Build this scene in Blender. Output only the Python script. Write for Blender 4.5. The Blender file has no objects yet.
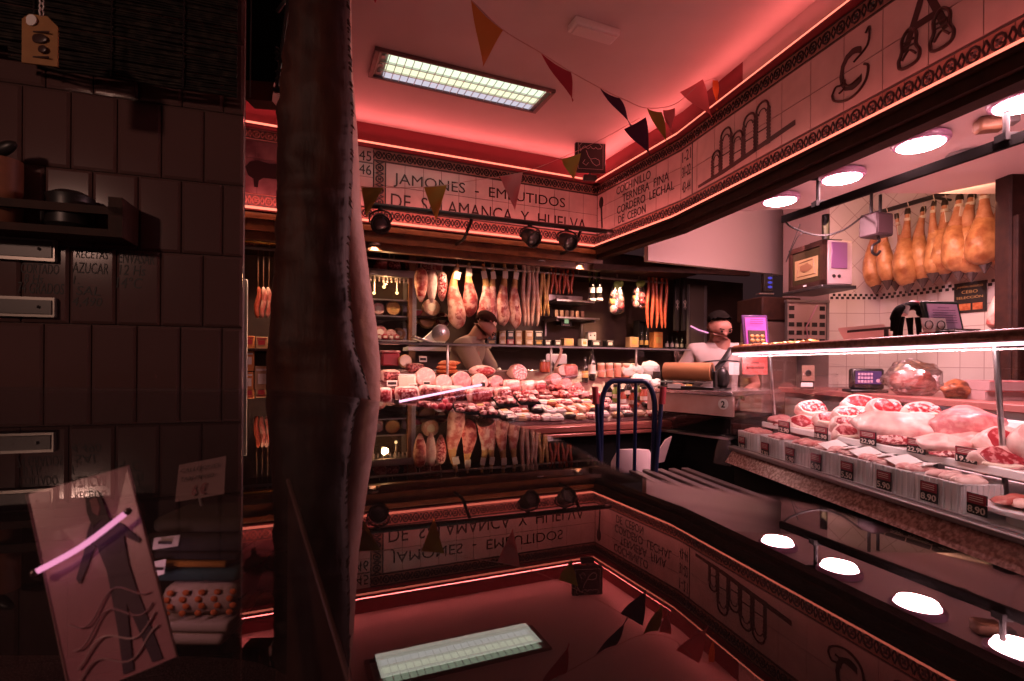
LG = dict(nu=5.2, nl=2.8, lamp=110., fl=1.6,  case=10.5, deli=13., sp=32., ham=5.5, cab=6., stall=9.5, slim=.05, work=9., dl=17., world=.05)
EXPO = .14
import bpy, bmesh, math, random
from mathutils import Vector, Matrix, noise
random.seed(7)
sc = bpy.context.scene
COL = sc.collection
V = Vector
PI = math.pi
H = 1.25            # camera height above the shop floor
F = 512.0           # focal length in pixels of a 1024 px wide frame (18 mm on 36 mm)
ROLL = 0.007
CX, CY = 512.0, 364.5
cr, sr = math.cos(ROLL), math.sin(ROLL)

def ray(px, py):
    a = (px - CX) / F; b = (CY - py) / F
    return V((a*cr - b*sr, 1.0, a*sr + b*cr))
def P(px, py, d):
    r = ray(px, py); return V((r.x*d, d, H + r.z*d))
def hit_line(px, py, A, e):
    """where the sight line meets the upright plane through the plan point A along the plan direction e"""
    r = ray(px, py)
    n = V((-e[1], e[0])); k = (n[0]*A[0] + n[1]*A[1]) / (n[0]*r.x + n[1])
    return V((r.x*k, k, H + r.z*k))
def hit_z(px, py, z):
    r = ray(px, py); k = (z - H) / r.z
    return V((r.x*k, k, z))

# ------------------------------------------------------------------ materials
def nd(nt, t, **kw):
    n = nt.nodes.new(t)
    for k, v in kw.items():
        if k in n.inputs: n.inputs[k].default_value = v
        else: setattr(n, k, v)
    return n
def c4(c): return (c[0], c[1], c[2], 1.0)
def hexc(r, g, b):
    f = lambda v: (v/255/12.92 if v/255 <= .04045 else ((v/255+.055)/1.055)**2.4)
    return (f(r), f(g), f(b))
def M(name, col, rough=.5, metal=0., var=None, bump=None, col2=None, spec=.5, trans=0., stretch=None, emit=None, est=0., sss=0.):
    """var=(scale, detail, low, high) mixes col and col2 by noise; bump=(scale, strength)"""
    m = bpy.data.materials.new(name); m.use_nodes = True
    nt = m.node_tree; b = nt.nodes['Principled BSDF']
    b.inputs['Base Color'].default_value = c4(col); b.inputs['Roughness'].default_value = rough
    b.inputs['Metallic'].default_value = metal; b.inputs['Specular IOR Level'].default_value = spec
    tc = nd(nt, 'ShaderNodeTexCoord'); src = tc.outputs['Object']
    if stretch:
        mp = nd(nt, 'ShaderNodeMapping'); mp.inputs['Scale'].default_value = stretch; nt.links.new(src, mp.inputs['Vector']); src = mp.outputs[0]
    if var:
        n = nd(nt, 'ShaderNodeTexNoise', Scale=var[0], Detail=var[1])
        r = nd(nt, 'ShaderNodeValToRGB')
        r.color_ramp.elements[0].position = var[2]; r.color_ramp.elements[1].position = var[3]
        r.color_ramp.elements[0].color = c4(col); r.color_ramp.elements[1].color = c4(col2 or tuple(x*.6 for x in col))
        nt.links.new(src, n.inputs['Vector']); nt.links.new(n.outputs['Fac'], r.inputs['Fac'])
        nt.links.new(r.outputs['Color'], b.inputs['Base Color'])
    if bump:
        n2 = nd(nt, 'ShaderNodeTexNoise', Scale=bump[0], Detail=4.)
        bp = nd(nt, 'ShaderNodeBump', Strength=bump[1], Distance=.01)
        nt.links.new(src, n2.inputs['Vector']); nt.links.new(n2.outputs['Fac'], bp.inputs['Height'])
        nt.links.new(bp.outputs['Normal'], b.inputs['Normal'])
    if sss:
        b.inputs['Subsurface Weight'].default_value = sss; b.inputs['Subsurface Radius'].default_value = (1., .7, .7); b.inputs['Subsurface Scale'].default_value = .05
    if emit:
        b.inputs['Emission Color'].default_value = c4(emit); b.inputs['Emission Strength'].default_value = est
    return m
def glassy(name, f0=.05, tint=(1, 1, 1), rough=0., power=5., dust=0.):
    m = bpy.data.materials.new(name); m.use_nodes = True
    nt = m.node_tree; nt.nodes.remove(nt.nodes['Principled BSDF'])
    out = nt.nodes['Material Output']
    lw = nd(nt, 'ShaderNodeLayerWeight', Blend=.5)
    # facing with blend .5 is 1-|cos|
    pw = nd(nt, 'ShaderNodeMath', operation='POWER'); pw.inputs[1].default_value = power
    ma = nd(nt, 'ShaderNodeMath', operation='MULTIPLY_ADD'); ma.inputs[1].default_value = 1-f0; ma.inputs[2].default_value = f0
    tr = nd(nt, 'ShaderNodeBsdfTransparent', Color=c4(tint)); gl = nd(nt, 'ShaderNodeBsdfGlossy', Roughness=rough)
    mx = nd(nt, 'ShaderNodeMixShader')
    L = nt.links.new
    L(lw.outputs['Facing'], pw.inputs[0]); L(pw.outputs[0], ma.inputs[0]); L(ma.outputs[0], mx.inputs[0])
    L(tr.outputs[0], mx.inputs[1]); L(gl.outputs[0], mx.inputs[2])
    last = mx
    if dust:
        tc = nd(nt, 'ShaderNodeTexCoord'); no = nd(nt, 'ShaderNodeTexNoise', Scale=2200., Detail=2.)
        rp = nd(nt, 'ShaderNodeValToRGB'); rp.color_ramp.elements[0].position = .5; rp.color_ramp.elements[1].position = .75
        rp.color_ramp.elements[1].color = (dust, dust, dust, 1)
        df = nd(nt, 'ShaderNodeBsdfDiffuse', Color=(.55, .45, .45, 1)); m2 = nd(nt, 'ShaderNodeMixShader')
        L(tc.outputs['Object'], no.inputs['Vector']); L(no.outputs['Fac'], rp.inputs['Fac']); L(rp.outputs['Color'], m2.inputs[0])
        L(mx.outputs[0], m2.inputs[1]); L(df.outputs[0], m2.inputs[2]); last = m2
    L(last.outputs[0], out.inputs['Surface'])
    return m
def emis(name, col, st):
    m = bpy.data.materials.new(name); m.use_nodes = True
    nt = m.node_tree; nt.nodes.remove(nt.nodes['Principled BSDF'])
    e = nd(nt, 'ShaderNodeEmission', Color=c4(col), Strength=st)
    nt.links.new(e.outputs[0], nt.nodes['Material Output'].inputs['Surface'])
    return m

# ------------------------------------------------------------------ mesh building
class MB:
    def __init__(s): s.bm = bmesh.new(); s.mi = 0
    def face(s, vs, mi=None):
        try:
            f = s.bm.faces.new(vs); f.material_index = s.mi if mi is None else mi; return f
        except ValueError: return None
    def box(s, c, size, rot=None, bev=0., segs=1):
        hx, hy, hz = size[0]/2, size[1]/2, size[2]/2
        R = rot or Matrix.Identity(3)
        if bev:
            t = bmesh.new(); bmesh.ops.create_cube(t, size=1.)
            for v in t.verts: v.co = V((v.co.x*size[0], v.co.y*size[1], v.co.z*size[2]))
            bmesh.ops.bevel(t, geom=t.edges[:], offset=bev, segments=segs, profile=.5, affect='EDGES')
            mp = {}
            for v in t.verts: mp[v.index] = s.bm.verts.new(V(c) + R @ v.co)
            t.verts.index_update()
            mp = [s_v for s_v in mp.values()]
            for f in t.faces: s.face([mp[v.index] for v in f.verts])
            t.free(); return s
        vs = [s.bm.verts.new(V(c) + R @ V((x*hx, y*hy, z*hz))) for x in (-1, 1) for y in (-1, 1) for z in (-1, 1)]
        for q in ((0,1,3,2), (4,6,7,5), (0,4,5,1), (2,3,7,6), (0,2,6,4), (1,5,7,3)): s.face([vs[i] for i in q])
        return s
    def sweep(s, pts, radii, seg=10, cap=True, closed=False, flat=1., up=V((0, 0, 1)), dome=0):
        pts = [V(p) for p in pts]; n = len(pts)
        if not hasattr(radii, '__len__'): radii = [radii]*n
        rings = []; prev = None
        for i, p in enumerate(pts):
            if closed: t = pts[(i+1) % n] - pts[i-1]
            else: t = pts[min(i+1, n-1)] - pts[max(i-1, 0)]
            t.normalize()
            if prev is None:
                a = up.cross(t)
                if a.length < .05: a = V((1, 0, 0)).cross(t)
                if a.length < .05: a = V((0, 1, 0)).cross(t)
            else: a = prev - t*prev.dot(t)
            a.normalize(); prev = a; b = t.cross(a)
            r = radii[i]; rx, ry = (r if hasattr(r, '__len__') else (r, r*flat))
            rings.append([s.bm.verts.new(p + a*math.cos(2*PI*k/seg)*rx + b*math.sin(2*PI*k/seg)*ry) for k in range(seg)])
        m = n if closed else n-1
        for i in range(m):
            A, B = rings[i], rings[(i+1) % n]
            for k in range(seg): s.face([A[k], A[(k+1) % seg], B[(k+1) % seg], B[k]])
        if cap and not closed: s.face(rings[0][::-1]); s.face(rings[-1])
        return s
    def tube(s, pts, r, seg=8, closed=False): return s.sweep(pts, r, seg, closed=closed)
    def lathe(s, prof, c=(0, 0, 0), seg=20, rot=None, sx=1., sy=1.):
        R = rot or Matrix.Identity(3); c = V(c)
        rings = []
        for r, z in prof:
            rings.append([s.bm.verts.new(c + R @ V((math.cos(2*PI*k/seg)*max(r, 1e-4)*sx, math.sin(2*PI*k/seg)*max(r, 1e-4)*sy, z))) for k in range(seg)])
        for A, B in zip(rings, rings[1:]):
            for k in range(seg): s.face([A[k], A[(k+1) % seg], B[(k+1) % seg], B[k]])
        s.face(rings[0][::-1]); s.face(rings[-1]); return s
    def ell(s, c, r, rot=None, seg=14, rings=9, amp=0., sc_=6., seed=0.):
        R = rot or Matrix.Identity(3); c = V(c)
        rr = []
        for i in range(1, rings):
            th = PI*i/rings; row = []
            for k in range(seg):
                ph = 2*PI*k/seg
                n = V((math.sin(th)*math.cos(ph), math.sin(th)*math.sin(ph), math.cos(th)))
                p = V((n.x*r[0], n.y*r[1], n.z*r[2]))
                if amp: p *= 1 + amp*noise.noise(n*sc_*.3 + V((seed, seed*1.7, 3.1)))
                row.append(s.bm.verts.new(c + R @ p))
            rr.append(row)
        t = s.bm.verts.new(c + R @ V((0, 0, r[2]))); b = s.bm.verts.new(c + R @ V((0, 0, -r[2])))
        for k in range(seg):
            s.face([t, rr[0][k], rr[0][(k+1) % seg]]); s.face([b, rr[-1][(k+1) % seg], rr[-1][k]])
        for A, B in zip(rr, rr[1:]):
            for k in range(seg): s.face([A[k], B[k], B[(k+1) % seg], A[(k+1) % seg]])
        return s
    def prism(s, out, th, mat=None):
        """outline of (x, y) pairs in the plane z=0 of the matrix, thickness th along +z"""
        Mx = mat or Matrix.Identity(4)
        A = [s.bm.verts.new(Mx @ V((x, y, 0))) for x, y in out]; B = [s.bm.verts.new(Mx @ V((x, y, th))) for x, y in out]
        s.face(A[::-1]); s.face(B); n = len(out)
        for i in range(n): s.face([A[i], A[(i+1) % n], B[(i+1) % n], B[i]])
        return s
    def quad(s, a, b, c, d): s.face([s.bm.verts.new(V(p)) for p in (a, b, c, d)]); return s
    def slab(s, pts, th, d=V((0, 0, 1))):
        A = [s.bm.verts.new(V(p)) for p in pts]; B = [s.bm.verts.new(V(p) + d*th) for p in pts]
        s.face(A[::-1]); s.face(B); n = len(pts)
        for i in range(n): s.face([A[i], A[(i+1) % n], B[(i+1) % n], B[i]])
        return s
    def text(s, body, w, h, mat, depth=.002, shear=0., bold=0.):
        me = text_mesh(body, w, h, depth, shear, bold)
        n0 = len(s.bm.verts); s.bm.from_mesh(me)
        s.bm.verts.ensure_lookup_table()
        for v in s.bm.verts[n0:]: v.co = mat @ v.co
        bpy.data.meshes.remove(me); return s
    def jit(s, amp, scale, seed=0.):
        for v in s.bm.verts:
            d = noise.noise_vector(v.co*scale + V((seed, seed, seed))); v.co += d*amp
        return s
_tmp = {}
def text_mesh(body, w, h, depth, shear, bold):
    cu = bpy.data.curves.new('lettering', 'FONT'); cu.body = body; cu.extrude = .02; cu.shear = shear; cu.offset = bold; cu.resolution_u = 3
    o = bpy.data.objects.new('lettering', cu); COL.objects.link(o)
    bpy.context.view_layer.update()
    me = bpy.data.meshes.new_from_object(o.evaluated_get(bpy.context.evaluated_depsgraph_get()))
    bpy.data.objects.remove(o); bpy.data.curves.remove(cu)
    xs = [v.co.x for v in me.vertices]; ys = [v.co.y for v in me.vertices]
    x0, x1, y0, y1 = min(xs), max(xs), min(ys), max(ys)
    for v in me.vertices:
        v.co = V(((v.co.x-x0)/(x1-x0)*w, (v.co.y-y0)/(y1-y0)*h, (v.co.z+.02)/.04*depth))
    return me
def link(name, mb, mat, parent=None, loc=(0, 0, 0), rz=0., smooth=True, ang=40):
    bmesh.ops.recalc_face_normals(mb.bm, faces=mb.bm.faces[:])
    me = bpy.data.meshes.new(name); mb.bm.to_mesh(me); mb.bm.free()
    for m in (mat if isinstance(mat, (list, tuple)) else [mat]): me.materials.append(m)
    if smooth:
        for p in me.polygons: p.use_smooth = True
        me.set_sharp_from_angle(angle=math.radians(ang))
    o = bpy.data.objects.new(name, me); COL.objects.link(o)
    o.location = loc; o.rotation_euler = (0, 0, rz)
    if parent: o.parent = parent
    return o
def tag(o, label, cat, group=None, kind=None):
    o['label'] = label; o['category'] = cat
    if group: o['group'] = group
    if kind: o['kind'] = kind
    return o
def thing(name, label, cat, loc=(0, 0, 0), rz=0., group=None):
    o = bpy.data.objects.new(name, None); COL.objects.link(o); o.empty_display_size = .1
    o.location = loc; o.rotation_euler = (0, 0, rz)
    return tag(o, label, cat, group)
def struct(name, mb, mat, parent=None, smooth=False, label=None):
    o = link(name, mb, mat, parent, smooth=smooth)
    if not parent:
        o['kind'] = 'structure'; o['label'] = label or name.replace('_', ' '); o['category'] = 'room'
    return o
def dup(root, loc, rz, label, group=None):
    r = root.copy(); COL.objects.link(r); r.location = loc; r.rotation_euler = (0, 0, rz); r['label'] = label
    if group: r['group'] = group
    for ch in list(root.children):
        c = ch.copy(); COL.objects.link(c); c.parent = r
        for g in ch.children:
            d = g.copy(); COL.objects.link(d); d.parent = c
    return r
ORD = ['first', 'second', 'third', 'fourth', 'fifth', 'sixth', 'seventh', 'eighth', 'ninth', 'tenth', 'eleventh', 'twelfth', 'thirteenth', 'fourteenth', 'fifteenth', 'sixteenth', 'seventeenth', 'eighteenth', 'nineteenth', 'twentieth']
def frame(o, x, y):
    """4x4 with origin o, local x and y as given, z = x cross y"""
    x = V(x).normalized(); y = V(y).normalized(); z = x.cross(y)
    m = Matrix((x, y, z)).transposed().to_4x4(); m.translation = V(o); return m
def rotz(a): return Matrix.Rotation(a, 3, 'Z')

# ------------------------------------------------------------------ plan of the shop
C = V((.81, 4.92))                      # corner of the two sign walls
U = V((.9209, .3898)); W = V((-.3898, .9209))     # along the back wall, and away from the viewer
RZB = math.atan2(U.y, U.x)
E1 = V((.405, -.9143)); K = C + E1*1.153  # right fascia, first stretch
E2 = V((.2498, -.9683))                 # second stretch
def B(s, o, z): q = C + U*s + W*o; return V((q.x, q.y, H + z))
def BK(px, py, o):
    p = hit_line(px, py, C + W*o, U); q = V((p.x, p.y)) - C
    return q.dot(U), p.z - H
U3 = V((U.x, U.y, 0)); W3 = V((W.x, W.y, 0)); Z3 = V((0, 0, 1))
E13 = V((E1.x, E1.y, 0)); E23 = V((E2.x, E2.y, 0))
RB = rotz(RZB)
Z_CEIL = 1.92; Z_NU = 1.75; Z_NL = 1.125

# ------------------------------------------------------------------ palette
m_plaster = M('ceiling plaster', (.62, .5, .5), .8, var=(3., 3., .3, .8), col2=(.55, .44, .44))
m_darkred = M('dark red paint', (.22, .035, .045), .7)
m_tile = M('cream sign tile', (.62, .52, .49), .22, var=(9., 2., .35, .75), col2=(.52, .43, .41))
m_grout = M('grout', (.16, .12, .11), .9)
m_ink = M('black glaze lettering', (.022, .016, .016), .35)
m_glaze = M('brown glaze lettering', (.045, .02, .018), .35)
m_frieze = M('frieze tile', (.36, .2, .16), .25)
m_wood = M('brown varnished wood', (.19, .075, .035), .35, var=(14., 5., .3, .7), col2=(.09, .035, .02))
m_darkwood = M('dark wood', (.04, .016, .011), .6, var=(20., 4., .3, .7), col2=(.022, .01, .008), spec=.15)
m_black = M('black paint', (.014, .012, .012), .4)
m_blackmat = M('matt black', (.01, .009, .009), .9, spec=.08)
m_steel = M('brushed steel', (.55, .52, .52), .28, 1.)
m_greysteel = M('grey metal', (.32, .29, .29), .4, .8)
m_white = M('white plastic', (.75, .72, .71), .35)
m_paper = M('white paper', (.78, .74, .72), .7)
m_floor = M('speckled terrazzo', (.055, .035, .035), .35, var=(160., 3., .42, .62), col2=(.2, .15, .15))
m_wtile = M('white wall tile', (.72, .66, .64), .2)
m_glass = glassy('clear glass', .035)
m_neon = emis('red neon glow', (1., .2, .13), 1.9)
def fbox(mb, Mx, x0, x1, y0, y1, z0, z1):
    vs = [mb.bm.verts.new(Mx @ V((x, y, z))) for x in (x0, x1) for y in (y0, y1) for z in (z0, z1)]
    for q in ((0,1,3,2), (4,6,7,5), (0,4,5,1), (2,3,7,6), (0,2,6,4), (1,5,7,3)): mb.face([vs[i] for i in q])
MB.fbox = lambda s, *a: (fbox(s, *a), s)[1]
def grid_mat(name, size, rot=0., gap=.012):
    m = M(name, (.7, .64, .62), .18); nt = m.node_tree; b = nt.nodes['Principled BSDF']
    tc = nd(nt, 'ShaderNodeTexCoord'); mp = nd(nt, 'ShaderNodeMapping'); mp.inputs['Rotation'].default_value = (0, 0, rot)
    br = nd(nt, 'ShaderNodeTexBrick', offset=0., squash=1.)
    br.inputs['Color1'].default_value = (.72, .66, .63, 1); br.inputs['Color2'].default_value = (.66, .6, .58, 1)
    br.inputs['Mortar'].default_value = (.42, .32, .31, 1); br.inputs['Scale'].default_value = 1.
    br.inputs['Mortar Size'].default_value = gap*size*1.3; br.inputs['Brick Width'].default_value = size; br.inputs['Row Height'].default_value = size
    br.inputs['Bias'].default_value = 0.
    nt.links.new(tc.outputs['Object'], mp.inputs['Vector']); nt.links.new(mp.outputs[0], br.inputs['Vector']); nt.links.new(br.outputs['Color'], b.inputs['Base Color'])
    return m
m_grid = grid_mat('square white wall tiles', .15); m_diag = grid_mat('diagonal white wall tiles', .15, PI/4)

# ------------------------------------------------------------------ room shell
struct('floor', MB().slab([(-5, -3, 0), (6, -3, 0), (6, 8, 0), (-5, 8, 0)], -.05), m_floor)
struct('ceiling', MB().slab([(-5, -3, H+Z_CEIL), (6, -3, H+Z_CEIL), (6, 8, H+Z_CEIL), (-5, 8, H+Z_CEIL)], .05), m_plaster)
FB = frame((C.x, C.y, H), U3, Z3); FE1 = frame((C.x, C.y, H), E13, Z3); FE2 = frame((K.x, K.y, H), E23, Z3)
struct('wall_back', MB().fbox(FB, -4.2, .05, 1.1, Z_CEIL, -.12, 0), m_darkred, label='dark red upper wall above the hanging hams')
w = struct('wall_fascia', MB().fbox(FE1, -.02, 1.17, 1.1, Z_CEIL, -.1, 0), m_darkred, label='upper fascia above the butcher counter')
mb = MB(); mb.fbox(FE2, 0, .66, 1.1, Z_CEIL, -.1, 0); struct('wall_fascia_bend', mb, m_darkred, label='dark red stretch of the fascia by its bend')
struct('wall_fascia_near', MB().fbox(FE2, .66, 5.2, 1.1, Z_CEIL, -.1, 0), m_plaster, label='near stretch of the fascia above the butcher counter')
m_recess = M('dark brown recess', (.1, .05, .036), .6, var=(3., 3., .3, .7), col2=(.05, .024, .018))
struct('wall_recess', MB().slab([B(-4.5, .85, -H), B(2.8, .85, -H), B(2.8, .85, 1.1), B(-4.5, .85, 1.1)], .1, W3), m_recess, label='dark brown wall behind the hanging hams')
struct('trim_1', MB().slab([B(-4.2, -.02, .95), B(1.2, -.02, .95), B(1.2, .85, .95), B(-4.2, .85, .95)], .14), m_darkwood, label='dark ceiling of the recess above the hams')
# varnished cornice over the hams: stepped profile
mb = MB()
for a, b, o in ((.90, .96, -.04), (.96, 1.04, -.07), (1.04, 1.075, -.1), (1.075, 1.09, -.07)):
    mb.fbox(FB, -4.2, .02, a, b, -.02, -o)
struct('trim_2', mb, m_wood, label='varnished brown wooden cornice above the hams')
mb = MB()
for Fx, L in ((FE1, 1.16), (FE2, 5.2)):
    for a, b, z in ((1.0, 1.035, .05), (1.035, 1.09, .08), (1.09, 1.105, .1)): mb.fbox(Fx, -.02, L, a, b, -.03, z)
struct('trim_3', mb, m_darkwood, label='dark beam under the right fascia')
mb = MB(); mb.fbox(FB, -4.2, 0, 1.725, 1.735, 0, .06); mb.fbox(FB, -4.2, 0, 1.10, 1.11, 0, .09); struct('trim_4', mb, m_darkred, label='red ledges behind the neon tubes on the back wall')
mb = MB()
for Fx, L in ((FE1, 1.16), (FE2, 5.2)): mb.fbox(Fx, 0, L, 1.725, 1.735, 0, .06); mb.fbox(Fx, 0, L, 1.105, 1.112, 0, .09)
struct('trim_5', mb, m_darkred, label='red ledges behind the neon tubes on the fascia')
# butcher's side: soffit, bulkhead, walls
zs = H + 1.08
m_soffit = M('pink white soffit', (.82, .68, .67), .5)
q0 = K + E1*-.25; q1 = K + E2*4.8
struct('ceiling_soffit', MB().slab([(q1.x+.05, q1.y, zs), (4.2, q1.y, zs), (4.2, 3.18, zs), (2.25, 3.18, zs), (2.08, 3.48, zs), (1.42, 3.6, zs), (K.x+.06, K.y-.1, zs)], .06), m_soffit, label='white soffit over the butcher counter')
struct('wall_bulkhead', MB().slab([B(.26, -.44, .945), B(1.97, -.44, .945), B(1.97, -.44, 1.9), B(.26, -.44, 1.9)], .06, W3), M('pale bulkhead paint', (.85, .72, .7), .6), label='pale bulkhead panel above the dark doorway')
mb = MB(); mb.slab([B(-.1, -.1, .9), B(1.5, -.44, .9), B(1.5, -.40, .9), B(-.1, -.04, .9)], .05); struct('trim_6', mb, m_darkwood, label='dark lintel under the pale bulkhead')
a = P(783, 300, 4.75); b = P(829, 300, 4.3)
struct('wall_service', MB().slab([(a.x, a.y, 0), (b.x, b.y, 0), (b.x, b.y, H+1.9), (a.x, a.y, H+1.9)], .05, V((.4, .9, 0))), M('dull mauve wall', (.36, .27, .27), .6), label='mauve wall behind the television')
def wallpanel(name, x0, x1, z0, z1, Mx, mat, lab):
    mb = MB(); fbox(mb, Matrix.Identity(4), x0, x1, z0, z1, -.06, 0); o = struct(name, mb, mat, label=lab); o.matrix_world = Mx; return o
CT = V((3.085, 4.3)); DR = (V((3.42, 3.2))-CT).normalized()
FT1 = frame((b.x, b.y, H), (1, 0, 0), Z3); L1 = CT.x - b.x
FT2 = frame((CT.x, CT.y, H), (DR.x, DR.y, 0), Z3)
wallpanel('wall_tiled', 0, L1, .62, 1.9, FT1, m_diag, 'white diagonal wall tiles beside the television')
wallpanel('wall_tiled_low', 0, L1, -H, .56, FT1, m_grid, 'square white wall tiles below the dark tile band')
wallpanel('wall_right', 0, 1.6, .62, 1.9, FT2, m_diag, 'white tiled wall behind the golden hams')
wallpanel('wall_right_low', 0, 1.6, -H, .56, FT2, m_grid, 'white tiled wall under the golden hams')
mb = MB(); mb.fbox(FT1, 0, L1, .56, .62, -.05, .004); mb.fbox(FT2, 0, 1.6, .56, .62, -.05, .004); st = struct('trim_7', mb, m_wtile, label='tile band across the white wall')
mb = MB()
for Fx, L in ((FT1, L1), (FT2, 1.6)):
    k = .02
    while k < L-.02:
        mb.fbox(Fx, k-.012, k+.012, .567, .588, .004, .006); mb.fbox(Fx, k+.008, k+.03, .592, .613, .004, .006); k += .045
struct('tile_motif', mb, m_ink, st)
# dark steel door frame at the right edge
p = P(1003, 300, 2.9); q = P(1014, 300, 2.85)
mb = MB(); mb.box((p.x+.04, p.y, H+.35), (.1, .1, 2.9), bev=.01); mb.box((p.x+.02, p.y-.06, H-.2), (.03, .03, 2.1), bev=.006)
mb.box((p.x+1.0, p.y, H+.93), (1.9, .08, .1), bev=.01)
struct('door_1', mb, m_darkwood, label='dark door frame at the right of the hams')
mb = MB(); mb.box((p.x+.7, p.y+.1, H+.1), (1.2, .03, 2.7)); struct('wall_end', mb, M('grey pink wall', (.34, .27, .27), .5), label='grey wall right of the dark door frame')

def catmull(pts, n=8):
    out = []; P_ = [pts[0]]+list(pts)+[pts[-1]]
    for i in range(1, len(P_)-2):
        for k in range(n):
            t = k/n; a, b, c, d = P_[i-1], P_[i], P_[i+1], P_[i+2]
            out.append(.5*((2*b)+(c-a)*t+(2*a-5*b+4*c-d)*t*t+(3*b-a-3*c+d)*t*t*t))
    out.append(pts[-1]); return out
# ------------------------------------------------------------------ tiled signs
def tiles(mb, Fx, x0, x1, y0, y1, nx, ny, z=.012, g=.0022):
    for i in range(nx):
        for j in range(ny):
            a0 = x0+(x1-x0)*i/nx; a1 = x0+(x1-x0)*(i+1)/nx; b0 = y0+(y1-y0)*j/ny; b1 = y0+(y1-y0)*(j+1)/ny
            fbox(mb, Fx, a0+g, a1-g, b0+g, b1-g, 0, z)
def frieze(mb, Fx, x0, x1, y0, y1, z=.013, vert=False):
    """scroll border: rings with a lozenge and two leaves in every tile"""
    L = (y1-y0) if vert else (x1-x0); n = max(1, round(L/.083)); h = (x1-x0) if vert else (y1-y0)
    for i in range(n):
        cc = (i+.5)*L/n
        def pt(a, b): # a along, b across (-.5..+.5)
            return Fx @ (V((x0+h/2+b*h, y0+cc+a, z)) if vert else V((x0+cc+a, y0+h/2+b*h, z)))
        st = L/n
        mb.tube([pt(.27*st*math.cos(t*PI/5), .29*math.sin(t*PI/5)) for t in range(10)], .0062, 4, True)
        mb.tube([pt(-.5*st, -.3), pt(-.36*st, 0), pt(-.5*st, .3)], .005, 4)
        mb.tube([pt(.5*st, -.3), pt(.36*st, 0), pt(.5*st, .3)], .005, 4)
        mb.tube([pt(-.1*st, -.12), pt(.1*st, .12)], .006, 4); mb.tube([pt(.1*st, -.12), pt(-.1*st, .12)], .006, 4)
        mb.tube([pt(-.5*st, .46), pt(.5*st, .46)], .0035, 4); mb.tube([pt(-.5*st, -.46), pt(.5*st, -.46)], .0035, 4)
def TX(mb, Fx, body, x0, x1, y0, y1, z=.0135, shear=0., bold=.0):
    mb.text(body, x1-x0, y1-y0, Fx @ Matrix.Translation((x0, y0, z)), .0015, shear, bold)

Y0, Y1 = 1.25, 1.62      # the lettered field; friezes fill 1.145-1.245 and 1.625-1.72
# back sign
t = thing('tile_sign', 'cream tile sign reading JAMONES - EMBUTIDOS DE SALAMANCA Y HUELVA above the hanging hams', 'sign', (C.x, C.y, H+1.1), 0)
def part(name, mb, mat, par): 
    o = link(name, mb, mat); o.parent = par; o.matrix_parent_inverse = Matrix.Translation(-par.location) if par.rotation_euler.z == 0 else (Matrix.Translation(par.location) @ par.rotation_euler.to_matrix().to_4x4()).inverted(); return o
mb = MB(); fbox(mb, FB, -2.3, -.003, 1.14, 1.722, .0, .008); part('grout_bed', mb, m_grout, t)
mb = MB(); tiles(mb, FB, -2.0, -.01, Y0, Y1, 13, 2); part('field_tiles', mb, m_tile, t)
mb = MB(); tiles(mb, FB, -2.2, -.01, 1.145, 1.245, 21, 1); tiles(mb, FB, -2.1, -.01, 1.625, 1.72, 21, 1); tiles(mb, FB, -2.1, -2.0, Y0, Y1, 1, 4); part('frieze', mb, m_frieze, t)
mb = MB(); frieze(mb, FB, -2.2, -.01, 1.145, 1.245); frieze(mb, FB, -2.1, -.01, 1.625, 1.72); frieze(mb, FB, -2.1, -2.0, Y0, Y1, vert=True); part('frieze_motif', mb, m_ink, t)
mb = MB(); tiles(mb, FB, -2.3, -2.1, Y0, Y1+.1, 1, 4); part('number_tiles', mb, m_tile, t)
mb = MB(); TX(mb, FB, '45', -2.21, -2.115, 1.61, 1.69); TX(mb, FB, '46', -2.21, -2.115, 1.5, 1.58)
mb.fbox(FB, -2.22, -2.105, 1.592, 1.598, .012, .0135); part('numbers', mb, m_ink, t)
mb = MB(); TX(mb, FB, 'JAMONES  -  EMBUTIDOS', -1.94, -.36, 1.435, 1.55); TX(mb, FB, 'DE  SALAMANCA  Y  HUELVA', -1.96, -.13, 1.265, 1.38); part('lettering', mb, m_glaze, t)
# bull picture left of it
t = thing('tile_picture', 'dark painted tile picture of a bull on the back wall beside the brown hanging hide', 'tile picture', B(-2.75, 0, 1.1), 0)
mb = MB(); fbox(mb, FB, -3.4, -2.31, 1.14, 1.722, 0, .008); part('grout_bed', mb, m_grout, t)
mb = MB(); tiles(mb, FB, -3.4, -2.31, 1.245, 1.63, 7, 3); part('field_tiles', mb, M('smoky painted tile', (.1, .05, .06), .3, var=(6., 3., .3, .7), col2=(.3, .2, .2)), t)
mb = MB(); frieze(mb, FB, -3.4, -2.31, 1.145, 1.245, z=.011); frieze(mb, FB, -3.4, -2.31, 1.64, 1.72, z=.011); part('frieze_motif', mb, m_frieze, t)
bull = [(-.16, .10), (-.18, .16), (-.15, .2), (-.1, .22), (-.02, .205), (.06, .215), (.12, .25), (.15, .285), (.16, .25), (.19, .24), (.2, .19), (.17, .17), (.14, .15), (.13, .1), (.125, .02), (.1, .02), (.095, .09), (.05, .1), (-.06, .095), (-.09, .07), (-.095, .02), (-.12, .02), (-.125, .08)]
mb = MB(); mb.prism([(x-2.83, y+1.27) for x, y in bull], .002, FB @ Matrix.Translation((0, 0, .013))); part('painted_bull', mb, m_ink, t)
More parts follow.
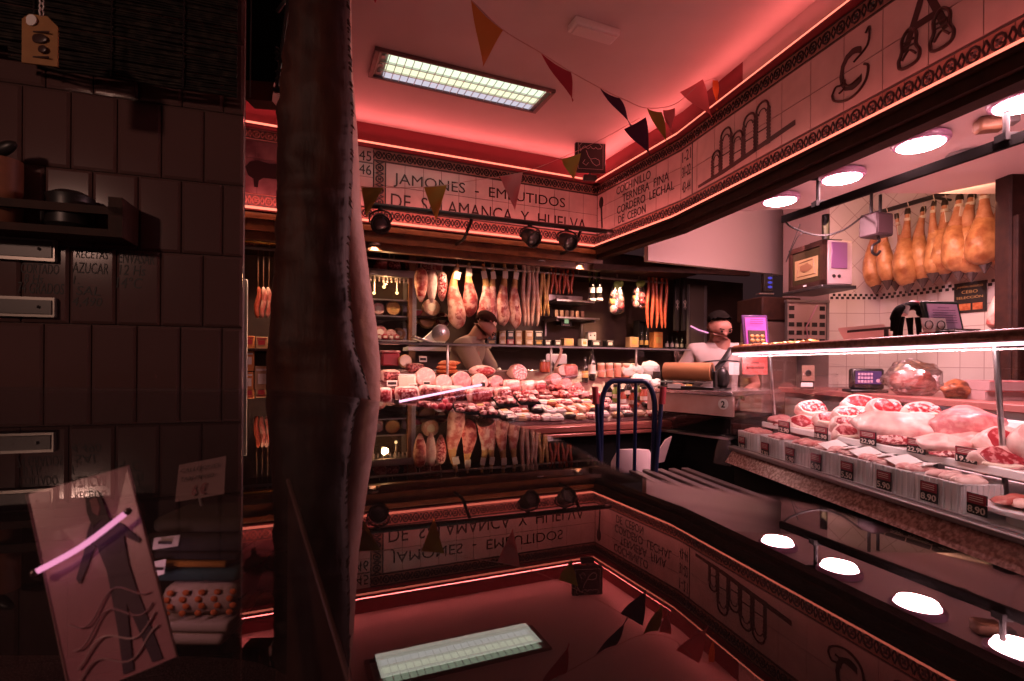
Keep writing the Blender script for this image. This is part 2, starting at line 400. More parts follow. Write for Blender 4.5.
# right sign, first stretch
def T1(px, py): p = hit_line(px, py, C, E1); return (V((p.x, p.y))-C).dot(E1), p.z-H
def T2(px, py): p = hit_line(px, py, K, E2); return (V((p.x, p.y))-K).dot(E2), p.z-H
t = thing('tile_sign', 'cream tile sign reading COCHINILLO TERNERA FINA CORDERO LECHAL DE CEBON on the right fascia', 'sign', (K.x, K.y, H+1.1), 0)
mb = MB(); fbox(mb, FE1, .0, 1.15, 1.14, 1.722, 0, .008); part('grout_bed', mb, m_grout, t)
mb = MB(); tiles(mb, FE1, .02, 1.15, Y0, Y1, 8, 3); part('field_tiles', mb, m_tile, t)
mb = MB(); tiles(mb, FE1, .02, 1.15, 1.145, 1.245, 12, 1); tiles(mb, FE1, .02, 1.15, 1.625, 1.72, 12, 1); part('frieze', mb, m_frieze, t)
mb = MB(); frieze(mb, FE1, .02, 1.15, 1.145, 1.245); frieze(mb, FE1, .02, 1.15, 1.625, 1.72); part('frieze_motif', mb, m_ink, t)
mb = MB()
for k, (tx, a, b) in enumerate((('COCHINILLO', .33, .80), ('TERNERA  FINA', .42, 1.02), ('CORDERO  LECHAL', .34, 1.08), ('DE  CEBON', .36, .74))):
    TX(mb, FE1, tx, a, b, 1.53-k*.088, 1.6-k*.088)
part('lettering', mb, m_ink, t)
mb = MB()   # painted ladle-like figure at the corner
mb.prism([(.085+.035*math.cos(a*PI/8), 1.535+.055*math.sin(a*PI/8)) for a in range(16)], .002, FE1 @ Matrix.Translation((0, 0, .013)))
mb.prism([(.075, 1.49), (.1, 1.49), (.112, 1.3), (.1, 1.28), (.09, 1.3)], .002, FE1 @ Matrix.Translation((0, 0, .0131))); part('painted_figure', mb, m_ink, t)
# right sign, second stretch
t = thing('tile_sign', 'long cream tile sign with an aqueduct and ornate letters C and A', 'sign', (K.x, K.y-.6, H+1.1), 0)
mb = MB(); fbox(mb, FE2, .0, 3.6, 1.14, 1.722, 0, .008); part('grout_bed', mb, m_grout, t)
mb = MB(); tiles(mb, FE2, .0, 3.6, Y0, Y1, 18, 2); part('field_tiles', mb, m_tile, t)
mb = MB(); tiles(mb, FE2, .0, 3.6, 1.145, 1.245, 36, 1); tiles(mb, FE2, .0, 3.6, 1.625, 1.72, 36, 1); part('frieze', mb, m_frieze, t)
mb = MB(); frieze(mb, FE2, .0, 3.6, 1.145, 1.245); frieze(mb, FE2, .0, 3.6, 1.625, 1.72); part('frieze_motif', mb, m_ink, t)
mb = MB()
for k, tx in enumerate(('1-21', '31-22', '43-44')): TX(mb, FE2, tx, .02, .125, 1.52-k*.115, 1.6-k*.115)
mb.fbox(FE2, .14, .149, Y0, Y1, .012, .0135); part('numbers', mb, m_ink, t)
# aqueduct: piers with round arches in two tiers
mb = MB(); Fz = FE2 @ Matrix.Translation((0, 0, .0135))
ax0, az0 = .3, 1.31
def arch(x, z, w, h):
    mb.fbox(Fz, x-w/2-.012, x-w/2+.012, z, z+h, 0, .0015); mb.fbox(Fz, x+w/2-.012, x+w/2+.012, z, z+h, 0, .0015)
    mb.tube([Fz @ V((x+w/2*math.cos(a*PI/8), z+h+w/2*math.sin(a*PI/8), .001)) for a in range(9)], .008, 4)
    mb.tube([Fz @ V((x+w/2*.6*math.cos(a*PI/8), z+h*.9+w/2*.6*math.sin(a*PI/8), .001)) for a in range(9)], .004, 4)
for x, w, z, h in ((.42, .08, 1.29, .12), (.52, .1, 1.29, .22), (.63, .1, 1.29, .15), (.74, .1, 1.3, .2), (.85, .1, 1.3, .22)):
    arch(x, z, w, h)
    for k in range(int(h/.02)): mb.fbox(Fz, x-w/2-.016, x-w/2+.016, z+k*.02, z+k*.02+.012, 0, .0017); mb.fbox(Fz, x+w/2-.016, x+w/2+.016, z+k*.02, z+k*.02+.012, 0, .0017)
    mb.fbox(Fz, x-w/2, x+w/2, z+h*.45, z+h*.45+.008, 0, .0012)

mb.prism([(.22, 1.265), (.5, 1.27), (1.1, 1.32), (1.1, 1.35), (.5, 1.3), (.22, 1.285)], .0015, Fz)
part('painted_aqueduct', mb, m_glaze, t)
# ornate letters
(c0, cz0), (c1, cz1) = T2(838, 85), T2(868, 60)
mb = MB()
def stroke(pts, r): mb.tube(catmull([Fz @ V((x, z, .002)) for x, z in pts], 4), r, 6)
cx = (c0+c1)/2; 
TX(mb, FE2, 'C', cx-.06, cx+.06, 1.33, 1.53, bold=.01)
stroke([(cx-.1, 1.36), (cx-.09, 1.33), (cx-.05, 1.305), (cx, 1.295), (cx+.05, 1.31), (cx+.085, 1.345), (cx+.095, 1.40), (cx+.075, 1.42)], .006)
stroke([(cx-.1, 1.36), (cx-.08, 1.39), (cx-.05, 1.385), (cx-.03, 1.40), (cx-.035, 1.36), (cx-.06, 1.35)], .005)
stroke([(cx+.02, 1.46), (cx+.09, 1.50), (cx+.1, 1.58), (cx+.08, 1.56)], .005)
stroke([(cx-.04, 1.38), (cx, 1.36), (cx+.05, 1.37)], .005)
part('painted_letter', mb, m_glaze, t); mb = MB()
(a0, az), (a1, az1) = T2(905, 55), T2(952, 30)
axx = (a0+a1)/2
TX(mb, FE2, 'A', axx-.1, axx+.1, 1.36, 1.6, bold=.0)
for s in (-1, 1):
    x = axx+s*.066
    stroke([(x-.045, 1.335), (x-.038, 1.30), (x, 1.29), (x+.038, 1.30), (x+.045, 1.335), (x+.03, 1.37), (x+.03, 1.42), (x, 1.45), (x-.03, 1.42), (x-.03, 1.37), (x-.045, 1.335)], .007)
    stroke([(x-.03, 1.33), (x, 1.36), (x+.03, 1.33)], .005); stroke([(x-.02, 1.40), (x+.02, 1.40)], .005); stroke([(x-.025, 1.38), (x+.025, 1.375)], .004)
part('painted_letter', mb, m_glaze, t); mb = MB()
TX(mb, FE2, 'R', axx+.3, axx+.5, 1.33, 1.58, bold=.02)
part('painted_letter', mb, m_glaze, t)

# ------------------------------------------------------------------ neon tubes
def neon(pts, lab):
    t = thing('neon_tube', lab, 'neon tube', pts[0])
    part('glass_tube', MB().tube(pts, .0095, 8), m_neon, t)
    mb = MB(); n = 6
    for i in range(n+1):
        p = V(pts[0]).lerp(V(pts[-1]), (i+.02)/(n+.04)); mb.box(p+V((0, 0, -.013)), (.012, .012, .012))
    part('clip', mb, m_greysteel, t)
    return t
def fp(Fx, x, y, z): return Fx @ V((x, y, z))
neon([fp(FB, -4, Z_NU, .04), fp(FB, -.03, Z_NU, .04)], 'red neon tube along the top of the JAMONES sign')
neon([fp(FB, -4, Z_NL, .07), fp(FB, -.05, Z_NL, .07)], 'red neon tube under the JAMONES sign on the wooden cornice')
neon([fp(FE1, .03, Z_NU, .04), fp(FE1, 1.14, Z_NU, .04)], 'red neon tube along the top of the COCHINILLO sign')
neon([fp(FE1, .05, Z_NL, .07), fp(FE1, 1.14, Z_NL, .07)], 'red neon tube under the COCHINILLO sign')
neon([fp(FE2, .01, Z_NU, .04), fp(FE2, 3.6, Z_NU, .04)], 'long red neon tube above the aqueduct and ornate letters')
neon([fp(FE2, .01, Z_NL, .07), fp(FE2, 3.6, Z_NL, .07)], 'long red neon tube below the aqueduct and ornate letters')

# ------------------------------------------------------------------ ceiling fittings
zc = Z_CEIL
pa = [P(x, y, 1) for x, y in ((388, 52), (548, 91), (531, 106), (372, 73))]
cc = sum((hit_z(x, y, H+zc) for x, y in ((388, 52), (548, 91), (531, 106), (372, 73))), V())/4
t = thing('fluorescent_light', 'lit rectangular fluorescent light panel with three louvred tubes on the ceiling', 'ceiling light', cc, RZB)
LW, LD = 1.2, .31; CLT = V(cc)
mb = MB()
for y in (-LD/2, LD/2): mb.box((0, y, -.012), (LW+.03, .02, .024), bev=.003)
for x in (-LW/2, LW/2): mb.box((x, 0, -.012), (.03, LD+.02, .024), bev=.003)
link('frame', mb, M('grey lamp frame', (.2, .12, .11), .5), t)
link('housing', MB().box((0, 0, -.003), (LW, LD, .004)), M('lamp reflector', (.5, .5, .48), .3, .5), t)
m_fl = [emis('tube light greenish', (.86, 1., .72), 1.15), emis('tube light warm', (.95, 1., .66), 1.05), emis('tube light mauve', (.72, .66, .78), .85)]
for k, y in enumerate((-.095, 0, .095)):
    link('tube', MB().box((.015, y, -.012), (LW-.12, .08, .01), bev=.004), m_fl[(0, 1, 2)[k]], t)
    mb = MB()
    for i in range(22): mb.box((-LW/2+.08+i*(LW-.14)/21, y, -.02), (.004, .082, .008))
    link('louvre', mb, m_steel, t)
mb = MB()
for y in (-.047, .047): mb.box((0, y, -.018), (LW-.06, .008, .014))
for y in (-.095, 0, .095): mb.box((-LW/2+.045, y, -.012), (.03, .03, .014), bev=.003)
link('divider', mb, m_steel, t)
q = hit_z(594, 27, H+zc)
t = thing('emergency_light', 'small white emergency light box on the ceiling', 'emergency light', q, RZB)
mb = MB(); mb.box((0, 0, -.02), (.29, .1, .04), bev=.008, segs=2); link('body', mb, m_white, t)
mb = MB(); mb.box((0, 0, -.045), (.26, .08, .012), bev=.004); link('diffuser', mb, M('frosted cover', (.7, .6, .6), .3), t)
# black illuminated board with ham outline
q = P(590, 155, 4.45)
t = thing('outline_board', 'black hanging board with a white outline of a jar and a ham in the corner', 'sign board', q, RZB*.3)
mb = MB(); mb.box((0, 0, 0), (.27, .04, .31), bev=.006); link('board', mb, m_black, t)
mb = MB(); yy = -.023
def ln(pts, r=.0022): mb.tube([V((x, yy, z)) for x, z in pts], r, 5)
ln([(-.11, .13), (.11, .13), (.11, -.13), (-.11, -.13), (-.11, .13)])
ln([(-.09, .02), (-.1, .07), (-.06, .105), (.06, .105), (.1, .07), (.09, .05), (.06, .045), (.045, .06), (.03, .045), (.01, .05), (0, .065), (-.02, .045), (-.04, .05), (-.05, .07), (-.075, .05), (-.09, .02)])
ln([(-.04, .03), (-.02, -.02), (.0, -.045), (.04, -.035), (.075, -.05), (.08, -.085), (.05, -.1), (.02, -.08), (0, -.05)])
ln([(-.05, -.05), (-.07, -.08), (-.04, -.1), (-.02, -.075)])
link('outline', mb, M('white outline', (.5, .4, .4), .5), t)
mb = MB(); mb.box((0, 0, -.2), (.12, .05, .05), bev=.01); mb.tube([(0, 0, -.155), (0, 0, -.18)], .01, 6); link('speaker_box', mb, m_black, t)
mb = MB(); mb.tube([(-.1, 0, .155), (-.1, 0, H+zc-q.z)], .004, 5); mb.tube([(.1, 0, .155), (.1, 0, H+zc-q.z)], .004, 5); link('hanger', mb, m_black, t)

# ------------------------------------------------------------------ bunting
fl_c = {'orange': (.62, .17, .035), 'red': (.45, .03, .06), 'purple': (.07, .015, .06), 'olive': (.3, .2, .03), 'yellow': (.6, .33, .05), 'pink': (.6, .16, .18), 'brown': (.3, .1, .02)}
m_flag = {k: M(k+' bunting cloth', v, .8) for k, v in fl_c.items()}
def bunting(name, lab, pts, flags):
    t = thing(name, lab, 'bunting', pts[0])
    part('string', MB().tube(catmull([V(p) for p in pts]), .0022, 5), M('string', (.5, .3, .28), .8), t)
    for (a, b, tip, col) in flags:
        a, b, tip = V(a), V(b), V(tip); mb = MB(); n = 7
        nrm = (b-a).cross(tip-a).normalized(); rows = []
        for i in range(n+1):
            f = i/n; row = []
            for j in range(5):
                g = j/4; p = a.lerp(b, g).lerp(tip, f); p += nrm*(.012*math.sin(f*5+g*3.)*(1-f*.4)); row.append(p)
            rows.append(row)
        for sgn, rev in ((0, False), (.0015, True)):
            g = [[mb.bm.verts.new(p+nrm*sgn) for p in r] for r in rows]
            for i in range(n):
                for j in range(4): mb.face([g[i][j], g[i][j+1], g[i+1][j+1], g[i+1][j]])
        part('flag', mb, m_flag[col], t)
d1 = lambda x: 1.85 + (x-470)/245*1.55
fl = []
for (ax, ay, bx, by, tx, ty, c) in ((471, 0, 503, 30, 483, 66, 'orange'), (541, 53, 571, 72, 573, 101, 'red'), (600, 88, 620, 98, 631, 126, 'purple'),
                                    (624, 129, 646, 117, 650, 155, 'purple'), (647, 108, 662, 112, 668, 146, 'olive'), (663, 110, 675, 108, 671, 134, 'pink'), (680, 92, 703, 79, 712, 117, 'pink'), (713, 79, 718, 80, 717, 110, 'orange')):
    dd = d1((ax+bx)/2); fl.append((P(ax, ay, dd), P(bx, by, dd+.03), P(tx, ty, dd+.02), c))
bunting('bunting', 'upper string of coloured flags slanting from the ceiling down to the right fascia',
        [P(x, y, d1(x)) for x, y in ((440, -30), (471, 0), (503, 30), (541, 53), (571, 72), (600, 88), (625, 100), (647, 108), (675, 104), (700, 84), (716, 78))], fl)
d2 = lambda x: 3.2 + (x-355)/270*.7
fl = []
for (ax, ay, bx, by, tx, ty, c) in ((361, 186, 384, 187, 366, 217, 'olive'), (424, 187, 447, 185, 436, 221, 'yellow'), (500, 176, 523, 172, 515, 211, 'pink'), (561, 159, 581, 153, 574, 181, 'olive')):
    dd = d2((ax+bx)/2); fl.append((P(ax, ay, dd), P(bx, by, dd+.03), P(tx, ty, dd+.02), c))
bunting('bunting', 'lower string of four small flags strung in front of the JAMONES sign',
        [P(x, y, d2(x)) for x, y in ((300, 186), (361, 187), (424, 187), (470, 181), (523, 172), (561, 158), (600, 140), (640, 118))], fl)
t = thing('bunting_flag', 'small red flag tip hanging at the top edge of the photo', 'flag', P(376, -10, 1.8))
part('cloth', MB().slab([P(368, -14, 1.8), P(383, -14, 1.8), P(375, 3, 1.8)], .002, V((0, 1, 0))), m_flag['red'], t)
part('string', MB().tube([P(360, -14, 1.8), P(440, -30, 1.85)], .002, 5), m_flag['pink'], t)

# ------------------------------------------------------------------ spotlight rail
ra = B(BK(372, 205, -.36)[0], -.36, 1.16); rb = B(BK(612, 232, -.36)[0], -.36, 1.185)
t = thing('spotlight_rail', 'black spotlight rail on two bent arms in front of the JAMONES sign', 'rail', ra)
part('bar', MB().tube([ra, rb], .021, 10), m_black, t)
def along(px): f = (px-372)/240; return ra.lerp(rb, f)
for px in (462, 577):
    p = along(px); e = p + W3*.3 + V((0, 0, -.16))
    part('arm', MB().tube(catmull([p, p+V((0, 0, .0))+W3*.02, p+V((0, 0, -.1))+W3*.05-U3*.03, p+V((0, 0, -.155))+W3*.12-U3*.04, e-U3*.05]), .014, 8), m_black, t)
part('end_cap', MB().ell(ra, (.025, .025, .025)), m_black, t)
m_lens = M('spotlight lens', (.16, .15, .16), .1, .6)
for i, (px, lab, tilt) in enumerate(((379, 'black round spotlight at the left end of the rail', -.2), (519, 'black round spotlight in the middle of the rail', .5), (559, 'black round spotlight nearest the right end of the rail', .25))):
    p = along(px); base = p + V((0, 0, -.02))
    t = thing('spotlight', lab, 'spotlight', base)
    R = Matrix.Rotation(RZB+tilt*.6, 3, 'Z') @ Matrix.Rotation(PI/2+.55, 3, 'X')
    c = V((0, 0, -.10)) - W3*.01
    link('body', MB().lathe([(.03, -.075), (.05, -.07), (.062, -.03), (.066, .03), (.074, .05), (.074, .062), (.06, .062), (.055, .045)], c, 18, R), m_black, t)
    link('lens', MB().lathe([(.055, .04), (.03, .05), (.005, .053)], c, 18, R), m_lens, t)
    mb = MB(); mb.tube(catmull([V((-.078, 0, -.1)), V((-.075, 0, -.04)), V((0, 0, -.012)), V((.075, 0, -.04)), V((.078, 0, -.1))]), .007, 6); mb.lathe([(.02, 0), (.02, .03)], (0, 0, -.015), 10); link('yoke', mb, m_black, t)
# ------------------------------------------------------------------ foods: shared makers
m_fat = M('pale pork fat', (.76, .52, .45), .3, var=(18., 5., .44, .6), col2=(.45, .11, .11))
m_hamred = M('cured ham flesh', (.27, .03, .03), .32, var=(20., 5., .44, .6), col2=(.62, .28, .24))
m_hampink = M('pink ham skin', (.42, .1, .08), .3, var=(13., 5., .42, .6), col2=(.75, .46, .38))
m_shank = M('yellow ham shank', (.56, .34, .12), .4, var=(18., 3., .35, .7), col2=(.36, .15, .06))
m_gold = M('golden ham skin', (.58, .29, .13), .3, var=(11., 6., .4, .64), col2=(.27, .09, .035), bump=(24., .6))
m_hoof = M('dark hoof', (.03, .018, .013), .4)
m_rope = M('pale rope', (.6, .5, .42), .8)
m_label = M('paper tag', (.72, .62, .55), .6)
m_goldlab = M('gold label', (.55, .34, .1), .4)
m_meat = M('raw red meat', (.3, .02, .03), .3, var=(55., 4., .5, .6), col2=(.6, .22, .22))
m_meatd = M('dark cured meat', (.13, .012, .016), .35, var=(60., 5., .48, .6), col2=(.48, .16, .15))
m_meatm = M('marbled meat', (.27, .018, .028), .3, var=(65., 4., .48, .56), col2=(.78, .45, .42))
m_rawfat = M('white meat fat', (.8, .6, .54), .32, var=(16., 5., .38, .7), col2=(.62, .27, .26), bump=(30., .3))
m_pink = M('pink cooked ham', (.55, .17, .18), .32, var=(40., 5., .42, .62), col2=(.68, .34, .32), bump=(25., .25))
m_palesal = M('pale sausage casing', (.66, .42, .36), .45)
m_salface = M('salami cut face', (.42, .07, .075), .35, var=(90., 3., .48, .58), col2=(.78, .5, .46))
m_palefc = M('pale mortadella face', (.68, .36, .33), .35, var=(50., 2., .5, .7), col2=(.82, .6, .55))
m_chor = M('chorizo red', (.34, .045, .025), .35, var=(30., 3., .4, .7), col2=(.45, .12, .05))
m_fuet = M('pale dry sausage', (.6, .4, .33), .55, var=(20., 3., .35, .7), col2=(.5, .22, .17))
m_cheese = M('yellow cheese', (.66, .38, .13), .4, var=(12., 2., .4, .7), col2=(.56, .28, .08))
m_rind = M('cheese rind', (.38, .2, .1), .6)
m_cream = M('cream cheese block', (.82, .68, .56), .4)
m_orange = M('orange breaded', (.62, .2, .07), .6, var=(40., 3., .4, .6), col2=(.45, .1, .03))
m_bag = M('shiny clear plastic', (.6, .5, .5), .12, spec=.8)
m_cup = M('smoky drip cup', (.09, .06, .06), .2)
m_box = {'black': M('black carton', (.02, .016, .016), .4), 'tan': M('tan carton', (.5, .29, .16), .5), 'red': M('red carton', (.4, .03, .05), .4),
         'white': M('white carton', (.74, .66, .64), .5), 'brown': M('brown carton', (.2, .09, .045), .5), 'orange': M('orange carton', (.6, .22, .07), .5), 'purple': M('purple carton', (.12, .03, .14), .4)}
m_bottle = M('dark bottle glass', (.02, .014, .012), .08, spec=.8)
m_green = M('green foil', (.2, .3, .06), .35)
def hamcurve(L, wd, dp, sd, t0, t1, n=14):
    prof = ((0, .17), (.04, .23), (.1, .22), (.2, .29), (.32, .4), (.45, .58), (.58, .8), (.7, .96), (.82, 1.), (.91, .84), (.97, .5), (1., .1))
    rnd = random.Random(sd); bend = rnd.uniform(-.03, .03); pts, rad = [], []
    for i in range(n+1):
        f = t0+(t1-t0)*i/n
        for (a, ra), (b, rb) in zip(prof, prof[1:]):
            if a <= f <= b: r = ra+(rb-ra)*(f-a)/(b-a); break
        pts.append(V((bend*math.sin(f*PI)*1.2 + .012*math.sin(f*7+sd), .0, -f*L))); rad.append((max(dp*r, .014) if f < .97 else dp*r, wd*r))
    return pts, rad
def ham(lab, loc, rz, L, wd, dp, sd, group, body, shank=None, hoof=m_hoof, cup=False, tagm=None, cut=False):
    t = thing('ham', lab, 'ham', loc, rz, group); split = .42
    p, r = hamcurve(L, wd, dp, sd, split-.02, 1., 16)
    mb = MB(); mb.sweep(p, r, 20); mb.jit(.007, 12, sd); mb.jit(.004, 34, sd+7); link('haunch', mb, body, t, ang=80)
    p, r = hamcurve(L, wd, dp, sd, .07, split, 8); link('shank', MB().sweep(p, r, 12), shank or body, t, ang=80)
    p, r = hamcurve(L, wd, dp, sd, 0, .075, 4); r = [(a*1.15, b*1.15) for a, b in r]; link('hoof', MB().sweep(p, r, 10), hoof, t, ang=80)
    mb = MB(); zz = -.13*L; xx = hamcurve(L, wd, dp, sd, .13, .14, 1)[0][0].x
    for k in range(3): mb.tube([V((xx+wd*.26*math.cos(a*PI/5), dp*.3*math.sin(a*PI/5), zz-.007*k)) for a in range(10)], .004, 5, True)
    mb.tube([V((xx, 0, .05)), V((xx+.004, -dp*.2, -.02)), V((xx, -dp*.26, zz))], .003, 5); link('rope', mb, m_rope, t)
    if tagm:
        mb = MB(); mb.box((xx, -dp*.35, -.24*L), (wd*.75, .004, .07), Matrix.Rotation(.2*math.sin(sd), 3, 'Y')); link('paper_tag', mb, tagm, t)
    if cut:
        mb = MB(); q, rr = hamcurve(L, wd, dp, sd, .8, .81, 1); mb.ell((q[0].x, -dp*.45, -.77*L), (wd*.62, dp*.6, L*.17), amp=.2, seed=sd); link('cut_face', mb, m_hamred, t, ang=80)
    if cup:
        q = hamcurve(L, wd, dp, sd, .99, 1., 1)[0][0].x; mb = MB(); mb.lathe([(.036, .03), (.04, .028), (.004, -.045)], (q, 0, -L-.01), 8); link('drip_cup', mb, m_cup, t)
    return t
def bx(s_, o_, z_): q = B(s_, o_, z_); return q
# ------------------------------------------------------------------ hams and sausages hanging in the recess
t = thing('hanging_rail', 'dark metal rail from which the hams and sausages hang under the cornice', 'rail', B(-2, .28, .88))
mb = MB(); mb.tube([B(-3.9, .28, .90), B(1.05, .28, .90)], .013, 8)
part('bar', mb, m_greysteel, t)
mb = MB()
for k in range(11): q = B(-3.8+k*.47, .28, .90); mb.tube([q, q+V((0, 0, .06))], .006, 6)
part('bracket', mb, m_greysteel, t)
o_ = .28; back = [(458, 259, 329, 16, 'pink'), (470, 259, 317, 14, 'red'), (484, 259, 326, 13, 'pale'), (494, 259, 329, 12, 'pale'), (504, 259, 326, 13, 'pink'), (514, 259, 329, 12, 'brown')]
for i, (px, y0, y1, wpx, kd) in enumerate(back):
    s0, z0 = BK(px, y0, o_); s1, z1 = BK(px, y1, o_); d = B(s0, o_, 0).y; wd = wpx*d/512/2*1.15
    ham('yellow shanked ham, %s from the left in the row hanging over the deli counter' % ORD[i], B(s0, o_, z0), RZB, z0-z1, wd, wd*.8, i+2.3, 'hams hanging over the deli counter',
        {'pink': m_hampink, 'red': m_hamred, 'pale': m_fat, 'brown': m_hampink}[kd], m_shank, m_hoof, False, m_label, kd != 'red')
# the trio of shorter pieces
for i, (px, y0, y1, wpx, body, lab) in enumerate(((421, 268, 302, 14, m_hamred, 'red cut half ham with a fat rim at the left of the hanging trio'), (432, 270, 303, 11, m_rawfat, 'white fat half ham in the middle of the hanging trio'), (442, 272, 301, 11, m_hampink, 'brown red half ham at the right of the hanging trio'))):
    s0, z0 = BK(px, y0, o_); s1, z1 = BK(px, y1, o_); d = B(s0, o_, 0).y; wd = wpx*d/512/2; L = z0-z1
    t = thing('half_ham', lab, 'ham', B(s0, o_, z0), RZB, 'half hams hanging left of the hams')
    pr = [(.3, .0), (.75, .08), (1., .25), (1., .45), (.85, .65), (.6, .85), (.2, 1.)]
    mb = MB(); mb.sweep([V((0, 0, -f*L)) for r, f in pr], [(wd*r*.7, wd*r) for r, f in pr], 14); mb.jit(.005, 15, i); link('fat', mb, m_fat if i == 0 else body, t, ang=80)
    mb = MB(); mb.sweep([V((0, -wd*.3, -f*L)) for r, f in pr[1:-1]], [(wd*r*.5, wd*r*.78) for r, f in pr[1:-1]], 12); link('lean', mb, (m_hamred, m_rawfat, m_meatm)[i], t, ang=80)
    mb = MB(); mb.tube([V((0, 0, .89-z0)), V((0, 0, 0))], .004, 5); link('rope', mb, m_rope, t)
def sausage(lab, px, y0, y1, r, mat, group, o=.28, tip=None, n=1, bulge=.25):
    s0, z0 = BK(px, y0, o); s1, z1 = BK(px, y1, o); L = z0-z1
    t = thing('sausage', lab, 'sausage', B(s0, o, z0), RZB, group)
    pts = []; rad = []
    for i in range(13):
        f = i/12; pts.append(V((.01*math.sin(f*6+px), 0, -f*L))); rad.append(r*(1-bulge*abs(math.cos(f*PI))**3)*(1. if 0 < i < 12 else .45))
    mb = MB(); mb.sweep(pts, rad, 9); mb.jit(.003, 30, px); link('casing', mb, mat, t, ang=80)
    mb = MB(); mb.tube([V((0, 0, .91-z0)), V((0, 0, -.01))], .0022, 5); link('string', mb, m_wood, t)
    if tip: mb = MB(); mb.lathe([(r*.4, .05), (r*1.1, .03), (r*1.05, -.03), (r*.6, -.045)], (0, 0, 0), 8); link('label_sleeve', mb, tip, t)
    return t
for i, px in enumerate((524, 528.5, 533, 537.5)): sausage('long pale dry sausage, %s from the left beside the row of hams' % ORD[i], px, 268, 326, .022, m_fuet, 'pale dry sausages beside the hams', tip=m_label)
for i, px in enumerate((541, 544.5, 548)): sausage('yellowish long sausage, %s of the three right of the pale ones' % ORD[i], px, 270, 316, .018, m_shank, 'yellowish long sausages')
for i, px in enumerate((552, 556, 560, 564, 568, 572)): sausage('short reddish chorizo, %s from the left in the small bundle' % ORD[i], px, 268, 294, .016, m_chor, 'short chorizos in a bundle')
for i, px in enumerate((648, 652.5, 657, 661.5, 666)): sausage('long red chorizo string, %s from the left beside the dark bags' % ORD[i], px, 274, 328, .019, m_chor, 'long red chorizos at the right end', tip=m_green if i in (1, 3) else None)
# two bottles in hanging sleeves, bags, dark packs
for i, px in enumerate((592, 599)):
    s0, z0 = BK(px, 272, .28)
    t = thing('hanging_bottle', '%s dark bottle with white label hanging in a green topped pack' % ('left' if i == 0 else 'right'), 'bottle', B(s0, .28, z0), RZB, 'bottles hanging in packs')
    link('glass', MB().lathe([(.012, .0), (.012, -.07), (.03, -.12), (.03, -.26), (.026, -.27)], (0, 0, 0), 14), m_bottle, t)
    link('label', MB().lathe([(.0308, -.16), (.0308, -.215)], (0, 0, 0), 14), m_box['white'], t)
    mb = MB(); mb.slab([(-.03, .03, .03), (.03, .03, .03), (.012, .03, -.12), (-.012, .03, -.12)], .003, V((0, 1, 0))); link('green_sleeve', mb, m_green, t)
    mb = MB(); mb.tube([V((0, 0, .9-z0)), V((0, .03, .03))], .003, 5); link('string', mb, m_rope, t)
    link('pack_base', MB().box((0, 0, -.285), (.07, .07, .03), bev=.008), m_bag, t)
for i, (px, y0, y1, wpx) in enumerate(((617, 268, 314, 19), (639, 270, 308, 17))):
    s0, z0 = BK(px, y0, .28); s1, z1 = BK(px, y1, .28); d = B(s0, .28, 0).y; L = z0-z1; wd = wpx*d/1024
    t = thing('hanging_bag', ('clear gathered bag of cured cuts hanging right of the bottles', 'smaller clear bag of pale cuts hanging left of the red chorizos')[i], 'bag', B(s0, .28, z0), RZB, 'gathered bags of meat')
    mb = MB(); mb.sweep([V((0, 0, -f*L)) for f in (0, .12, .3, .55, .8, .95, 1)], [(wd*r*.6, wd*r) for r in (.35, .3, .5, .8, 1., .9, .4)], 14); mb.jit(.012, 28, i); link('film', mb, glassy('bag film %d' % i, .2, rough=.2, power=2.5), t, ang=25)
    for k in range(5):
        mb = MB(); mb.ell(((k % 2-.5)*wd*.8, (k % 3-1)*.01, -L*(.58+.08*k)), (wd*.42, wd*.3, L*.09), seed=k, amp=.3); link('cut', mb, (m_meatm, m_pink, m_cheese, m_meat, m_fat)[k], t, ang=80)
    mb = MB(); mb.ell((0, -.02, -L*.38), (wd*.55, .02, L*.09)); mb.ell((wd*.4, -.02, -L*.34), (wd*.3, .02, L*.07)); link('green_tie', mb, m_green, t)
    mb = MB(); mb.tube([V((0, 0, .9-z0)), V((0, 0, -.01))], .003, 5); link('string', mb, m_rope, t)
for i, px in enumerate((676.5, 684)):
    s0, z0 = BK(px, 274, .3); s1, z1 = BK(px, 331, .3); L = z0-z1
    t = thing('dark_gift_pack', '%s tall dark gift pack with pale emblem hanging at the right end' % ('left' if i == 0 else 'right'), 'pack', B(s0, .3, z0), RZB, 'dark packs hanging at the right')
    link('pack', MB().box((0, 0, -L/2), (.062, .04, L), bev=.008), m_box['black'], t)
    mb = MB(); q = L*.55
    for sx in (-1, 1): mb.tube([V((sx*.02, -.022, -q-.03)), V((0, -.022, -q)), V((sx*.022, -.022, -q+.035)), V((sx*.008, -.022, -q+.05))], .0025, 4)
    mb.tube([V((0, -.022, -q-.05)), V((0, -.022, -q+.06))], .0025, 4); link('emblem', mb, m_label, t)
    mb = MB(); mb.ell((0, -.01, 0), (.035, .03, .035), amp=.5, seed=i); link('green_bow', mb, m_green, t)
    mb = MB(); mb.tube([V((0, 0, .9-z0)), V((0, 0, 0))], .003, 5); link('string', mb, m_rope, t)
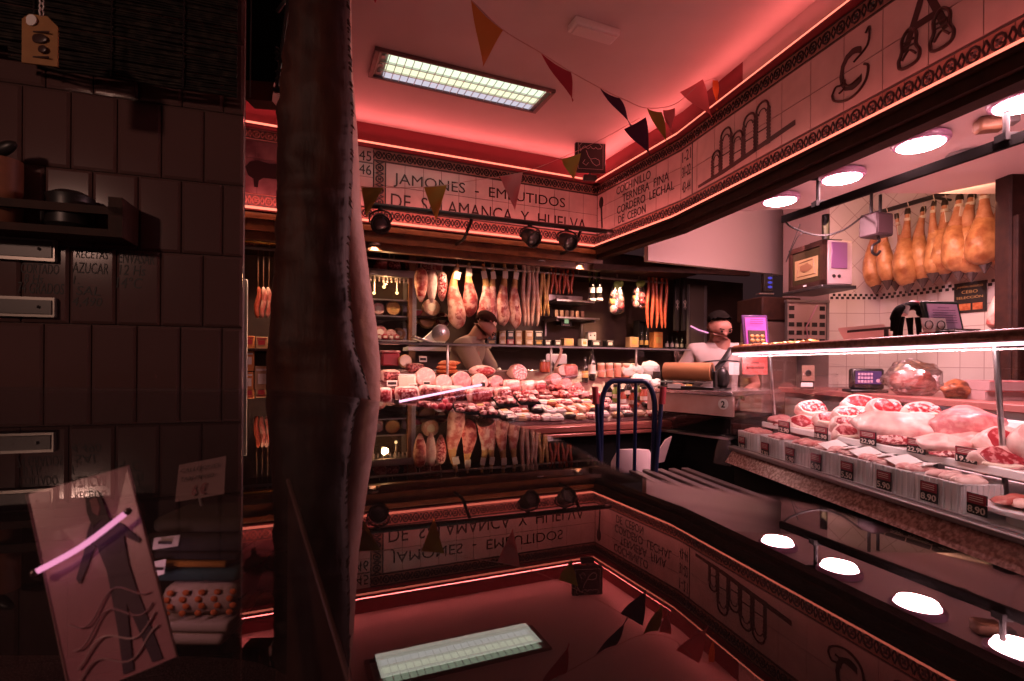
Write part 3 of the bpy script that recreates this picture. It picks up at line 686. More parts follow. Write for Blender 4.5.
# brown pieces high up at the left with little pennants
for i, px in enumerate((381, 394, 412, 428, 437)):
    s0, z0 = BK(px, 263, .35)
    t = thing('dried_cut', 'small brown dried cut, %s from the left under the cornice' % ORD[i], 'cured meat', B(s0, .35, z0), RZB, 'small dried cuts under the cornice')
    mb = MB(); mb.ell((0, 0, -.02), (.06, .04, .055), amp=.35, seed=i*2.); link('meat', mb, m_meatd if i % 2 else m_hamred, t, ang=80)
    mb = MB(); mb.prism([(-.022, -.075), (.022, -.075), (0, -.115)], .003, frame((0, -.045, 0), (1, 0, 0), Z3)); link('pennant', mb, m_label, t)
    mb = MB(); mb.tube([V((0, 0, .95-z0)), V((0, 0, 0))], .003, 5); link('string', mb, m_rope, t)
for i, px in enumerate((258, 263.5, 269)):
    sausage('slim dark hanging sausage, %s from the left in the gap left of the hide' % ORD[i], px, 287, 318, .02, m_hampink if i else m_chor, 'dark sausages left of the hide', o=.3)
for i, px in enumerate((249, 259, 269)):
    s0, z0 = BK(px, 238, .3)
    t = thing('dried_cut', 'dark dried cut above the brass rail, %s from the tiled wall' % ORD[i], 'cured meat', B(s0, .3, z0), RZB, 'dried cuts above the brass rail')
    mb = MB(); mb.ell((0, 0, 0), (.07, .05, .06), amp=.35, seed=i*3.); link('meat', mb, m_meatd, t, ang=80)
    mb = MB(); mb.tube([V((0, 0, .95-z0)), V((0, 0, 0))], .003, 5); link('string', mb, m_rope, t)
a = B(-3.6, .1, BK(258, 241, .1)[1]); b_ = B(-2.35, .1, BK(258, 241, .1)[1])
t = thing('brass_rail', 'shiny brass rail across the recess left of the brown hide', 'rail', a); part('bar', MB().tube([a, b_], .02, 10), M('brass', (.8, .5, .12), .25, 1.), t)
mb = MB(); mb.tube([a, a+V((0, 0, .1))], .01, 6); mb.tube([b_, b_+V((0, 0, .1))], .01, 6); part('bracket', mb, m_wood, t)

# ------------------------------------------------------------------ back shelves and what stands on them
def shelf(lab, s0, s1, o0, o1, z, mat=m_greysteel, th=.02):
    t = thing('shelf', lab, 'shelf', B((s0+s1)/2, (o0+o1)/2, z), RZB); L = s1-s0
    link('board', MB().box((0, 0, -th/2), (L, o1-o0, th), bev=.003), mat, t)
    mb = MB()
    for x in (-L/2+.03, L/2-.03): mb.box((x, (o1-o0)/2-.01, -.1), (.02, .02, .18)); mb.box((x, .02, -.03), (.02, (o1-o0)*.8, .02))
    link('bracket', mb, mat, t); return t
sz = BK(600, 348, .62)[1]
s_a, s_b = BK(410, 347, .62)[0], BK(692, 347, .62)[0]
shelf('long steel shelf behind the deli counter under the hanging hams', s_a, s_b, .42, .84, sz)
def carton(lab, px, y0, y1, wpx, col, o=.55, group='cartons on the back shelf', z0=None, labm=None, dep=.09):
    sL, zt = BK(px-wpx/2, y0, o); sR, zb = BK(px+wpx/2, y1, o)
    if z0 is not None: zb = z0
    hh = max(zt-zb, .03); w_ = (sR-sL)*.94
    t = thing('carton', lab, 'box', B((sL+sR)/2, o, zb), RZB, group)
    link('body', MB().box((0, 0, hh/2), (w_, dep, hh), bev=.003), m_box[col], t)
    if labm:
        mb = MB(); mb.box((0, -dep/2-.001, hh*.52), (w_*.6, .003, hh*.38)); mb.box((0, -dep/2-.001, hh*.86), (w_*.8, .003, hh*.08)); link('printed_panel', mb, labm, t)
    return zt
row = [(490, 'black', 10), (501, 'tan', 7), (509, 'red', 7), (517, 'tan', 7), (527.5, 'tan', 8), (537, 'black', 9)]
for i, (px, c, w_) in enumerate(row):
    zt = carton('%s carton, %s from the left in the bottom layer below the hams' % (c, ORD[i]), px, 339.5, 348, w_, c, .55, z0=sz, labm=m_goldlab if c == 'black' else m_label)
    carton('%s carton, %s from the left in the top layer below the hams' % (row[(i*2+1) % 6][1] if i not in (0, 5) else c, ORD[i]), px, 330.5, 339, w_, row[(i*2+1) % 6][1] if i not in (0, 5) else c, .55, z0=zt+.001, labm=m_label, group='upper cartons on the back shelf')
for i, (px, y0, w_, c) in enumerate(((546, 340, 7, 'black'), (556, 340, 7, 'black'), (567, 338.5, 10, 'tan'), (582.5, 339, 6, 'white'), (594, 340, 10, 'black'), (608, 340, 7, 'black'), (632, 337, 9, 'tan'), (656, 332, 9, 'orange'))):
    carton('%s carton on the back shelf, %s from left in the row right of the hams' % (c, ORD[i]), px, y0, 348, w_, c, .55, z0=sz, labm=m_label if c == 'black' else m_goldlab)
# black framed sign, dice box, case, board set
q = BK(567, 321, .6)
t = thing('menu_board', 'small black framed board with a green screen square above the cartons', 'sign', B(*[q[0], .62, q[1]]), RZB)
link('frame', MB().box((0, 0, 0), (.135, .02, .115), bev=.004), m_black, t); mb = MB(); mb.box((0, -.011, 0), (.05, .003, .05)); link('screen', mb, emis('green screen', (.55, .75, .4), .5), t)
mb = MB(); mb.box((0, -.0115, .043), (.09, .003, .006)); mb.box((0, -.0115, -.043), (.08, .003, .006)); link('lettering', mb, m_label, t)
mb = MB(); mb.box((0, .1, -.02), (.02, .22, .02)); link('bracket', mb, m_black, t)
q = BK(594.5, 333, .6)
zt = BK(594.5, 339.8, .6)[1]
t = thing('white_box', 'white box with two black dots beside the dark cartons', 'box', B(q[0], .68, zt), RZB); link('body', MB().box((0, 0, .045), (.1, .08, .09), bev=.006), m_box['white'], t)
mb = MB(); [mb.lathe([(.009, 0), (.009, .003)], (x, -.041, .05), 10, Matrix.Rotation(PI/2, 3, 'X')) for x in (-.025, .025)]; link('dots', mb, m_black, t)
mb = MB(); mb.box((0, 0, -.012), (.16, .14, .02)); mb.box((0, .06, -.05), (.1, .02, .07)); link('stand', mb, m_greysteel, t)
sA, zA = BK(552, 298, .6); sB_, zB_ = BK(590, 305, .6)
t = thing('steel_shelf', 'short bright steel shelf above the set of wooden boards', 'shelf', B((sA+sB_)/2, .65, zB_), RZB)
link('board', MB().box((0, 0, .02), (sB_-sA, .3, .025), bev=.004), m_steel, t); mb = MB(); mb.box((0, .12, .06), (sB_-sA, .02, .1)); link('back_lip', mb, m_steel, t)
zt = BK(570, 318, .6)[1]
shelf('narrow shelf holding the wooden boards', sA, sB_+.05, .48, .82, zt, m_steel)
for i in range(6):
    s_ = BK(556+i*5.2, 310, .6)[0]
    t = thing('wooden_board', 'pale upright wooden board, %s from the left in the set on the narrow shelf' % ORD[i], 'cutting board', B(s_, .6, zt), RZB, 'wooden boards in a row')
    link('board', MB().box((0, 0, .04), (.043, .03, .078), bev=.004), M('pale board wood %d' % i, (.55+.02*i, .34, .22), .6, var=(20., 3., .3, .7), col2=(.3, .15, .08)), t)
# dark bottle case and bottles
q0 = BK(638, 320, .6); q1 = BK(650, 347, .6)
t = thing('bottle_case', 'dark tall bottle case standing under the clear bags', 'case', B((q0[0]+q1[0])/2, .66, sz), RZB); hh = q0[1]-sz
mb = MB(); mb.box((0, .03, hh/2), (.13, .02, hh)); [mb.box((x, 0, hh/2), (.012, .1, hh)) for x in (-.06, .06)]; mb.box((0, 0, hh-.006), (.13, .1, .012)); mb.box((0, 0, .006), (.13, .1, .012)); link('case', mb, m_box['black'], t)
def bottle(lab, loc, hgt, r, group, body=m_bottle, lab_m=None, cap=m_black):
    t = thing('bottle', lab, 'bottle', loc, RZB, group)
    link('glass', MB().lathe([(r*.9, 0), (r, .01*hgt), (r, .58*hgt), (r*.8, .66*hgt), (r*.36, .75*hgt), (r*.34, .95*hgt)], (0, 0, 0), 14), body, t)
    link('cap', MB().lathe([(r*.38, .93*hgt), (r*.38, hgt)], (0, 0, 0), 10), cap, t)
    if lab_m: link('label', MB().lathe([(r*1.015, .18*hgt), (r*1.015, .45*hgt)], (0, 0, 0), 14), lab_m, t)
    return t
for i, px in enumerate((641.5, 646.5)): bottle('dark bottle in the tall case, %s' % ('left' if i == 0 else 'right'), B(BK(px, 340, .62)[0], .62, sz+.013), .19, .023, 'bottles in the tall case', lab_m=m_goldlab)
for i in range(5): bottle('dark small bottle, %s from the left in the row under the dark packs' % ORD[i], B(BK(667+i*5., 340, .55)[0], .55, sz), .15, .02, 'small dark bottles at the right', lab_m=m_label)
# cheese cabinet at the left
sA, zA = BK(372, 272, .3); sB_, zB_ = BK(408, 348, .3)
t = thing('cheese_cabinet', 'glass cabinet with metal frame and round cheeses behind the brown hide', 'cabinet', B((sA+sB_)/2, .3, sz), RZB)
w_ = sB_-sA+.1; hh = zA-sz
mb = MB()
for x in (-w_/2, w_/2): mb.box((x, 0, hh/2), (.035, .04, hh)); mb.box((x, .42, hh/2), (.035, .04, hh))
mb.box((0, 0, hh), (w_+.05, .05, .06)); mb.box((0, 0, 0), (w_+.05, .05, .03)); mb.box((0, .2, hh+.02), (w_, .45, .02)); link('frame', mb, m_greysteel, t)
link('glass_door', MB().box((0, -.0, hh/2), (w_-.04, .006, hh-.05)), m_glass, t)
mb = MB(); [mb.box((0, .22, hh*f), (w_, .38, .012)) for f in (.02, .38, .62)]; link('shelf', mb, m_steel, t)
mb = MB(); [mb.box((-w_/2+.04+k*.035, -.012, hh-.06), (.012, .006, .04)) for k in range(int(w_/.035))]; link('fringe', mb, m_label, t)
z1 = sz+hh*.02+.007; z2 = sz+hh*.38+.007; z3 = sz+hh*.62+.007
Rf = Matrix.Rotation(PI/2, 3, 'X')
def wheel(lab, s_, o, z, r, th, rind, face, group, tilt=.15, labm=None):
    t = thing('round_cheese', lab, 'cheese', B(s_, o, z+r), RZB, group); R = Matrix.Rotation(PI/2-tilt, 3, 'X')
    link('rind', MB().lathe([(r*.94, -th/2), (r, -th/2+.012), (r, th/2-.012), (r*.94, th/2)], (0, 0, 0), 24, R), rind, t)
    link('face', MB().lathe([(r*.86, th/2-.002), (r*.86, th/2+.004)], (0, 0, 0), 22, R), face, t)
    if labm: link('label', MB().lathe([(r*.45, th/2+.002), (r*.45, th/2+.007)], (0, 0, 0), 16, R), labm, t)
for i, (px, o, z, r, face, lb) in enumerate(((378, .45, z2, .06, m_palefc, m_label), (387, .5, z2, .055, m_pink, None), (393, .42, z2, .068, m_cheese, m_goldlab), (380, .42, z1, .065, m_pink, m_label), (399, .5, z1, .06, m_rind, m_label), (391, .42, z1, .05, m_palefc, None))):
    wheel('round cheese in the glass cabinet, %s from the left on the %s shelf' % (ORD[(0, 1, 2, 0, 2, 1)[i]], 'middle' if i < 3 else 'bottom'), BK(px, 310, o)[0], o, z, r, .05, m_rind, face, 'cheeses in the glass cabinet', labm=lb)
for i in range(4):
    q = B(BK(379+i*6, 338, .36)[0], .36, z1); t = thing('meat_pack', 'small red pack at the front of the glass cabinet, %s from the left' % ORD[i], 'pack', q, RZB, 'red packs in the cabinet')
    link('pack', MB().box((0, 0, .025), (.045, .03, .05), bev=.008), m_box['red'] if i % 2 else m_meatm, t); link('label', MB().box((0, -.016, .028), (.03, .002, .02)), m_label, t)
m_bulb = emis('warm bulb', (1., .6, .25), 3.)
for i, (px, py) in enumerate(((374, 293), (397, 293), (384, 287))):
    q = BK(px, py, .38); t = thing('cabinet_bulb', 'tiny warm bulb in the glass cabinet, %s' % ('at the left', 'at the right', 'in the middle')[i], 'light bulb', B(q[0], .38, q[1]), RZB)
    link('bulb', MB().ell((0, 0, 0), (.014, .014, .014)), m_bulb, t); link('socket', MB().lathe([(.009, .01), (.009, sz+hh-H*0-q[1])], (0, 0, 0), 8), m_greysteel, t)
# orange post right of the cabinet
q = BK(412, 300, .3); struct('column_1', MB().slab([B(q[0]-.03, .28, -H), B(q[0]+.03, .28, -H), B(q[0]+.03, .34, -H), B(q[0]-.03, .34, -H)], H+.95), m_wood, label='narrow wooden post right of the cheese cabinet')
for i, (px, py, r, face, rind, lab) in enumerate(((431, 308, .085, m_palefc, m_palesal, 'pale round of cured pork leaning under the white half ham'), (443, 320, .08, m_meatd, m_rind, 'dark labelled round right of the slicer'), (427, 320, .08, m_rind, m_rind, 'brown round cheese behind the slicer'), (414, 318, .07, m_cheese, m_rind, 'round cheese beside the wooden post'))):
    q = BK(px, py, .55); wheel(lab, q[0], .55+.06*(i % 2), q[1]-r if i == 0 else max(q[1]-r, sz+.0), r, .06, rind, face, 'rounds on the back shelf', labm=m_label if i < 2 else None)
q0 = BK(431, 308, .55); shelf('short dark shelf under the pale round of cured pork', q0[0]-.18, q0[0]+.2, .44, .84, q0[1]-.087, m_darkwood)
q = BK(416, 307, .6); t = thing('red_tin', 'red tin beside the wooden post under the half hams', 'tin', B(q[0]+.02, .6, q0[1]-.086), RZB); link('tin', MB().box((0, 0, .03), (.1, .08, .06), bev=.006), m_box['red'], t); link('lid', MB().box((0, 0, .063), (.104, .084, .01), bev=.003), m_greysteel, t)
# slicer
q = BK(427, 341, .2)
t = thing('meat_slicer', 'pale meat slicer with a round blade behind the deli counter', 'meat slicer', B(q[0], .15, q[1]-.06), RZB)
mb = MB(); mb.prism([(-.2, -.03), (.2, -.03), (.2, .0), (.12, .03), (-.1, .02), (-.2, 0)], .22, frame((0, .1, 0), (1, 0, 0), Z3)); link('base', mb, m_white, t)
mb = MB(); mb.prism([(-.05, 0), (.12, .02), (.17, .12), (.15, .17), (.1, .2), (.03, .15), (-.08, .05)], .06, frame((0, .0, 0), (1, 0, 0), Z3)); link('housing', mb, m_white, t)
link('blade', MB().lathe([(.075, -.003), (.08, 0), (.075, .003)], (.09, -.075, .12), 24, Rf), m_steel, t); link('blade_hub', MB().lathe([(.02, 0), (.018, .01)], (.09, -.085, .12), 12, Rf), m_greysteel, t)
link('carriage', MB().box((-.08, -.1, .06), (.16, .14, .02), Matrix.Rotation(.3, 3, 'Y'), .005), m_steel, t)
q = BK(441, 345, .4); t = thing('gold_pot', 'shiny brass pot right of the slicer', 'pot', B(q[0], .52, sz), RZB); link('pot', MB().lathe([(.05, 0), (.06, .01), (.06, .11), (.064, .115)], (0, 0, 0), 20), M('brass pot', (.75, .45, .15), .25, 1.), t); link('lid', MB().lathe([(.062, .115), (.03, .13), (.01, .135)], (0, 0, 0), 18), m_steel, t)
# left strip: shelf with boxes
zsh = BK(258, 349, .3)[1]; shelf('dark shelf with orange boxes left of the brown hide', -3.7, -2.4, .1, .84, zsh, m_darkwood)
for i, (px, y0, y1, w_, c) in enumerate(((250, 336, 349, 10, 'orange'), (262, 337, 349, 12, 'tan'))): carton('%s box on the dark shelf left of the brown hide' % c, px, y0, y1, w_, c, .2, 'boxes left of the hide', z0=zsh, labm=m_box['red'])
zs2 = BK(258, 392, .3)[1]; shelf('lower dark shelf left of the brown hide', -3.7, -2.4, .1, .84, zs2, m_darkwood)
for i, (px, y0, y1, w_, c) in enumerate(((249, 351, 371, 11, 'orange'), (263, 366, 390, 17, 'tan'), (249, 372, 390, 10, 'orange'))):
    carton('large %s box on the lower shelf left of the hide, %s' % (c, ('top left one', 'right one', 'bottom left one')[i]), px, y0, y1, w_, c, .2, 'boxes on the lower shelf', z0=(None, zs2, zs2)[i], labm=m_label)
for i, px in enumerate((246, 276)):
    s_, z_ = BK(px, 280, .12); t = thing('metal_post', '%s metal post of the shelving in the gap left of the hide' % ('pale' if i == 0 else 'second'), 'post', B(s_, .08, -H), RZB); link('upright', MB().box((0, 0, (z_+H)/2), (.035, .03, z_+H), bev=.005), m_greysteel, t); link('foot', MB().box((0, 0, .01), (.09, .09, .02)), m_greysteel, t)

# ------------------------------------------------------------------ deli counter
R0 = V((.21, 3.3)); CO = (R0-C).dot(W)   # offset of its front edge from the sign wall (negative: towards the viewer)
def CB(s, o, z): return B(s, CO+o, z)
SL, SR = BK(330, 400, CO)[0], BK(694, 400, CO)[0]
m_granite = M('brown granite', (.16, .07, .06), .25, var=(70., 4., .4, .62), col2=(.36, .2, .18))
m_shelfst = M('counter steel', (.5, .42, .42), .25, .9)
t = thing('deli_counter', 'long deli counter with a glass top full of cured meats under the hams', 'display counter', CB((SL+SR)/2, 0, -H), RZB)
cw = SR-SL; zf = -.385
link('plinth', MB().box((0, .45, .40), (cw-.04, .8, .80)), m_blackmat, t)
mb = MB(); mb.box((0, .02, H+zf-.035), (cw, .1, .05), bev=.01); mb.box((0, .0, H+zf-.075), (cw, .06, .025), bev=.006); link('front_rail', mb, M('red brown rail', (.3, .09, .07), .3, .3), t)
mb = MB(); mb.slab([(-cw/2, .05, H+zf), (cw/2, .05, H+zf), (cw/2, .82, H+zf+.33), (-cw/2, .82, H+zf+.33)], -.02); link('display_deck', mb, M('dull red deck', (.12, .045, .045), .5), t)
link('glass_front', MB().slab([(-cw/2, .0, H+zf), (cw/2, .0, H+zf), (cw/2, .04, H+.115), (-cw/2, .04, H+.115)], .005, V((0, 1, 0))), m_glass, t)
link('glass_shelf', MB().box((0, .35, H+.125), (cw, .64, .008)), m_glass, t)
mb = MB(); mb.box((0, .04, H+.118), (cw, .012, .010)); link('glass_edge', mb, m_greysteel, t)
mb = MB(); [mb.tube([(x, .66, H+zf+.3), (x, .66, H+.12)], .01, 8) for x in (-cw/2+.03, -cw/6, cw/6, cw/2-.03)]; link('glass_post', mb, m_steel, t)
link('back_worktop', MB().box((0, .95, H-.06), (cw, .26, .03), bev=.005), m_shelfst, t)
def deck(px, py):
    """point of the display deck on the sight line"""
    r = ray(px, py); w_ = W3; kz = .33/.77
    # z_rel = zf + kz*(o-.05)
    o0 = -(V((R0.x, R0.y)).dot(W)); a_ = w_.x*r.x + w_.y*r.y
    k = (zf + kz*(o0-.05)) / (r.z - kz*a_)
    return V((r.x*k, k, H+r.z*k))
TILT = Matrix.Rotation(math.atan(.33/.77), 3, 'X')
def wpx(p, n): return n*p.y/512
cnt = {}
def lab_(kind, row, fmt):
    k = (kind, row); cnt[k] = cnt.get(k, 0)+1
    return fmt % ORD[cnt[k]-1] + ' from left in deli counter %s' % row
def salami(px, py, w_, row, face=m_salface, case=m_palesal, L=.16, tg=False, yaw=0., nm='cut salami facing the glass'):
    p = deck(px, py); r = wpx(p, w_)/2
    t = thing('salami', lab_(nm, row, '%s ' + nm), 'cured sausage', p+V((0, 0, r*1.02)), RZB+yaw, 'cut salamis in the ' + row)
    link('casing', MB().lathe([(r*.92, 0), (r, .01), (r*.98, L*.8), (r*.6, L)], (0, 0, 0), 20, Matrix.Rotation(-PI/2-.2, 3, 'X')), case, t)
    link('cut_face', MB().lathe([(r*.9, -.004), (r*.9, .004)], (0, 0, 0), 20, Matrix.Rotation(-PI/2-.2, 3, 'X')), face, t)
    if tg: tagcard(p+V((0, 0, .02))-W3*.02, .05, .03, 'price tag in front of the largest pale mortadella of the deli counter')
    return t
tagn = [0]
def tagcard(p, w_, h_, lab, rz=RZB, group='price tags in the deli counter', mat=m_label):
    t = thing('price_tag', lab, 'price tag', p, rz, group)
    R = Matrix.Rotation(-.2, 3, 'X'); link('card', MB().box((0, 0, h_/2), (w_, .003, h_), R, .001), mat, t); link('print', MB().box((0, -.003, h_*.5), (w_*.8, .002, h_*.45), R), m_ink, t)
def chunk(px, py, w_, h_, row, mat=m_meatm, fat=m_fat, nm='marbled ham chunk', sd=0, dep=.1):
    p = deck(px, py); a = wpx(p, w_); b = wpx(p, h_)
    t = thing('ham_chunk', lab_(nm, row, '%s ' + nm), 'cured meat', p, RZB+.15*math.sin(sd), nm+'s in the ' + row)
    mb = MB(); mb.box((0, dep/2, b/2), (a, dep, b), bev=min(a, b)*.28, segs=2); mb.jit(.012, 16, sd); link('fat', mb, fat, t, ang=70)
    mb = MB(); mb.box((0, .012, b*.48), (a*.86, .04, b*.8), bev=min(a, b)*.25, segs=2); mb.jit(.008, 22, sd+3); link('lean', mb, mat, t, ang=70)
    return t
def ringroll(px, py, w_, h_, row, nm, mat, core):
    p = deck(px, py); a = wpx(p, w_); b = wpx(p, h_)
    t = thing('meat_roll', lab_(nm, row, '%s ' + nm), 'cured meat', p, RZB, nm+'s in the '+row)
    mb = MB(); mb.ell((0, 0, b/2), (a/2, .07, b/2), amp=.12, seed=px); link('rim', mb, mat, t, ang=80)
    mb = MB(); mb.ell((a*.04, -.045, b/2), (a*.36, .035, b*.34), amp=.15, seed=px+2); link('lean', mb, core, t, ang=80)
def stackp(px, py, w_, row, nm, mat, n=3):
    p = deck(px, py); a = wpx(p, w_)
    t = thing('patty_stack', lab_(nm, row, '%s ' + nm), 'food stack', p, RZB)
    for i in range(n):
        mb = MB(); mb.ell((random.uniform(-.015, .015), 0, .02+.03*i), (a/2, .08, .022), amp=.25, seed=i*3.+px); link('patty', mb, mat, t, ang=80)
def tray(px, py, w_, row, nm, items, mat=m_blackmat, dep=.13):
    p = deck(px, py); a = wpx(p, w_)
    t = thing('meat_tray', lab_(nm, row, '%s ' + nm), 'tray', p+V((0, 0, .012)), RZB, nm+'s in the '+row)
    link('tray', MB().slab([(-a/2, -dep/2, 0), (a/2, -dep/2, 0), (a/2, dep/2, .05), (-a/2, dep/2, .05)], .012), mat, t)
    for k in range(6):
        mb = MB(); mb.ell(((k % 3-1)*a*.29, (k//3-.5)*dep*.4, .03+.02*(k//3)), (a*.18, dep*.24, .018), amp=.3, seed=k+px); link('slice', mb, items[k % len(items)], t, ang=80)
    mb = MB(); mb.box((a*.2, -dep*.25, .045), (a*.3, .04, .004), TILT); link('label', mb, m_label, t)
def pack(px, py, w_, h_, row, nm, col, labm=m_label, yaw=0.):
    p = deck(px, py); a = wpx(p, w_); b = wpx(p, h_)*1.3
    t = thing('meat_pack', lab_(nm, row, '%s ' + nm), 'pack', p+V((0, 0, .01)), RZB+yaw, nm+'s in the '+row)
    link('pack', MB().box((0, 0, .012), (a, b, .028), TILT, .006), col, t); link('label', MB().box((0, -.004, .028), (a*.6, b*.55, .004), TILT), labm, t)
rb, rm, rf = 'back row', 'middle row', 'front row'
# back row
p = deck(391, 366); t = thing('red_tub', 'red lidded tub at the left end of the deli counter', 'tub', p, RZB); link('tub', MB().box((0, .04, .05), (.13, .09, .1), bev=.012), m_box['red'], t); link('lid', MB().box((0, .04, .107), (.14, .1, .016), bev=.005), m_pink, t)
p = deck(405, 368); wheel('small yellow cheese leaning beside the red tub', (V((p.x, p.y))-C).dot(U), (V((p.x, p.y))-C).dot(W), p.z-H, .05, .04, m_cheese, m_cream, None)
chunk(392, 383, 20, 13, rb, m_meatd, sd=1); chunk(417, 373, 18, 10, rb, m_meatd, m_meatd, 'dark lump of cured beef', 2)
stackp(448, 374, 22, rb, 'orange breaded patty stack', m_orange)
ringroll(482, 377, 28, 12, rb, 'rolled pink belly ring', m_rawfat, m_meat)
salami(520, 381, 17, rb, m_salface); ringroll(517, 373, 15, 9, rb, 'rolled pink belly ring', m_pink, m_orange)
salami(556, 386, 13, rb, m_pink, m_pink); salami(563, 376, 11, rb, m_palefc, m_palesal)
p = deck(572, 377); t = thing('meat_block', 'brown pink block of cooked ham behind the right salamis of the deli counter', 'cooked ham', p, RZB); link('block', MB().box((0, .05, .05), (.13, .1, .1), bev=.025, segs=3), m_pink, t); link('rind', MB().box((0, .05, .095), (.1, .08, .02), bev=.008), m_chor, t)
salami(567, 390, 12, rb, m_pink, m_pink); salami(578, 391, 9, rb, m_pink, m_pink)
# middle row
p = deck(407, 388); t = thing('cheese_block', 'white block of cheese with a price tag in the deli counter', 'cheese', p, RZB-.3); link('block', MB().box((0, .03, .045), (.12, .1, .09), bev=.01), m_cream, t); link('rind', MB().box((0, .03, .092), (.11, .09, .006)), m_white, t); tagcard(p-W3*.05+U3*.03, .06, .032, 'price tag leaning on the white cheese block')
salami(426, 388, 21, rm, m_palefc, m_palesal, tg=True, nm='pale round mortadella facing the glass')
salami(444, 392, 18, rm, m_palefc, m_palesal, nm='pale round mortadella facing the glass'); salami(462, 391, 20, rm, m_pink, m_palesal, nm='pale round mortadella facing the glass')
salami(480, 391, 18, rm, m_palefc, m_palesal, nm='pale round mortadella facing the glass'); salami(497, 390, 15, rm, m_pink)
chunk(513, 394, 18, 14, rm, m_pink, nm='pink ham chunk', sd=4); chunk(530, 394, 16, 13, rm, m_fat, nm='pink ham chunk', sd=6); chunk(541, 395, 14, 14, rm, m_meat, nm='pink ham chunk', sd=5)
tagcard(deck(391, 386)-W3*.04, .07, .04, 'wide price tag among the meats below the red tub'); tagcard(deck(423, 362), .06, .045, 'price tag standing behind the white cheese block')
# front half
for i, (px, py, w_, h_, m_) in enumerate(((385, 404, 14, 16, m_meat), (407, 403, 24, 17, m_meatm), (431, 401, 24, 16, m_meatd), (455, 401, 26, 15, m_meatd), (483, 404, 27, 16, m_meat), (506, 403, 18, 16, m_meatm))):
    chunk(px, py, w_, h_, 'second row', m_, nm='marbled cured ham piece', sd=i+10.)
for i, (px, py) in enumerate(((424, 409), (431, 411), (447, 404), (453, 404))):
    p = deck(px, py); t = thing('black_sausage', 'short dark sausage, %s from the left under the light tube' % ORD[i], 'sausage', p, RZB+.4*i, 'short dark sausages'); mb = MB(); mb.sweep([V((-.04, 0, .03)), V((0, .01, .03)), V((.04, 0, .03))], [.018, .024, .018], 10); link('casing', mb, m_meatd, t); link('knot', MB().ell((.055, 0, .03), (.012, .008, .008)), m_rope, t)
for i, (px, py) in enumerate(((434, 412), (442, 411), (445, 407), (449, 411))):
    p = deck(px, py); t = thing('red_cheese_ball', 'small red waxed ball, %s from the left under the light tube' % ORD[i], 'cheese', p, RZB, 'small red waxed balls'); link('ball', MB().ell((0, 0, .028), (.028, .028, .027)), m_box['red'], t); link('stalk', MB().lathe([(.004, .05), (.003, .065)], (0, 0, 0), 6), m_rope, t)
for px, py, w_ in ((466, 416, 24), (487, 419, 20), (505, 408, 22), (527, 406, 22)): tray(px, py, w_, rf, 'black tray of sliced cured meat', [m_meatm, m_meatd, m_pink])
FP = []
for px, py, w_, h_, c, lm, yw in ((507, 418, 16, 7, m_greysteel, m_label, .1), (522, 420, 24, 8, M('grey vacuum pack', (.3, .2, .2), .2), m_label, 0), (540, 411, 14, 6, m_box['purple'], m_label, .1), (548, 413, 12, 10, m_box['white'], m_pink, .2), (556, 405, 24, 3, m_cream, m_cream, 0),
                             (562, 411, 10, 9, m_orange, m_label, .5), (571, 414, 12, 11, m_orange, m_label, .6), (580, 411, 12, 11, m_box['tan'], m_label, .5), (547, 420, 12, 5, m_box['black'], m_label, 0), (556, 421, 16, 5, m_box['white'], m_label, 0), (589, 410, 14, 9, m_orange, m_orange, .3), (568, 399, 20, 4, m_chor, m_label, 0), (545, 401, 20, 4, m_meatd, m_label, 0)):
    FP.append((px, py, w_, h_, rf, 'flat sealed pack of meat', c, lm, yw))
for a_ in sorted(FP, key=lambda q: q[0]): pack(*a_)
for i, (px, py) in enumerate(((530, 397), (538, 398), (552, 397), (560, 396))): tagcard(deck(px, py), .05, .03, 'small price tag, %s from left of four among the middle packs' % ORD[i])
# packs of slices filling the gaps between the bigger pieces
rnd = random.Random(21)
def fill(row, nm, n, x0, x1, y0, y1, mats, w0, w1, h0, h1):
    for i in range(n):
        f = i/(n-1); px = x0+(x1-x0)*f+rnd.uniform(-2, 2); py = y0+(y1-y0)*f+rnd.uniform(-1.5, 1.5)
        pack(px, py, rnd.uniform(w0, w1), rnd.uniform(h0, h1), row, nm, mats[i % len(mats)], (m_label, m_goldlab, m_salface, m_label)[i % 4], rnd.uniform(-.3, .3))
fill('third row', 'sealed pack of slices', 16, 470, 604, 410, 404, [m_meatm, m_pink, m_meatd, m_box['white'], m_chor], 8, 13, 4, 6)
fill('fourth row', 'sealed pack of cured meat', 18, 492, 680, 415, 407, [m_meatd, m_box['white'], m_meatm, m_orange, m_box['black']], 8, 13, 4, 7)
fill('fifth row', 'small flat pack', 16, 512, 686, 422, 414, [m_box['black'], m_box['tan'], m_meatm, m_box['white'], m_box['brown']], 8, 13, 4, 6)
fill('upper right row', 'small pack', 10, 598, 690, 396, 390, [m_box['red'], m_box['white'], m_meatm, m_box['black']], 7, 11, 4, 7)
def heap(row, n, x0, x1, y0, y1):
    for i in range(n):
        f = i/(n-1); p = deck(x0+(x1-x0)*f+rnd.uniform(-1.5, 1.5), y0+(y1-y0)*f); t = thing('meat_piece', lab_('cured piece', row, '%s small cured piece'), 'cured meat', p, rnd.uniform(0, 3), 'small cured pieces in the '+row)
        mb = MB(); r_ = rnd.uniform(.03, .045); mb.ell((0, 0, r_*.7), (r_*1.3, r_, r_*.75), amp=.5, seed=i*1.7+x0); link('piece', mb, (m_meatm, m_meat, m_pink, m_meatd, m_hamred)[i % 5], t, ang=60); mb = MB(); mb.ell((0, -r_*.5, r_*.8), (r_*.8, r_*.55, r_*.5), amp=.4, seed=i+.5); link('cut_face', mb, (m_pink, m_meatm, m_meat)[i % 3], t, ang=60)
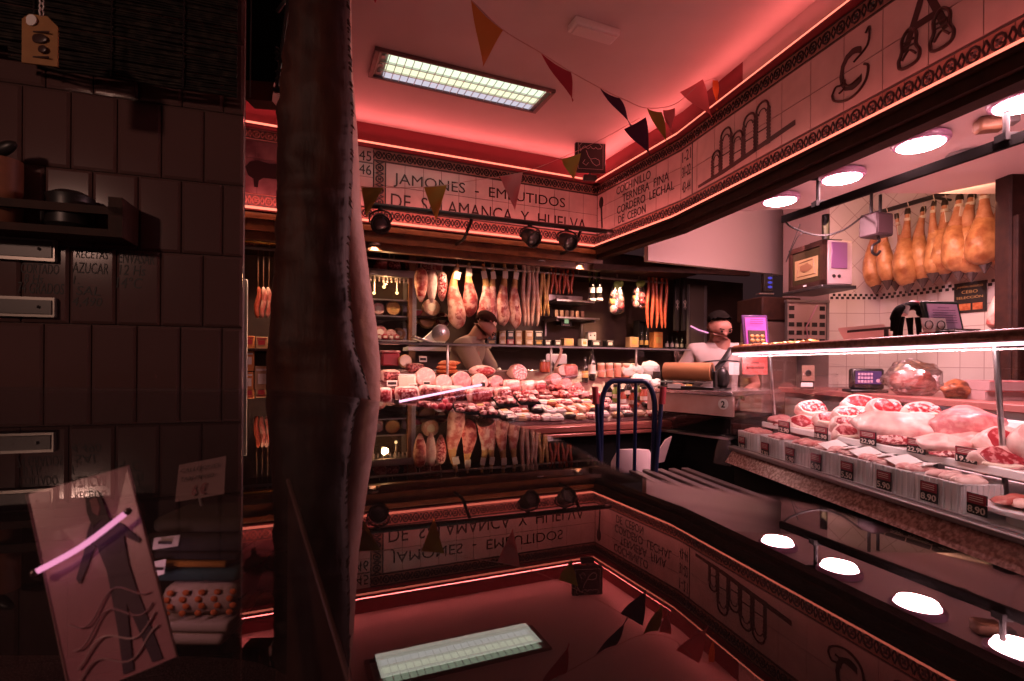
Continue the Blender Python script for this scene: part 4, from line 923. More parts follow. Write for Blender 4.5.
heap('upper heap', 12, 470, 580, 386, 393); heap('middle heap', 14, 470, 590, 396, 399); heap('lower left heap', 10, 384, 470, 398, 396)
# jars and bottles behind
for i, (px, py, mt) in enumerate(((543, 372, m_chor), (547, 364, m_chor), (551, 371, m_bottle))):
    p = deck(px, 372); t = thing('jar', 'dark jar with pale lid, %s in the cluster behind the deli salamis' % ORD[i], 'jar', p+V((0, .02*i, .0)), RZB, 'jars at the back of the deli counter')
    link('glass', MB().lathe([(.026, 0), (.028, .01), (.028, .075), (.02, .085)], (0, 0, 0), 14), mt, t); link('lid', MB().lathe([(.022, .085), (.022, .1)], (0, 0, 0), 14), m_steel, t)
bottle('tall dark bottle at the back right of the deli counter', deck(592, 380), .28, .03, None, lab_m=m_label)
bottle('shorter dark bottle left of the tall bottle in the deli counter', deck(585, 382), .2, .026, None, lab_m=m_goldlab)
for i in range(5):
    p = deck(601+i*8.3, 377); t = thing('pate_tin', 'round pink tin, %s from the left in the row right of the tall bottle' % ORD[i], 'tin', p, RZB, 'round pink tins in a row')
    link('tin', MB().lathe([(.03, 0), (.031, .006), (.031, .1), (.03, .106)], (0, 0, 0), 16), M('salmon tin %d' % i, (.62, .25, .17), .35), t); link('lid', MB().lathe([(.032, .1), (.032, .115), (.028, .118)], (0, 0, 0), 16), m_cream, t)
q = deck(562, 371); t = thing('serving_board', 'pale board with an upright handle behind the salamis of the deli counter', 'board', q+W3*.1, RZB); link('board', MB().box((0, 0, .1), (.2, .02, .09), bev=.01), m_paper, t); mb = MB(); mb.tube([V((-.03, -.02, .02)), V((.02, -.02, .12)), V((.05, -.01, .2))], .012, 8); link('handle', mb, m_fuet, t)
for i, (px, py, w_, h_) in enumerate(((632, 377, 26, 13), (641, 386, 24, 12), (650, 377, 24, 16), (658, 388, 18, 10))):
    p = deck(px, py); a = wpx(p, w_); b = wpx(p, h_); t = thing('paper_bundle', 'crumpled white paper bundle, %s from the left behind the hand truck' % ORD[i], 'paper', p, RZB, 'white paper bundles')
    mb = MB(); mb.ell((0, 0, b/2), (a/2, .07, b/2), seg=18, rings=11); mb.jit(.02, 22, i); link('sheet', mb, m_paper, t, ang=25); link('tape', MB().box((0, -.06, b*.55), (a*.3, .02, .015)), m_label, t)
for i, (px, py) in enumerate(((634, 357), (650, 377), (661, 386))): tagcard(deck(px, py)-W3*.1, .09, .05, 'large dark price tag, %s from left beside the white paper bundles' % ORD[i], group='large price tags by the paper bundles', mat=m_ink)
for i, (px, py, c) in enumerate(((608, 400, m_bottle), (616, 402, m_green), (622, 407, m_chor), (628, 398, m_bottle), (633, 408, m_chor), (637, 400, m_green), (644, 404, m_chor))):
    p = deck(px, py); t = thing('oil_jar', 'dark jar seen through the blue hand truck, %s from the left' % ORD[i], 'jar', p, RZB, 'jars behind the hand truck')
    link('glass', MB().lathe([(.03, 0), (.032, .01), (.032, .08), (.02, .1), (.018, .12)], (0, 0, 0), 14), c, t); link('lid', MB().lathe([(.022, .115), (.022, .135)], (0, 0, 0), 12), m_black, t); link('label', MB().lathe([(.0325, .03), (.0325, .06)], (0, 0, 0), 14), m_label, t)
# case LED's reflection in the deli glass, built as a glowing tube
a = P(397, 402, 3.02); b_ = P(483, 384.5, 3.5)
t = thing('led_or_reflection', 'pink white lit tube slanting across the cured meats at the left', 'light tube', a); part('tube', MB().tube([a, b_], .0075, 8), emis('pink led reflection', (1., .55, .8), 1.6), t)
mb = MB(); mb.box(a, (.03, .03, .03)); mb.box(b_, (.03, .03, .03)); part('added_end_clip', mb, m_steel, t)
# ------------------------------------------------------------------ butcher's display case
EC = V((.0847, -.9964)); NC = V((.9964, .0847)); RC = math.atan2(EC.y, EC.x); O0 = V((1.334, 3.15)); LC = 2.75
EC3 = V((EC.x, EC.y, 0)); NC3 = V((NC.x, NC.y, 0))
def case_at(px, py, k):
    """point on the upright plane k metres behind the case front"""
    return hit_line(px, py, O0+NC*k, EC)
ZL, ZU = H-.5, H-.35
t = thing('butcher_case', 'glass butcher display case with granite ledge full of raw red meat', 'display case', (O0.x, O0.y, 0), RC)
link('plinth', MB().box((LC/2, .45, .33), (LC, .82, .66)), m_blackmat, t)
link('granite_ledge', MB().slab([(0, -.02, .66), (0, .03, ZL-.012), (0, .8, ZL-.012), (0, .8, .66)], LC, V((1, 0, 0))), m_granite, t)
mb = MB(); mb.box((LC/2, .012, ZL), (LC, .035, .022), bev=.005); mb.box((LC/2, .03, ZL+.008), (LC, .012, .012)); link('steel_rail', mb, m_greysteel, t)
link('lower_deck', MB().box((LC/2, .42, ZL-.004), (LC, .76, .012)), m_white, t)
mb = MB(); mb.box((LC/2, .48, ZU-.01), (LC-.04, .54, .02)); mb.box((LC/2, .208, ZU-.004), (LC-.04, .014, .032), bev=.004); link('upper_shelf', mb, m_white, t)
mb = MB(); [mb.box((.06+(LC-.12)*i/5, .3, (ZL+ZU)/2), (.02, .03, ZU-ZL-.02)) for i in range(6)]; link('shelf_support', mb, m_steel, t)
link('glass_front', MB().slab([(0, .012, ZL+.012), (LC, .012, ZL+.012), (LC, .03, H+.07), (0, .03, H+.07)], .005, V((0, 1, 0))), m_glass, t)
link('glass_side', MB().slab([(0, .03, ZL+.02), (0, .8, ZL+.02), (0, .8, H+.0), (0, .36, H+.07), (0, .03, H+.07)], .006, V((1, 0, 0))), m_glass, t)
mb = MB(); mb.box((LC/2, .19, H+.1), (LC, .36, .022), bev=.005); mb.box((LC/2, .025, H+.098), (LC, .03, .04), bev=.006); link('top_rail', mb, M('red granite top', (.2, .07, .06), .3, var=(50., 3., .4, .6), col2=(.32, .14, .12)), t)
link('led_or_reflection', MB().box((LC/2, .03, H+.074), (LC-.02, .03, .012), bev=.004), emis('case led', (1., .6, .72), 3.5), t)
mb = MB(); mb.box((LC/2, .79, ZU+.06), (LC, .03, .12), bev=.006); link('back_rim', mb, m_white, t)
mb = MB(); [mb.tube([(x, .3, ZL), (x, .25, H+.09)], .009, 8) for x in (.02, LC*.5, LC-.02)]; link('post', mb, m_steel, t)
# --- the meats
def steak(lab, px, py, w_, h_, k, sd, lean=m_meat, turn=0., group='red rib steaks with fat rims'):
    p = case_at(px, py, k); d = p.y; a = w_*d/512; b = h_*d/512
    t = thing('rib_steak', lab, 'meat', p-V((0, 0, b/2)), turn, group)
    tl = .62 + .12*math.sin(sd*1.3); Mf = frame((0, 0, b*.5), (1, 0, 0), (0, math.sin(tl), math.cos(tl))); hh = b*.58/math.cos(tl)*.9
    def blob(sx, sy, cx, cy, am, s_, n=26):
        out = []
        for k_ in range(n):
            g = 2*PI*k_/n; r_ = 1+am*noise.noise(V((math.cos(g)*1.1+s_, math.sin(g)*1.1, s_*.7)))
            out.append((cx+sx*r_*math.cos(g), cy+sy*r_*math.sin(g)))
        return out
    def layer(mb, out, zs_):
        cx = sum(p_[0] for p_ in out)/len(out); cy = sum(p_[1] for p_ in out)/len(out); rows = []
        for z_, f_ in zs_: rows.append([mb.bm.verts.new(Mf @ V((cx+(x-cx)*f_, cy+(y-cy)*f_, z_))) for x, y in out])
        for A_2, B_2 in zip(rows, rows[1:]):
            for k_ in range(len(out)): mb.face([A_2[k_], A_2[(k_+1) % len(out)], B_2[(k_+1) % len(out)], B_2[k_]])
        mb.face(rows[0][::-1]); mb.face(rows[-1])
    o0 = blob(a*.5, hh, 0, 0, .3, sd)
    mb = MB(); layer(mb, o0, ((-.075, .7), (-.05, .95), (-.01, 1.02), (.012, .98), (.02, .9))); link('fat', mb, m_rawfat, t, ang=50)
    mb = MB(); layer(mb, blob(a*.31, hh*.68, -a*.07, hh*.06, .3, sd+4), ((.012, 1.), (.0225, .97), (.0245, .85))); layer(mb, blob(a*.14, hh*.5, a*.3, -hh*.02, .4, sd+8), ((.012, 1.), (.0225, .97), (.0245, .8))); link('lean', mb, lean, t, ang=50)
    mb = MB(); mb.sweep([Mf @ V((-a*.38, -hh*.5, .018)), Mf @ V((-a*.1, -hh*.78, .018)), Mf @ V((a*.3, -hh*.62, .018))], [.005, .009, .005], 8); link('bone', mb, m_cream, t)
for i, (px, py, w_, h_, k, lab) in enumerate(((812, 409, 28, 14, .42, 'thick rib steak at the back left corner of the butcher case'), (862, 404, 40, 15, .5, 'broad rib joint at the back of the pile of steaks'), (886, 409, 28, 20, .5, 'dark rib stack just left of the round beef cut'),
        (850, 414, 34, 12, .4, 'oval steak in the middle of the pile of steaks'), (803, 424, 30, 15, .3, 'rib steak at the front left of the pile above the tubs'), (828, 419, 28, 12, .36, 'smaller steak wedged in the left of the pile'), (848, 424, 32, 11, .33, 'steak directly above the front middle steak'), (847, 433, 32, 13, .26, 'front middle steak beside a price tag'),
        (872, 425, 26, 16, .33, 'ragged steak at the left end of the big pale fat slab'), (921, 411, 36, 14, .5, 'round beef cut with fat rim standing behind the pale slab'), (1003, 443, 48, 26, .38, 'large marbled steak at the right end of the upper shelf'), (999, 459, 48, 22, .26, 'front right steak with thick fat rim'), (1040, 440, 44, 26, .35, 'steak cut off by the right edge of the photo'))):
    steak(lab, px, py, w_, h_, k, i*1.7, m_meat if i % 3 else m_meatm, turn=-.15+.1*math.sin(i*2.1))
def joint(lab, px, py, w_, h_, k, sd, m1, m2):
    p = case_at(px, py, k); d = p.y; a = w_*d/512; b = h_*d/512
    t = thing('meat_joint', lab, 'meat', p-V((0, 0, b/2)), -.25)
    mb = MB(); mb.ell((0, .03, b*.5), (a/2, .11, b*.52), amp=.3, seed=sd, seg=24, rings=14, sc_=5); link('fat', mb, m1, t, ang=80)
    mb = MB(); mb.ell((.0, -.03, b*.2), (a*.42, .06, b*.22), amp=.35, seed=sd+4, seg=18); link('lean', mb, m2, t, ang=80)
joint('big pale fat covered slab of meat in the middle of the upper shelf', 903, 429, 84, 32, .36, 3., m_rawfat, m_meatm)
joint('large smooth pink lump of meat right of the pale slab', 972, 427, 58, 36, .4, 8., m_pink, m_rawfat)
joint('white fat slab in front of the pink lump', 949, 446, 48, 20, .27, 12., m_rawfat, m_meatm)
joint('small trimmed cut at the left end of the upper shelf', 783, 421, 26, 10, .28, 15., m_pink, m_meat)
m_tagred = M('red price tag', (.3, .03, .05), .4)
def ptag(lab, px, py, k, w_, h_, num, group):
    p = case_at(px, py, k); d = p.y; a = w_*d/512*1.45; b = h_*d/512
    t = thing('price_tag', lab, 'price tag', p-V((0, 0, b/2)), RC, group)
    link('card', MB().box((0, 0, b/2), (a, .004, b), bev=.001), m_black, t); link('red_field', MB().box((0, -.003, b*.74), (a*.92, .002, b*.44)), m_tagred, t)
    mb = MB(); mb.text(num, a*.86, b*.32, frame((-a*.43, -.0025, b*.09), (1, 0, 0), Z3), .001, bold=.015); [mb.box((0, -.0045, b*(.66+.1*j)), (a*.7, .001, b*.03)) for j in range(3)]; link('figures', mb, m_label, t)
for i, (px, py, n) in enumerate(((784, 427, '12.90'), (821, 433, '18.90'), (868, 438, '22.90'), (916, 446, '22.90'), (966, 455, '19.90'))):
    ptag('dark price tag with pale figures, %s from the left along the upper shelf edge' % ORD[i], px, py, .195, 13+i*.6, 12+i*.9, n, 'price tags along the upper shelf')
tubx = [(742, 446), (765, 453), (790, 459), (816, 466), (847, 475), (884, 485), (929, 497), (977, 510)]
m_tub = M('milky plastic tub', (.86, .78, .78), .4, sss=.5)
m_mince = M('minced meat', (.6, .26, .24), .5, var=(45., 3., .4, .62), col2=(.76, .5, .46), bump=(40., .6))
m_mince2 = M('red sliced meat', (.5, .14, .13), .4, var=(30., 3., .4, .62), col2=(.7, .36, .32))
for i, (px, py) in enumerate(tubx):
    p = case_at(px, py, .05); l = (V((p.x, p.y))-O0).dot(EC); q = O0+EC*(l+.015)+NC*.145
    if i < 7:
        t = thing('meat_tub', 'white ribbed tub of %s, %s from the left on the lower deck' % (('sliced cuts', 'pale fillets', 'red strips', 'paper topped mince', 'paper covered cuts', 'pale mince', 'white fat strips')[i], ORD[i]), 'tub', (q.x, q.y, ZL+.006), RC, 'white tubs on the lower deck')
        L_, D_, T_ = .18, .15, .096; mb = MB()
        for s_, w2 in ((0, 0), ): 
            mb.slab([(-L_*.44, -D_*.43, 0), (L_*.44, -D_*.43, 0), (L_*.44, D_*.43, 0), (-L_*.44, D_*.43, 0)], .006)
        for k_ in range(4):   # flared walls
            pass
        B0 = [(-L_*.485, -D_*.49, 0), (L_*.485, -D_*.49, 0), (L_*.485, D_*.49, 0), (-L_*.485, D_*.49, 0)]; B1 = [(-L_*.5, -D_*.5, T_), (L_*.5, -D_*.5, T_), (L_*.5, D_*.5, T_), (-L_*.5, D_*.5, T_)]
        for k_ in range(4):
            a_, b_ = V(B0[k_]), V(B0[(k_+1) % 4]); c_, d_ = V(B1[(k_+1) % 4]), V(B1[k_]); ctr = V((0, 0, T_/2)); nn = ((a_+b_+c_+d_)/4-ctr); nn.z = 0; nn.normalize()
            mb.slab([a_, b_, c_, d_], .004, nn)
            for r_ in range(7):
                f = (r_+.5)/7; mb.tube([a_.lerp(b_, f)+nn*.002, d_.lerp(c_, f)+nn*.002], .0055, 6)
        mb.tube([V(v)+V((0, 0, 0)) for v in B1], .005, 5, True); link('container', mb, m_tub, t)
        mb = MB()
        for k_ in range(7): mb.ell((-L_*.36+k_*L_*.12, .02*math.sin(k_*2.+i), T_+.004), (.02, .055, .018), Matrix.Rotation(.3*math.sin(k_+i), 3, 'Z'), amp=.3, seed=k_+i*3.)
        link('meat', mb, (m_mince2, m_pink, m_mince2, m_mince, m_mince, m_mince, m_rawfat)[i], t, ang=70)
        if i in (3, 4, 5):
            mb = MB(); mb.box((-.03, .0, T_+.025), (.075, .1, .002), Matrix.Rotation(.25, 3, 'Y') @ Matrix.Rotation(.2, 3, 'X')); mb.box((.05, .02, T_+.024), (.07, .09, .002), Matrix.Rotation(-.2, 3, 'Y') @ Matrix.Rotation(.15, 3, 'X')); link('paper_sheet', mb, m_paper, t)
    else:
        t = thing('meat_tray', 'shallow round tray of dark roasted cuts at the right end of the lower deck', 'tray', (q.x+.04, q.y-.05, ZL+.03), RC)
        link('dish', MB().lathe([(.1, 0), (.15, .012), (.165, .03), (.15, .028), (.1, .012)], (0, .03, 0), 24), m_tub, t)
        for k_ in range(5): mb = MB(); mb.ell((-.08+k_*.04, .02+.02*math.sin(k_), .035), (.035, .07, .02), amp=.35, seed=k_*2.); link('cut', mb, (m_hampink, m_fat, m_mince, m_hampink, m_meatm)[k_], t, ang=80)
        link('stand', MB().lathe([(.09, -.028), (.09, 0)], (0, .03, 0), 20), m_tub, t)
    ptag('dark price tag on a white tub, %s from the left in the lower row' % ORD[i], px, py-3-i*.35, .055, 8+i*.9, 13+i*1.2, ('3.90', '7.90', '5.90', '6.90', '5.50', '5.90', '8.90', '8.90')[i], 'price tags on the white tubs')
# things inside and behind the case at the left
p = case_at(755, 365, .12); t = thing('red_notice', 'red paper notice fixed inside the left end of the glass case', 'notice', p, -.1)
a = 24*p.y/512; b = 19*p.y/512; link('sheet', MB().box((0, 0, 0), (a, .003, b)), M('red paper', (.62, .12, .11), .6), t); mb = MB(); mb.box((0, -.003, b*.12), (a*.3, .002, b*.1)); mb.box((0, -.003, -b*.14), (a*.7, .002, b*.12)); link('print', mb, M('dark red ink', (.2, .02, .02), .6), t)
mb = MB(); mb.box((0, .006, b*.42), (.03, .012, .02)); link('clip', mb, m_steel, t)
# back worktop
zw = H-.17; KB = 1.0
a = O0+NC*.9
t = thing('back_worktop', 'red edged worktop behind the butcher case', 'worktop', (a.x, a.y, 0), RC)
LK = 3.2; LO = .6; link('top', MB().box((LO, .4, zw-.02), (LK, .7, .04), bev=.005), M('dull red worktop', (.25, .09, .08), .4), t); link('cupboard', MB().box((LO, .42, (zw-.04)/2), (LK-.04, .64, zw-.04)), m_greysteel, t)
def on_top(px, k=1.1):
    p = case_at(px, 390, k); return V((p.x, p.y, zw))
def sized(px, py0, py1, k=1.1): p = case_at(px, py0, k); q = case_at(px, py1, k); return p, max(p.z-zw, .03)
p = on_top(913, 1.1); t = thing('plastic_bag', 'large crumpled clear plastic bag of meat on the worktop behind the case', 'bag', p, 0)
mb = MB(); mb.ell((0, 0, .1), (.17, .12, .11), seg=44, rings=26); mb.jit(.03, 13, 2.); mb.jit(.014, 40, 5.); link('film', mb, glassy('crumpled film', .4, (.95, .85, .85), .25, 2.), t, ang=20); mb = MB(); mb.ell((.0, .0, .08), (.13, .08, .075), amp=.3, seed=3.); link('meat', mb, m_hampink, t, ang=80)
p = on_top(958, 1.1); t = thing('roast_chicken', 'brown roast poultry lying right of the plastic bag', 'poultry', p, .2)
mb = MB(); mb.ell((0, 0, .05), (.09, .07, .05), amp=.3, seed=6., seg=24, rings=14); mb.jit(.01, 25, 3.); link('body', mb, M('roast skin', (.3, .1, .04), .35, var=(25., 4., .4, .62), col2=(.08, .025, .015)), t, ang=80); 
for s_ in (-1, 1): mb = MB(); mb.sweep([V((.05, s_*.03, .06)), V((.1, s_*.04, .05)), V((.14, s_*.03, .03))], [.03, .02, .012], 10); link('leg', mb, m_hampink, t)
p = on_top(866, 1.05); t = thing('scale_terminal', 'dark scale terminal with a small purple screen on the worktop', 'scale', p, -.25)
link('housing', MB().box((0, 0, .09), (.19, .07, .14), bev=.012), m_black, t); link('screen', MB().box((0, -.037, .1), (.15, .004, .085)), emis('scale screen', (.3, .1, .3), .5), t)
mb = MB()
for i in range(5):
    for j in range(3): mb.box((-.055+i*.018, -.041, .075+j*.024), (.013, .003, .016))
mb.lathe([(.012, 0), (.012, .003)], (.055, -.04, .08), 12, Rf); link('key_fields', mb, M('pale screen keys', (.5, .3, .42), .5), t); link('base', MB().box((0, .02, .01), (.22, .16, .02), bev=.006), m_black, t)
p = on_top(808, 1.0); t = thing('small_card', 'brown card with a dark motif standing behind the left part of the case', 'card', p, -.15); link('card', MB().box((0, 0, .12), (.09, .006, .12)), M('brown card', (.34, .2, .15), .6), t); mb = MB(); mb.ell((0, -.006, .12), (.022, .003, .025)); link('motif', mb, m_ink, t); link('stand', MB().box((0, .02, .03), (.08, .05, .06)), m_black, t)
p = on_top(815, .92); t = thing('clear_box', 'clear plastic box with a white label on the worktop', 'box', p, -.1); mb = MB(); mb.box((0, 0, .06), (.28, .1, .12), bev=.008); link('shell', mb, glassy('clear box plastic', .1), t); link('label', MB().box((-.08, -.052, .04), (.08, .003, .03)), m_paper, t)
p = on_top(756, 1.0); t = thing('paper_pad', 'white paper pad and knife block behind the red notice', 'pad', p, .2); link('pad', MB().box((0, 0, .05), (.14, .06, .1), Matrix.Rotation(.3, 3, 'X'), .004), m_paper, t); link('block', MB().box((.12, .05, .05), (.07, .08, .1), bev=.01), m_black, t)
for i, (px, z_) in enumerate(((985, 0), (985, 1))):
    p = on_top(px+i*4, 1.15); t = thing('white_crate', '%s shallow white crate at the right end of the worktop' % ('lower' if i == 0 else 'upper'), 'crate', p+V((.06, 0, .001+i*.052)), -.1, 'white crates on the worktop'); mb = MB(); mb.box((0, 0, .004), (.22, .16, .008)); [mb.box((x, 0, .025), (.008, .16, .05)) for x in (-.11, .11)]; [mb.box((0, y, .025), (.22, .008, .05)) for y in (-.08, .08)]; link('crate', mb, M('grey pink crate %d' % i, (.33, .22, .22), .5), t); link('rim', MB().tube([(-.112, -.082, .047), (.112, -.082, .047), (.112, .082, .047), (-.112, .082, .047)], .004, 5, True), m_pink, t)
# on the top rail of the case
def rail(px, k=.14):
    p = case_at(px, 345, k); return V((p.x, p.y, H+.111))
p = rail(947, .2); d = p.y; t = thing('register_screen', 'open lilac screen with dark green frame standing on the case rail', 'screen', p, .12)
a = 42*d/512; b = 36*d/512; R = Matrix.Rotation(-.22, 3, 'X')
mb = MB(); mb.box((0, .02, b*.56), (a, .014, b), R, .004); link('frame', mb, M('dark green frame', (.012, .03, .022), .4), t); mb = MB(); mb.box((0, .012, b*.57), (a*.8, .006, b*.8), R); link('screen', mb, M('lilac printed sheet', (.46, .26, .38), .4, emit=(.5, .25, .4), est=.12), t)
mb = MB(); [mb.box((-a*.02, .004+(b*.57-(b*(.85-.07*j)))*-.22*1., b*(.85-.07*j)), (a*(.6 if j else .3), .003, b*.012), R) for j in range(7)]; link('print', mb, M('grey violet print', (.2, .1, .17), .6), t)
link('base', MB().box((0, -.03, .012), (a*1.02, .11, .024), bev=.004), m_black, t); mb = MB(); [mb.box((-a*.3+i*a*.1, -.03-.02*j, .027), (a*.07, .014, .006)) for i in range(7) for j in range(3)]; link('keys', mb, m_greysteel, t)
p = rail(934, .125); t = thing('white_card', 'white card with two round emblems leaning on the screen base', 'card', p, .1); a = 26*d/512; b = 14*d/512; link('card', MB().box((0, 0, b/2+.02), (a, .004, b), Matrix.Rotation(-.2, 3, 'X')), m_paper, t)
mb = MB(); [mb.tube([V((x+.016*math.cos(k*PI/5), -.004, b*.5+.02+.016*math.sin(k*PI/5))) for k in range(10)], .002, 4, True) for x in (-a*.25, a*.25)]; link('emblem', mb, m_ink, t); link('foot', MB().box((0, .01, .01), (a*.6, .04, .02)), m_pink, t)
p = rail(906, .13); d = p.y; t = thing('animal_figurine', 'black bull figurine with a pale band and red back on the case rail', 'figurine', p, .15); u_ = d/512
sp = [V((-14*u_, 0, 8*u_)), V((-13*u_, 0, 20*u_)), V((-8*u_, 0, 29*u_)), V((0, 0, 32*u_)), V((8*u_, 0, 34*u_)), V((15*u_, 0, 30*u_))]
link('body', MB().sweep(catmull(sp, 5), [4.*u_*(1.1 if 4 < i < 22 else .8) for i in range(26)], 12), m_blackmat, t, ang=80)
for x0, x1, lb in ((-13, -16, 1), (-9, -10, 1), (7, 9, 1), (11, 12, 1)): link('leg', MB().sweep([V((x0*u_, (.012 if x1 % 2 else -.012), 22*u_)), V(((x0+x1)/2*u_, (.012 if x1 % 2 else -.012), 11*u_)), V((x1*u_, (.012 if x1 % 2 else -.012), .0))], [.013, .009, .008], 8), m_blackmat, t)
mb = MB(); mb.ell((18*u_, 0, 27*u_), (6*u_, 3.6*u_, 4.5*u_)); mb.sweep([V((20*u_, .01, 30*u_)), V((21*u_, .025, 35*u_)), V((19*u_, .03, 38*u_))], [.006, .004, .002], 6); mb.sweep([V((20*u_, -.01, 30*u_)), V((21*u_, -.025, 35*u_)), V((19*u_, -.03, 38*u_))], [.006, .004, .002], 6); link('head', mb, m_blackmat, t)
mb = MB(); mb.sweep([V((-5*u_, 0, 25*u_)), V((-2*u_, 0, 33*u_))], [5*u_, 4.9*u_], 12); link('pale_band', mb, m_paper, t); mb = MB(); mb.ell((9*u_, 0, 36*u_), (7*u_, 4*u_, 3*u_)); link('red_back', mb, m_tagred, t)
a = rail(851, .3)+V((0, 0, .06)); b_ = rail(893, .3)+V((0, 0, .06))
t = thing('flat_bar', 'dark flat bar with a pale plate left of the bull figurine', 'arm', a); part('arm', MB().slab([a, b_, b_+V((0, .03, 0)), a+V((0, .03, 0))], .012), m_black, t); part('plate', MB().slab([a+V((0, .03, -.06)), b_+V((.03, .03, -.06)), b_+V((.03, .1, .02)), a+V((0, .1, .02))], .01), m_soffit, t)
part('stem', MB().tube([b_+V((-.02, .015, 0)), b_+V((-.02, .015, -.065))], .009, 8), m_black, t)
p = rail(756, .2); d = p.y; t = thing('menu_screen', 'purple framed sign with a magenta sheet and food picture on the case rail', 'sign', p, .1); a = 27*d/512; b = 33*d/512; R = Matrix.Rotation(-.15, 3, 'X')
mb = MB(); mb.box((0, .01, b*.52), (a, .014, b), R, .003); link('frame', mb, M('violet frame', (.08, .02, .12), .4), t); mb = MB(); mb.box((0, .001, b*.52), (a*.8, .005, b*.85), R); link('sheet', mb, M('magenta sheet', (.42, .06, .36), .5, emit=(.6, .08, .5), est=.35), t)
mb = MB(); mb.box((0, -.004-.18*b*.15, b*.34), (a*.66, .005, b*.42), R); link('picture', mb, M('dark food picture', (.06, .035, .02), .5), t)
mb = MB(); [mb.ell((-a*.2+.2*a*(k % 3), -.009-b*(.28-.13*(k//3))*.15, b*(.24+.13*(k//3))), (a*.085, .004, b*.05)) for k in range(6)]; link('bowl', mb, m_cheese, t); mb = MB(); [mb.box((0, -.005, b*(.88-.06*j)), (a*.5, .002, b*.012)) for j in range(3)]; link('print', mb, m_ink, t); link('stand', MB().box((0, .06, .02), (a*.6, .1, .04)), m_white, t)
p0 = rail(736, .1); p1 = rail(812, .1); t = thing('gold_garland', 'crumpled gold foil garland along the left end of the case rail', 'garland', p0)
mb = MB(); rnd = random.Random(4)
for i in range(16):
    q = p0.lerp(p1, i/15)+V((0, rnd.uniform(-.01, .01), .004)); mb.ell(q, (.035, .03, .016+.006*rnd.random()), rotz(rnd.uniform(0, 3)), seg=8, rings=6, amp=.5, seed=i*1.3)
part('foil', mb, M('gold foil', (.55, .3, .08), .3, .8), t); part('cord', MB().tube([p0, p1], .005, 6), m_wood, t)
# ------------------------------------------------------------------ hams on the right
Tn = V((DR.y, -DR.x)); Tn = -Tn if Tn.dot(V((0, -1))) < 0 and Tn.x > 0 else Tn
Tn = V((-abs(DR.y), -abs(DR.x)*1.)).normalized()
A2 = CT + Tn*.2
RH = math.atan2(-Tn.x*-1, 0) if False else math.atan2(DR.y, DR.x)+.75
hl = [(875, 222, 288, 14), (888, 205, 283, 14), (897.5, 207, 284, 11), (908, 200, 286, 17), (922.5, 198, 281, 17), (935, 196, 276, 14), (946, 192, 275, 19), (958.5, 188, 273, 22), (973, 184, 274, 26), (986.5, 181, 265, 26), (1001, 178, 267, 24)]
ztop = 1.24
a = hit_line(868, 200, A2, DR); b_ = hit_line(1003, 190, A2, DR)
t = thing('ham_rail', 'dark rail from which the golden hams hang on the right wall', 'rail', (a.x, a.y, H+ztop)); ra_ = V((a.x, a.y, H+ztop))-V((DR.x, DR.y, 0))*.05; rb_ = V((b_.x, b_.y, H+ztop))+V((DR.x, DR.y, 0))*.1
part('bar', MB().tube([ra_, rb_], .018, 8), m_black, t); mb = MB(); [mb.tube([ra_.lerp(rb_, f), ra_.lerp(rb_, f)-V((Tn.x, Tn.y, 0))*.2], .01, 6) for f in (.04, .5, .96)]; part('bracket', mb, m_black, t)
for i, (px, y0, y1, w_) in enumerate(hl):
    off = A2+Tn*(.05*(i % 2)); p0 = hit_line(px, y0, off, DR); p1 = hit_line(px, y1, off, DR); d = p0.y; wd = w_*d/1024*1.18
    z0 = H+1.19; ham('golden hanging ham, %s from the left in the row on the white tiled wall' % ORD[i], (p0.x, p0.y, z0), .2, z0-p1.z, wd, min(wd, .09), i*1.9+.4, 'golden hams on the right wall', m_gold, M('ham shank brown %d' % i, (.36, .12, .05), .45, var=(20., 3., .35, .7), col2=(.5, .25, .16)), m_hoof, True, m_label if i in (2, 6, 7) else None)
p0 = P(999, 285, 3.0); t = ham('short dark shoulder ham hanging low beside the door frame', (p0.x, p0.y, p0.z), .3, .27, .07, .06, 33., None, m_hampink, None, m_hoof, True)
part('hanger', MB().tube([p0, V((p0.x, p0.y, H+1.08))], .004, 5), m_rope, t)
p = hit_line(970, 297, CT+Tn*.012, DR); d = p.y; t = thing('wall_poster', 'black and gold poster under the golden hams on the white tiles', 'poster', p, math.atan2(DR.y, DR.x)); a = .2; b = .215
link('board', MB().box((0, 0, 0), (a, .008, b), bev=.001), M('black poster', (.02, .015, .012), .5), t); m_gtext = M('gold print', (.62, .4, .14), .5)
mb = MB(); mb.text('JAMÓN IBÉRICO', a*.82, b*.1, frame((-a*.41, -.005, b*.3), (1, 0, 0), Z3), .001); mb.text('CEBO', a*.5, b*.1, frame((-a*.25, -.005, b*.13), (1, 0, 0), Z3), .001); mb.text('SELECCIÓN', a*.82, b*.1, frame((-a*.41, -.005, -b*.05), (1, 0, 0), Z3), .001); link('lettering', mb, m_gtext, t)
mb = MB(); mb.box((-.03, -.005, -b*.32), (a*.36, .002, b*.22)); mb.box((.05, -.005, -b*.32), (a*.3, .002, b*.22)); link('orange_field', mb, m_orange, t)
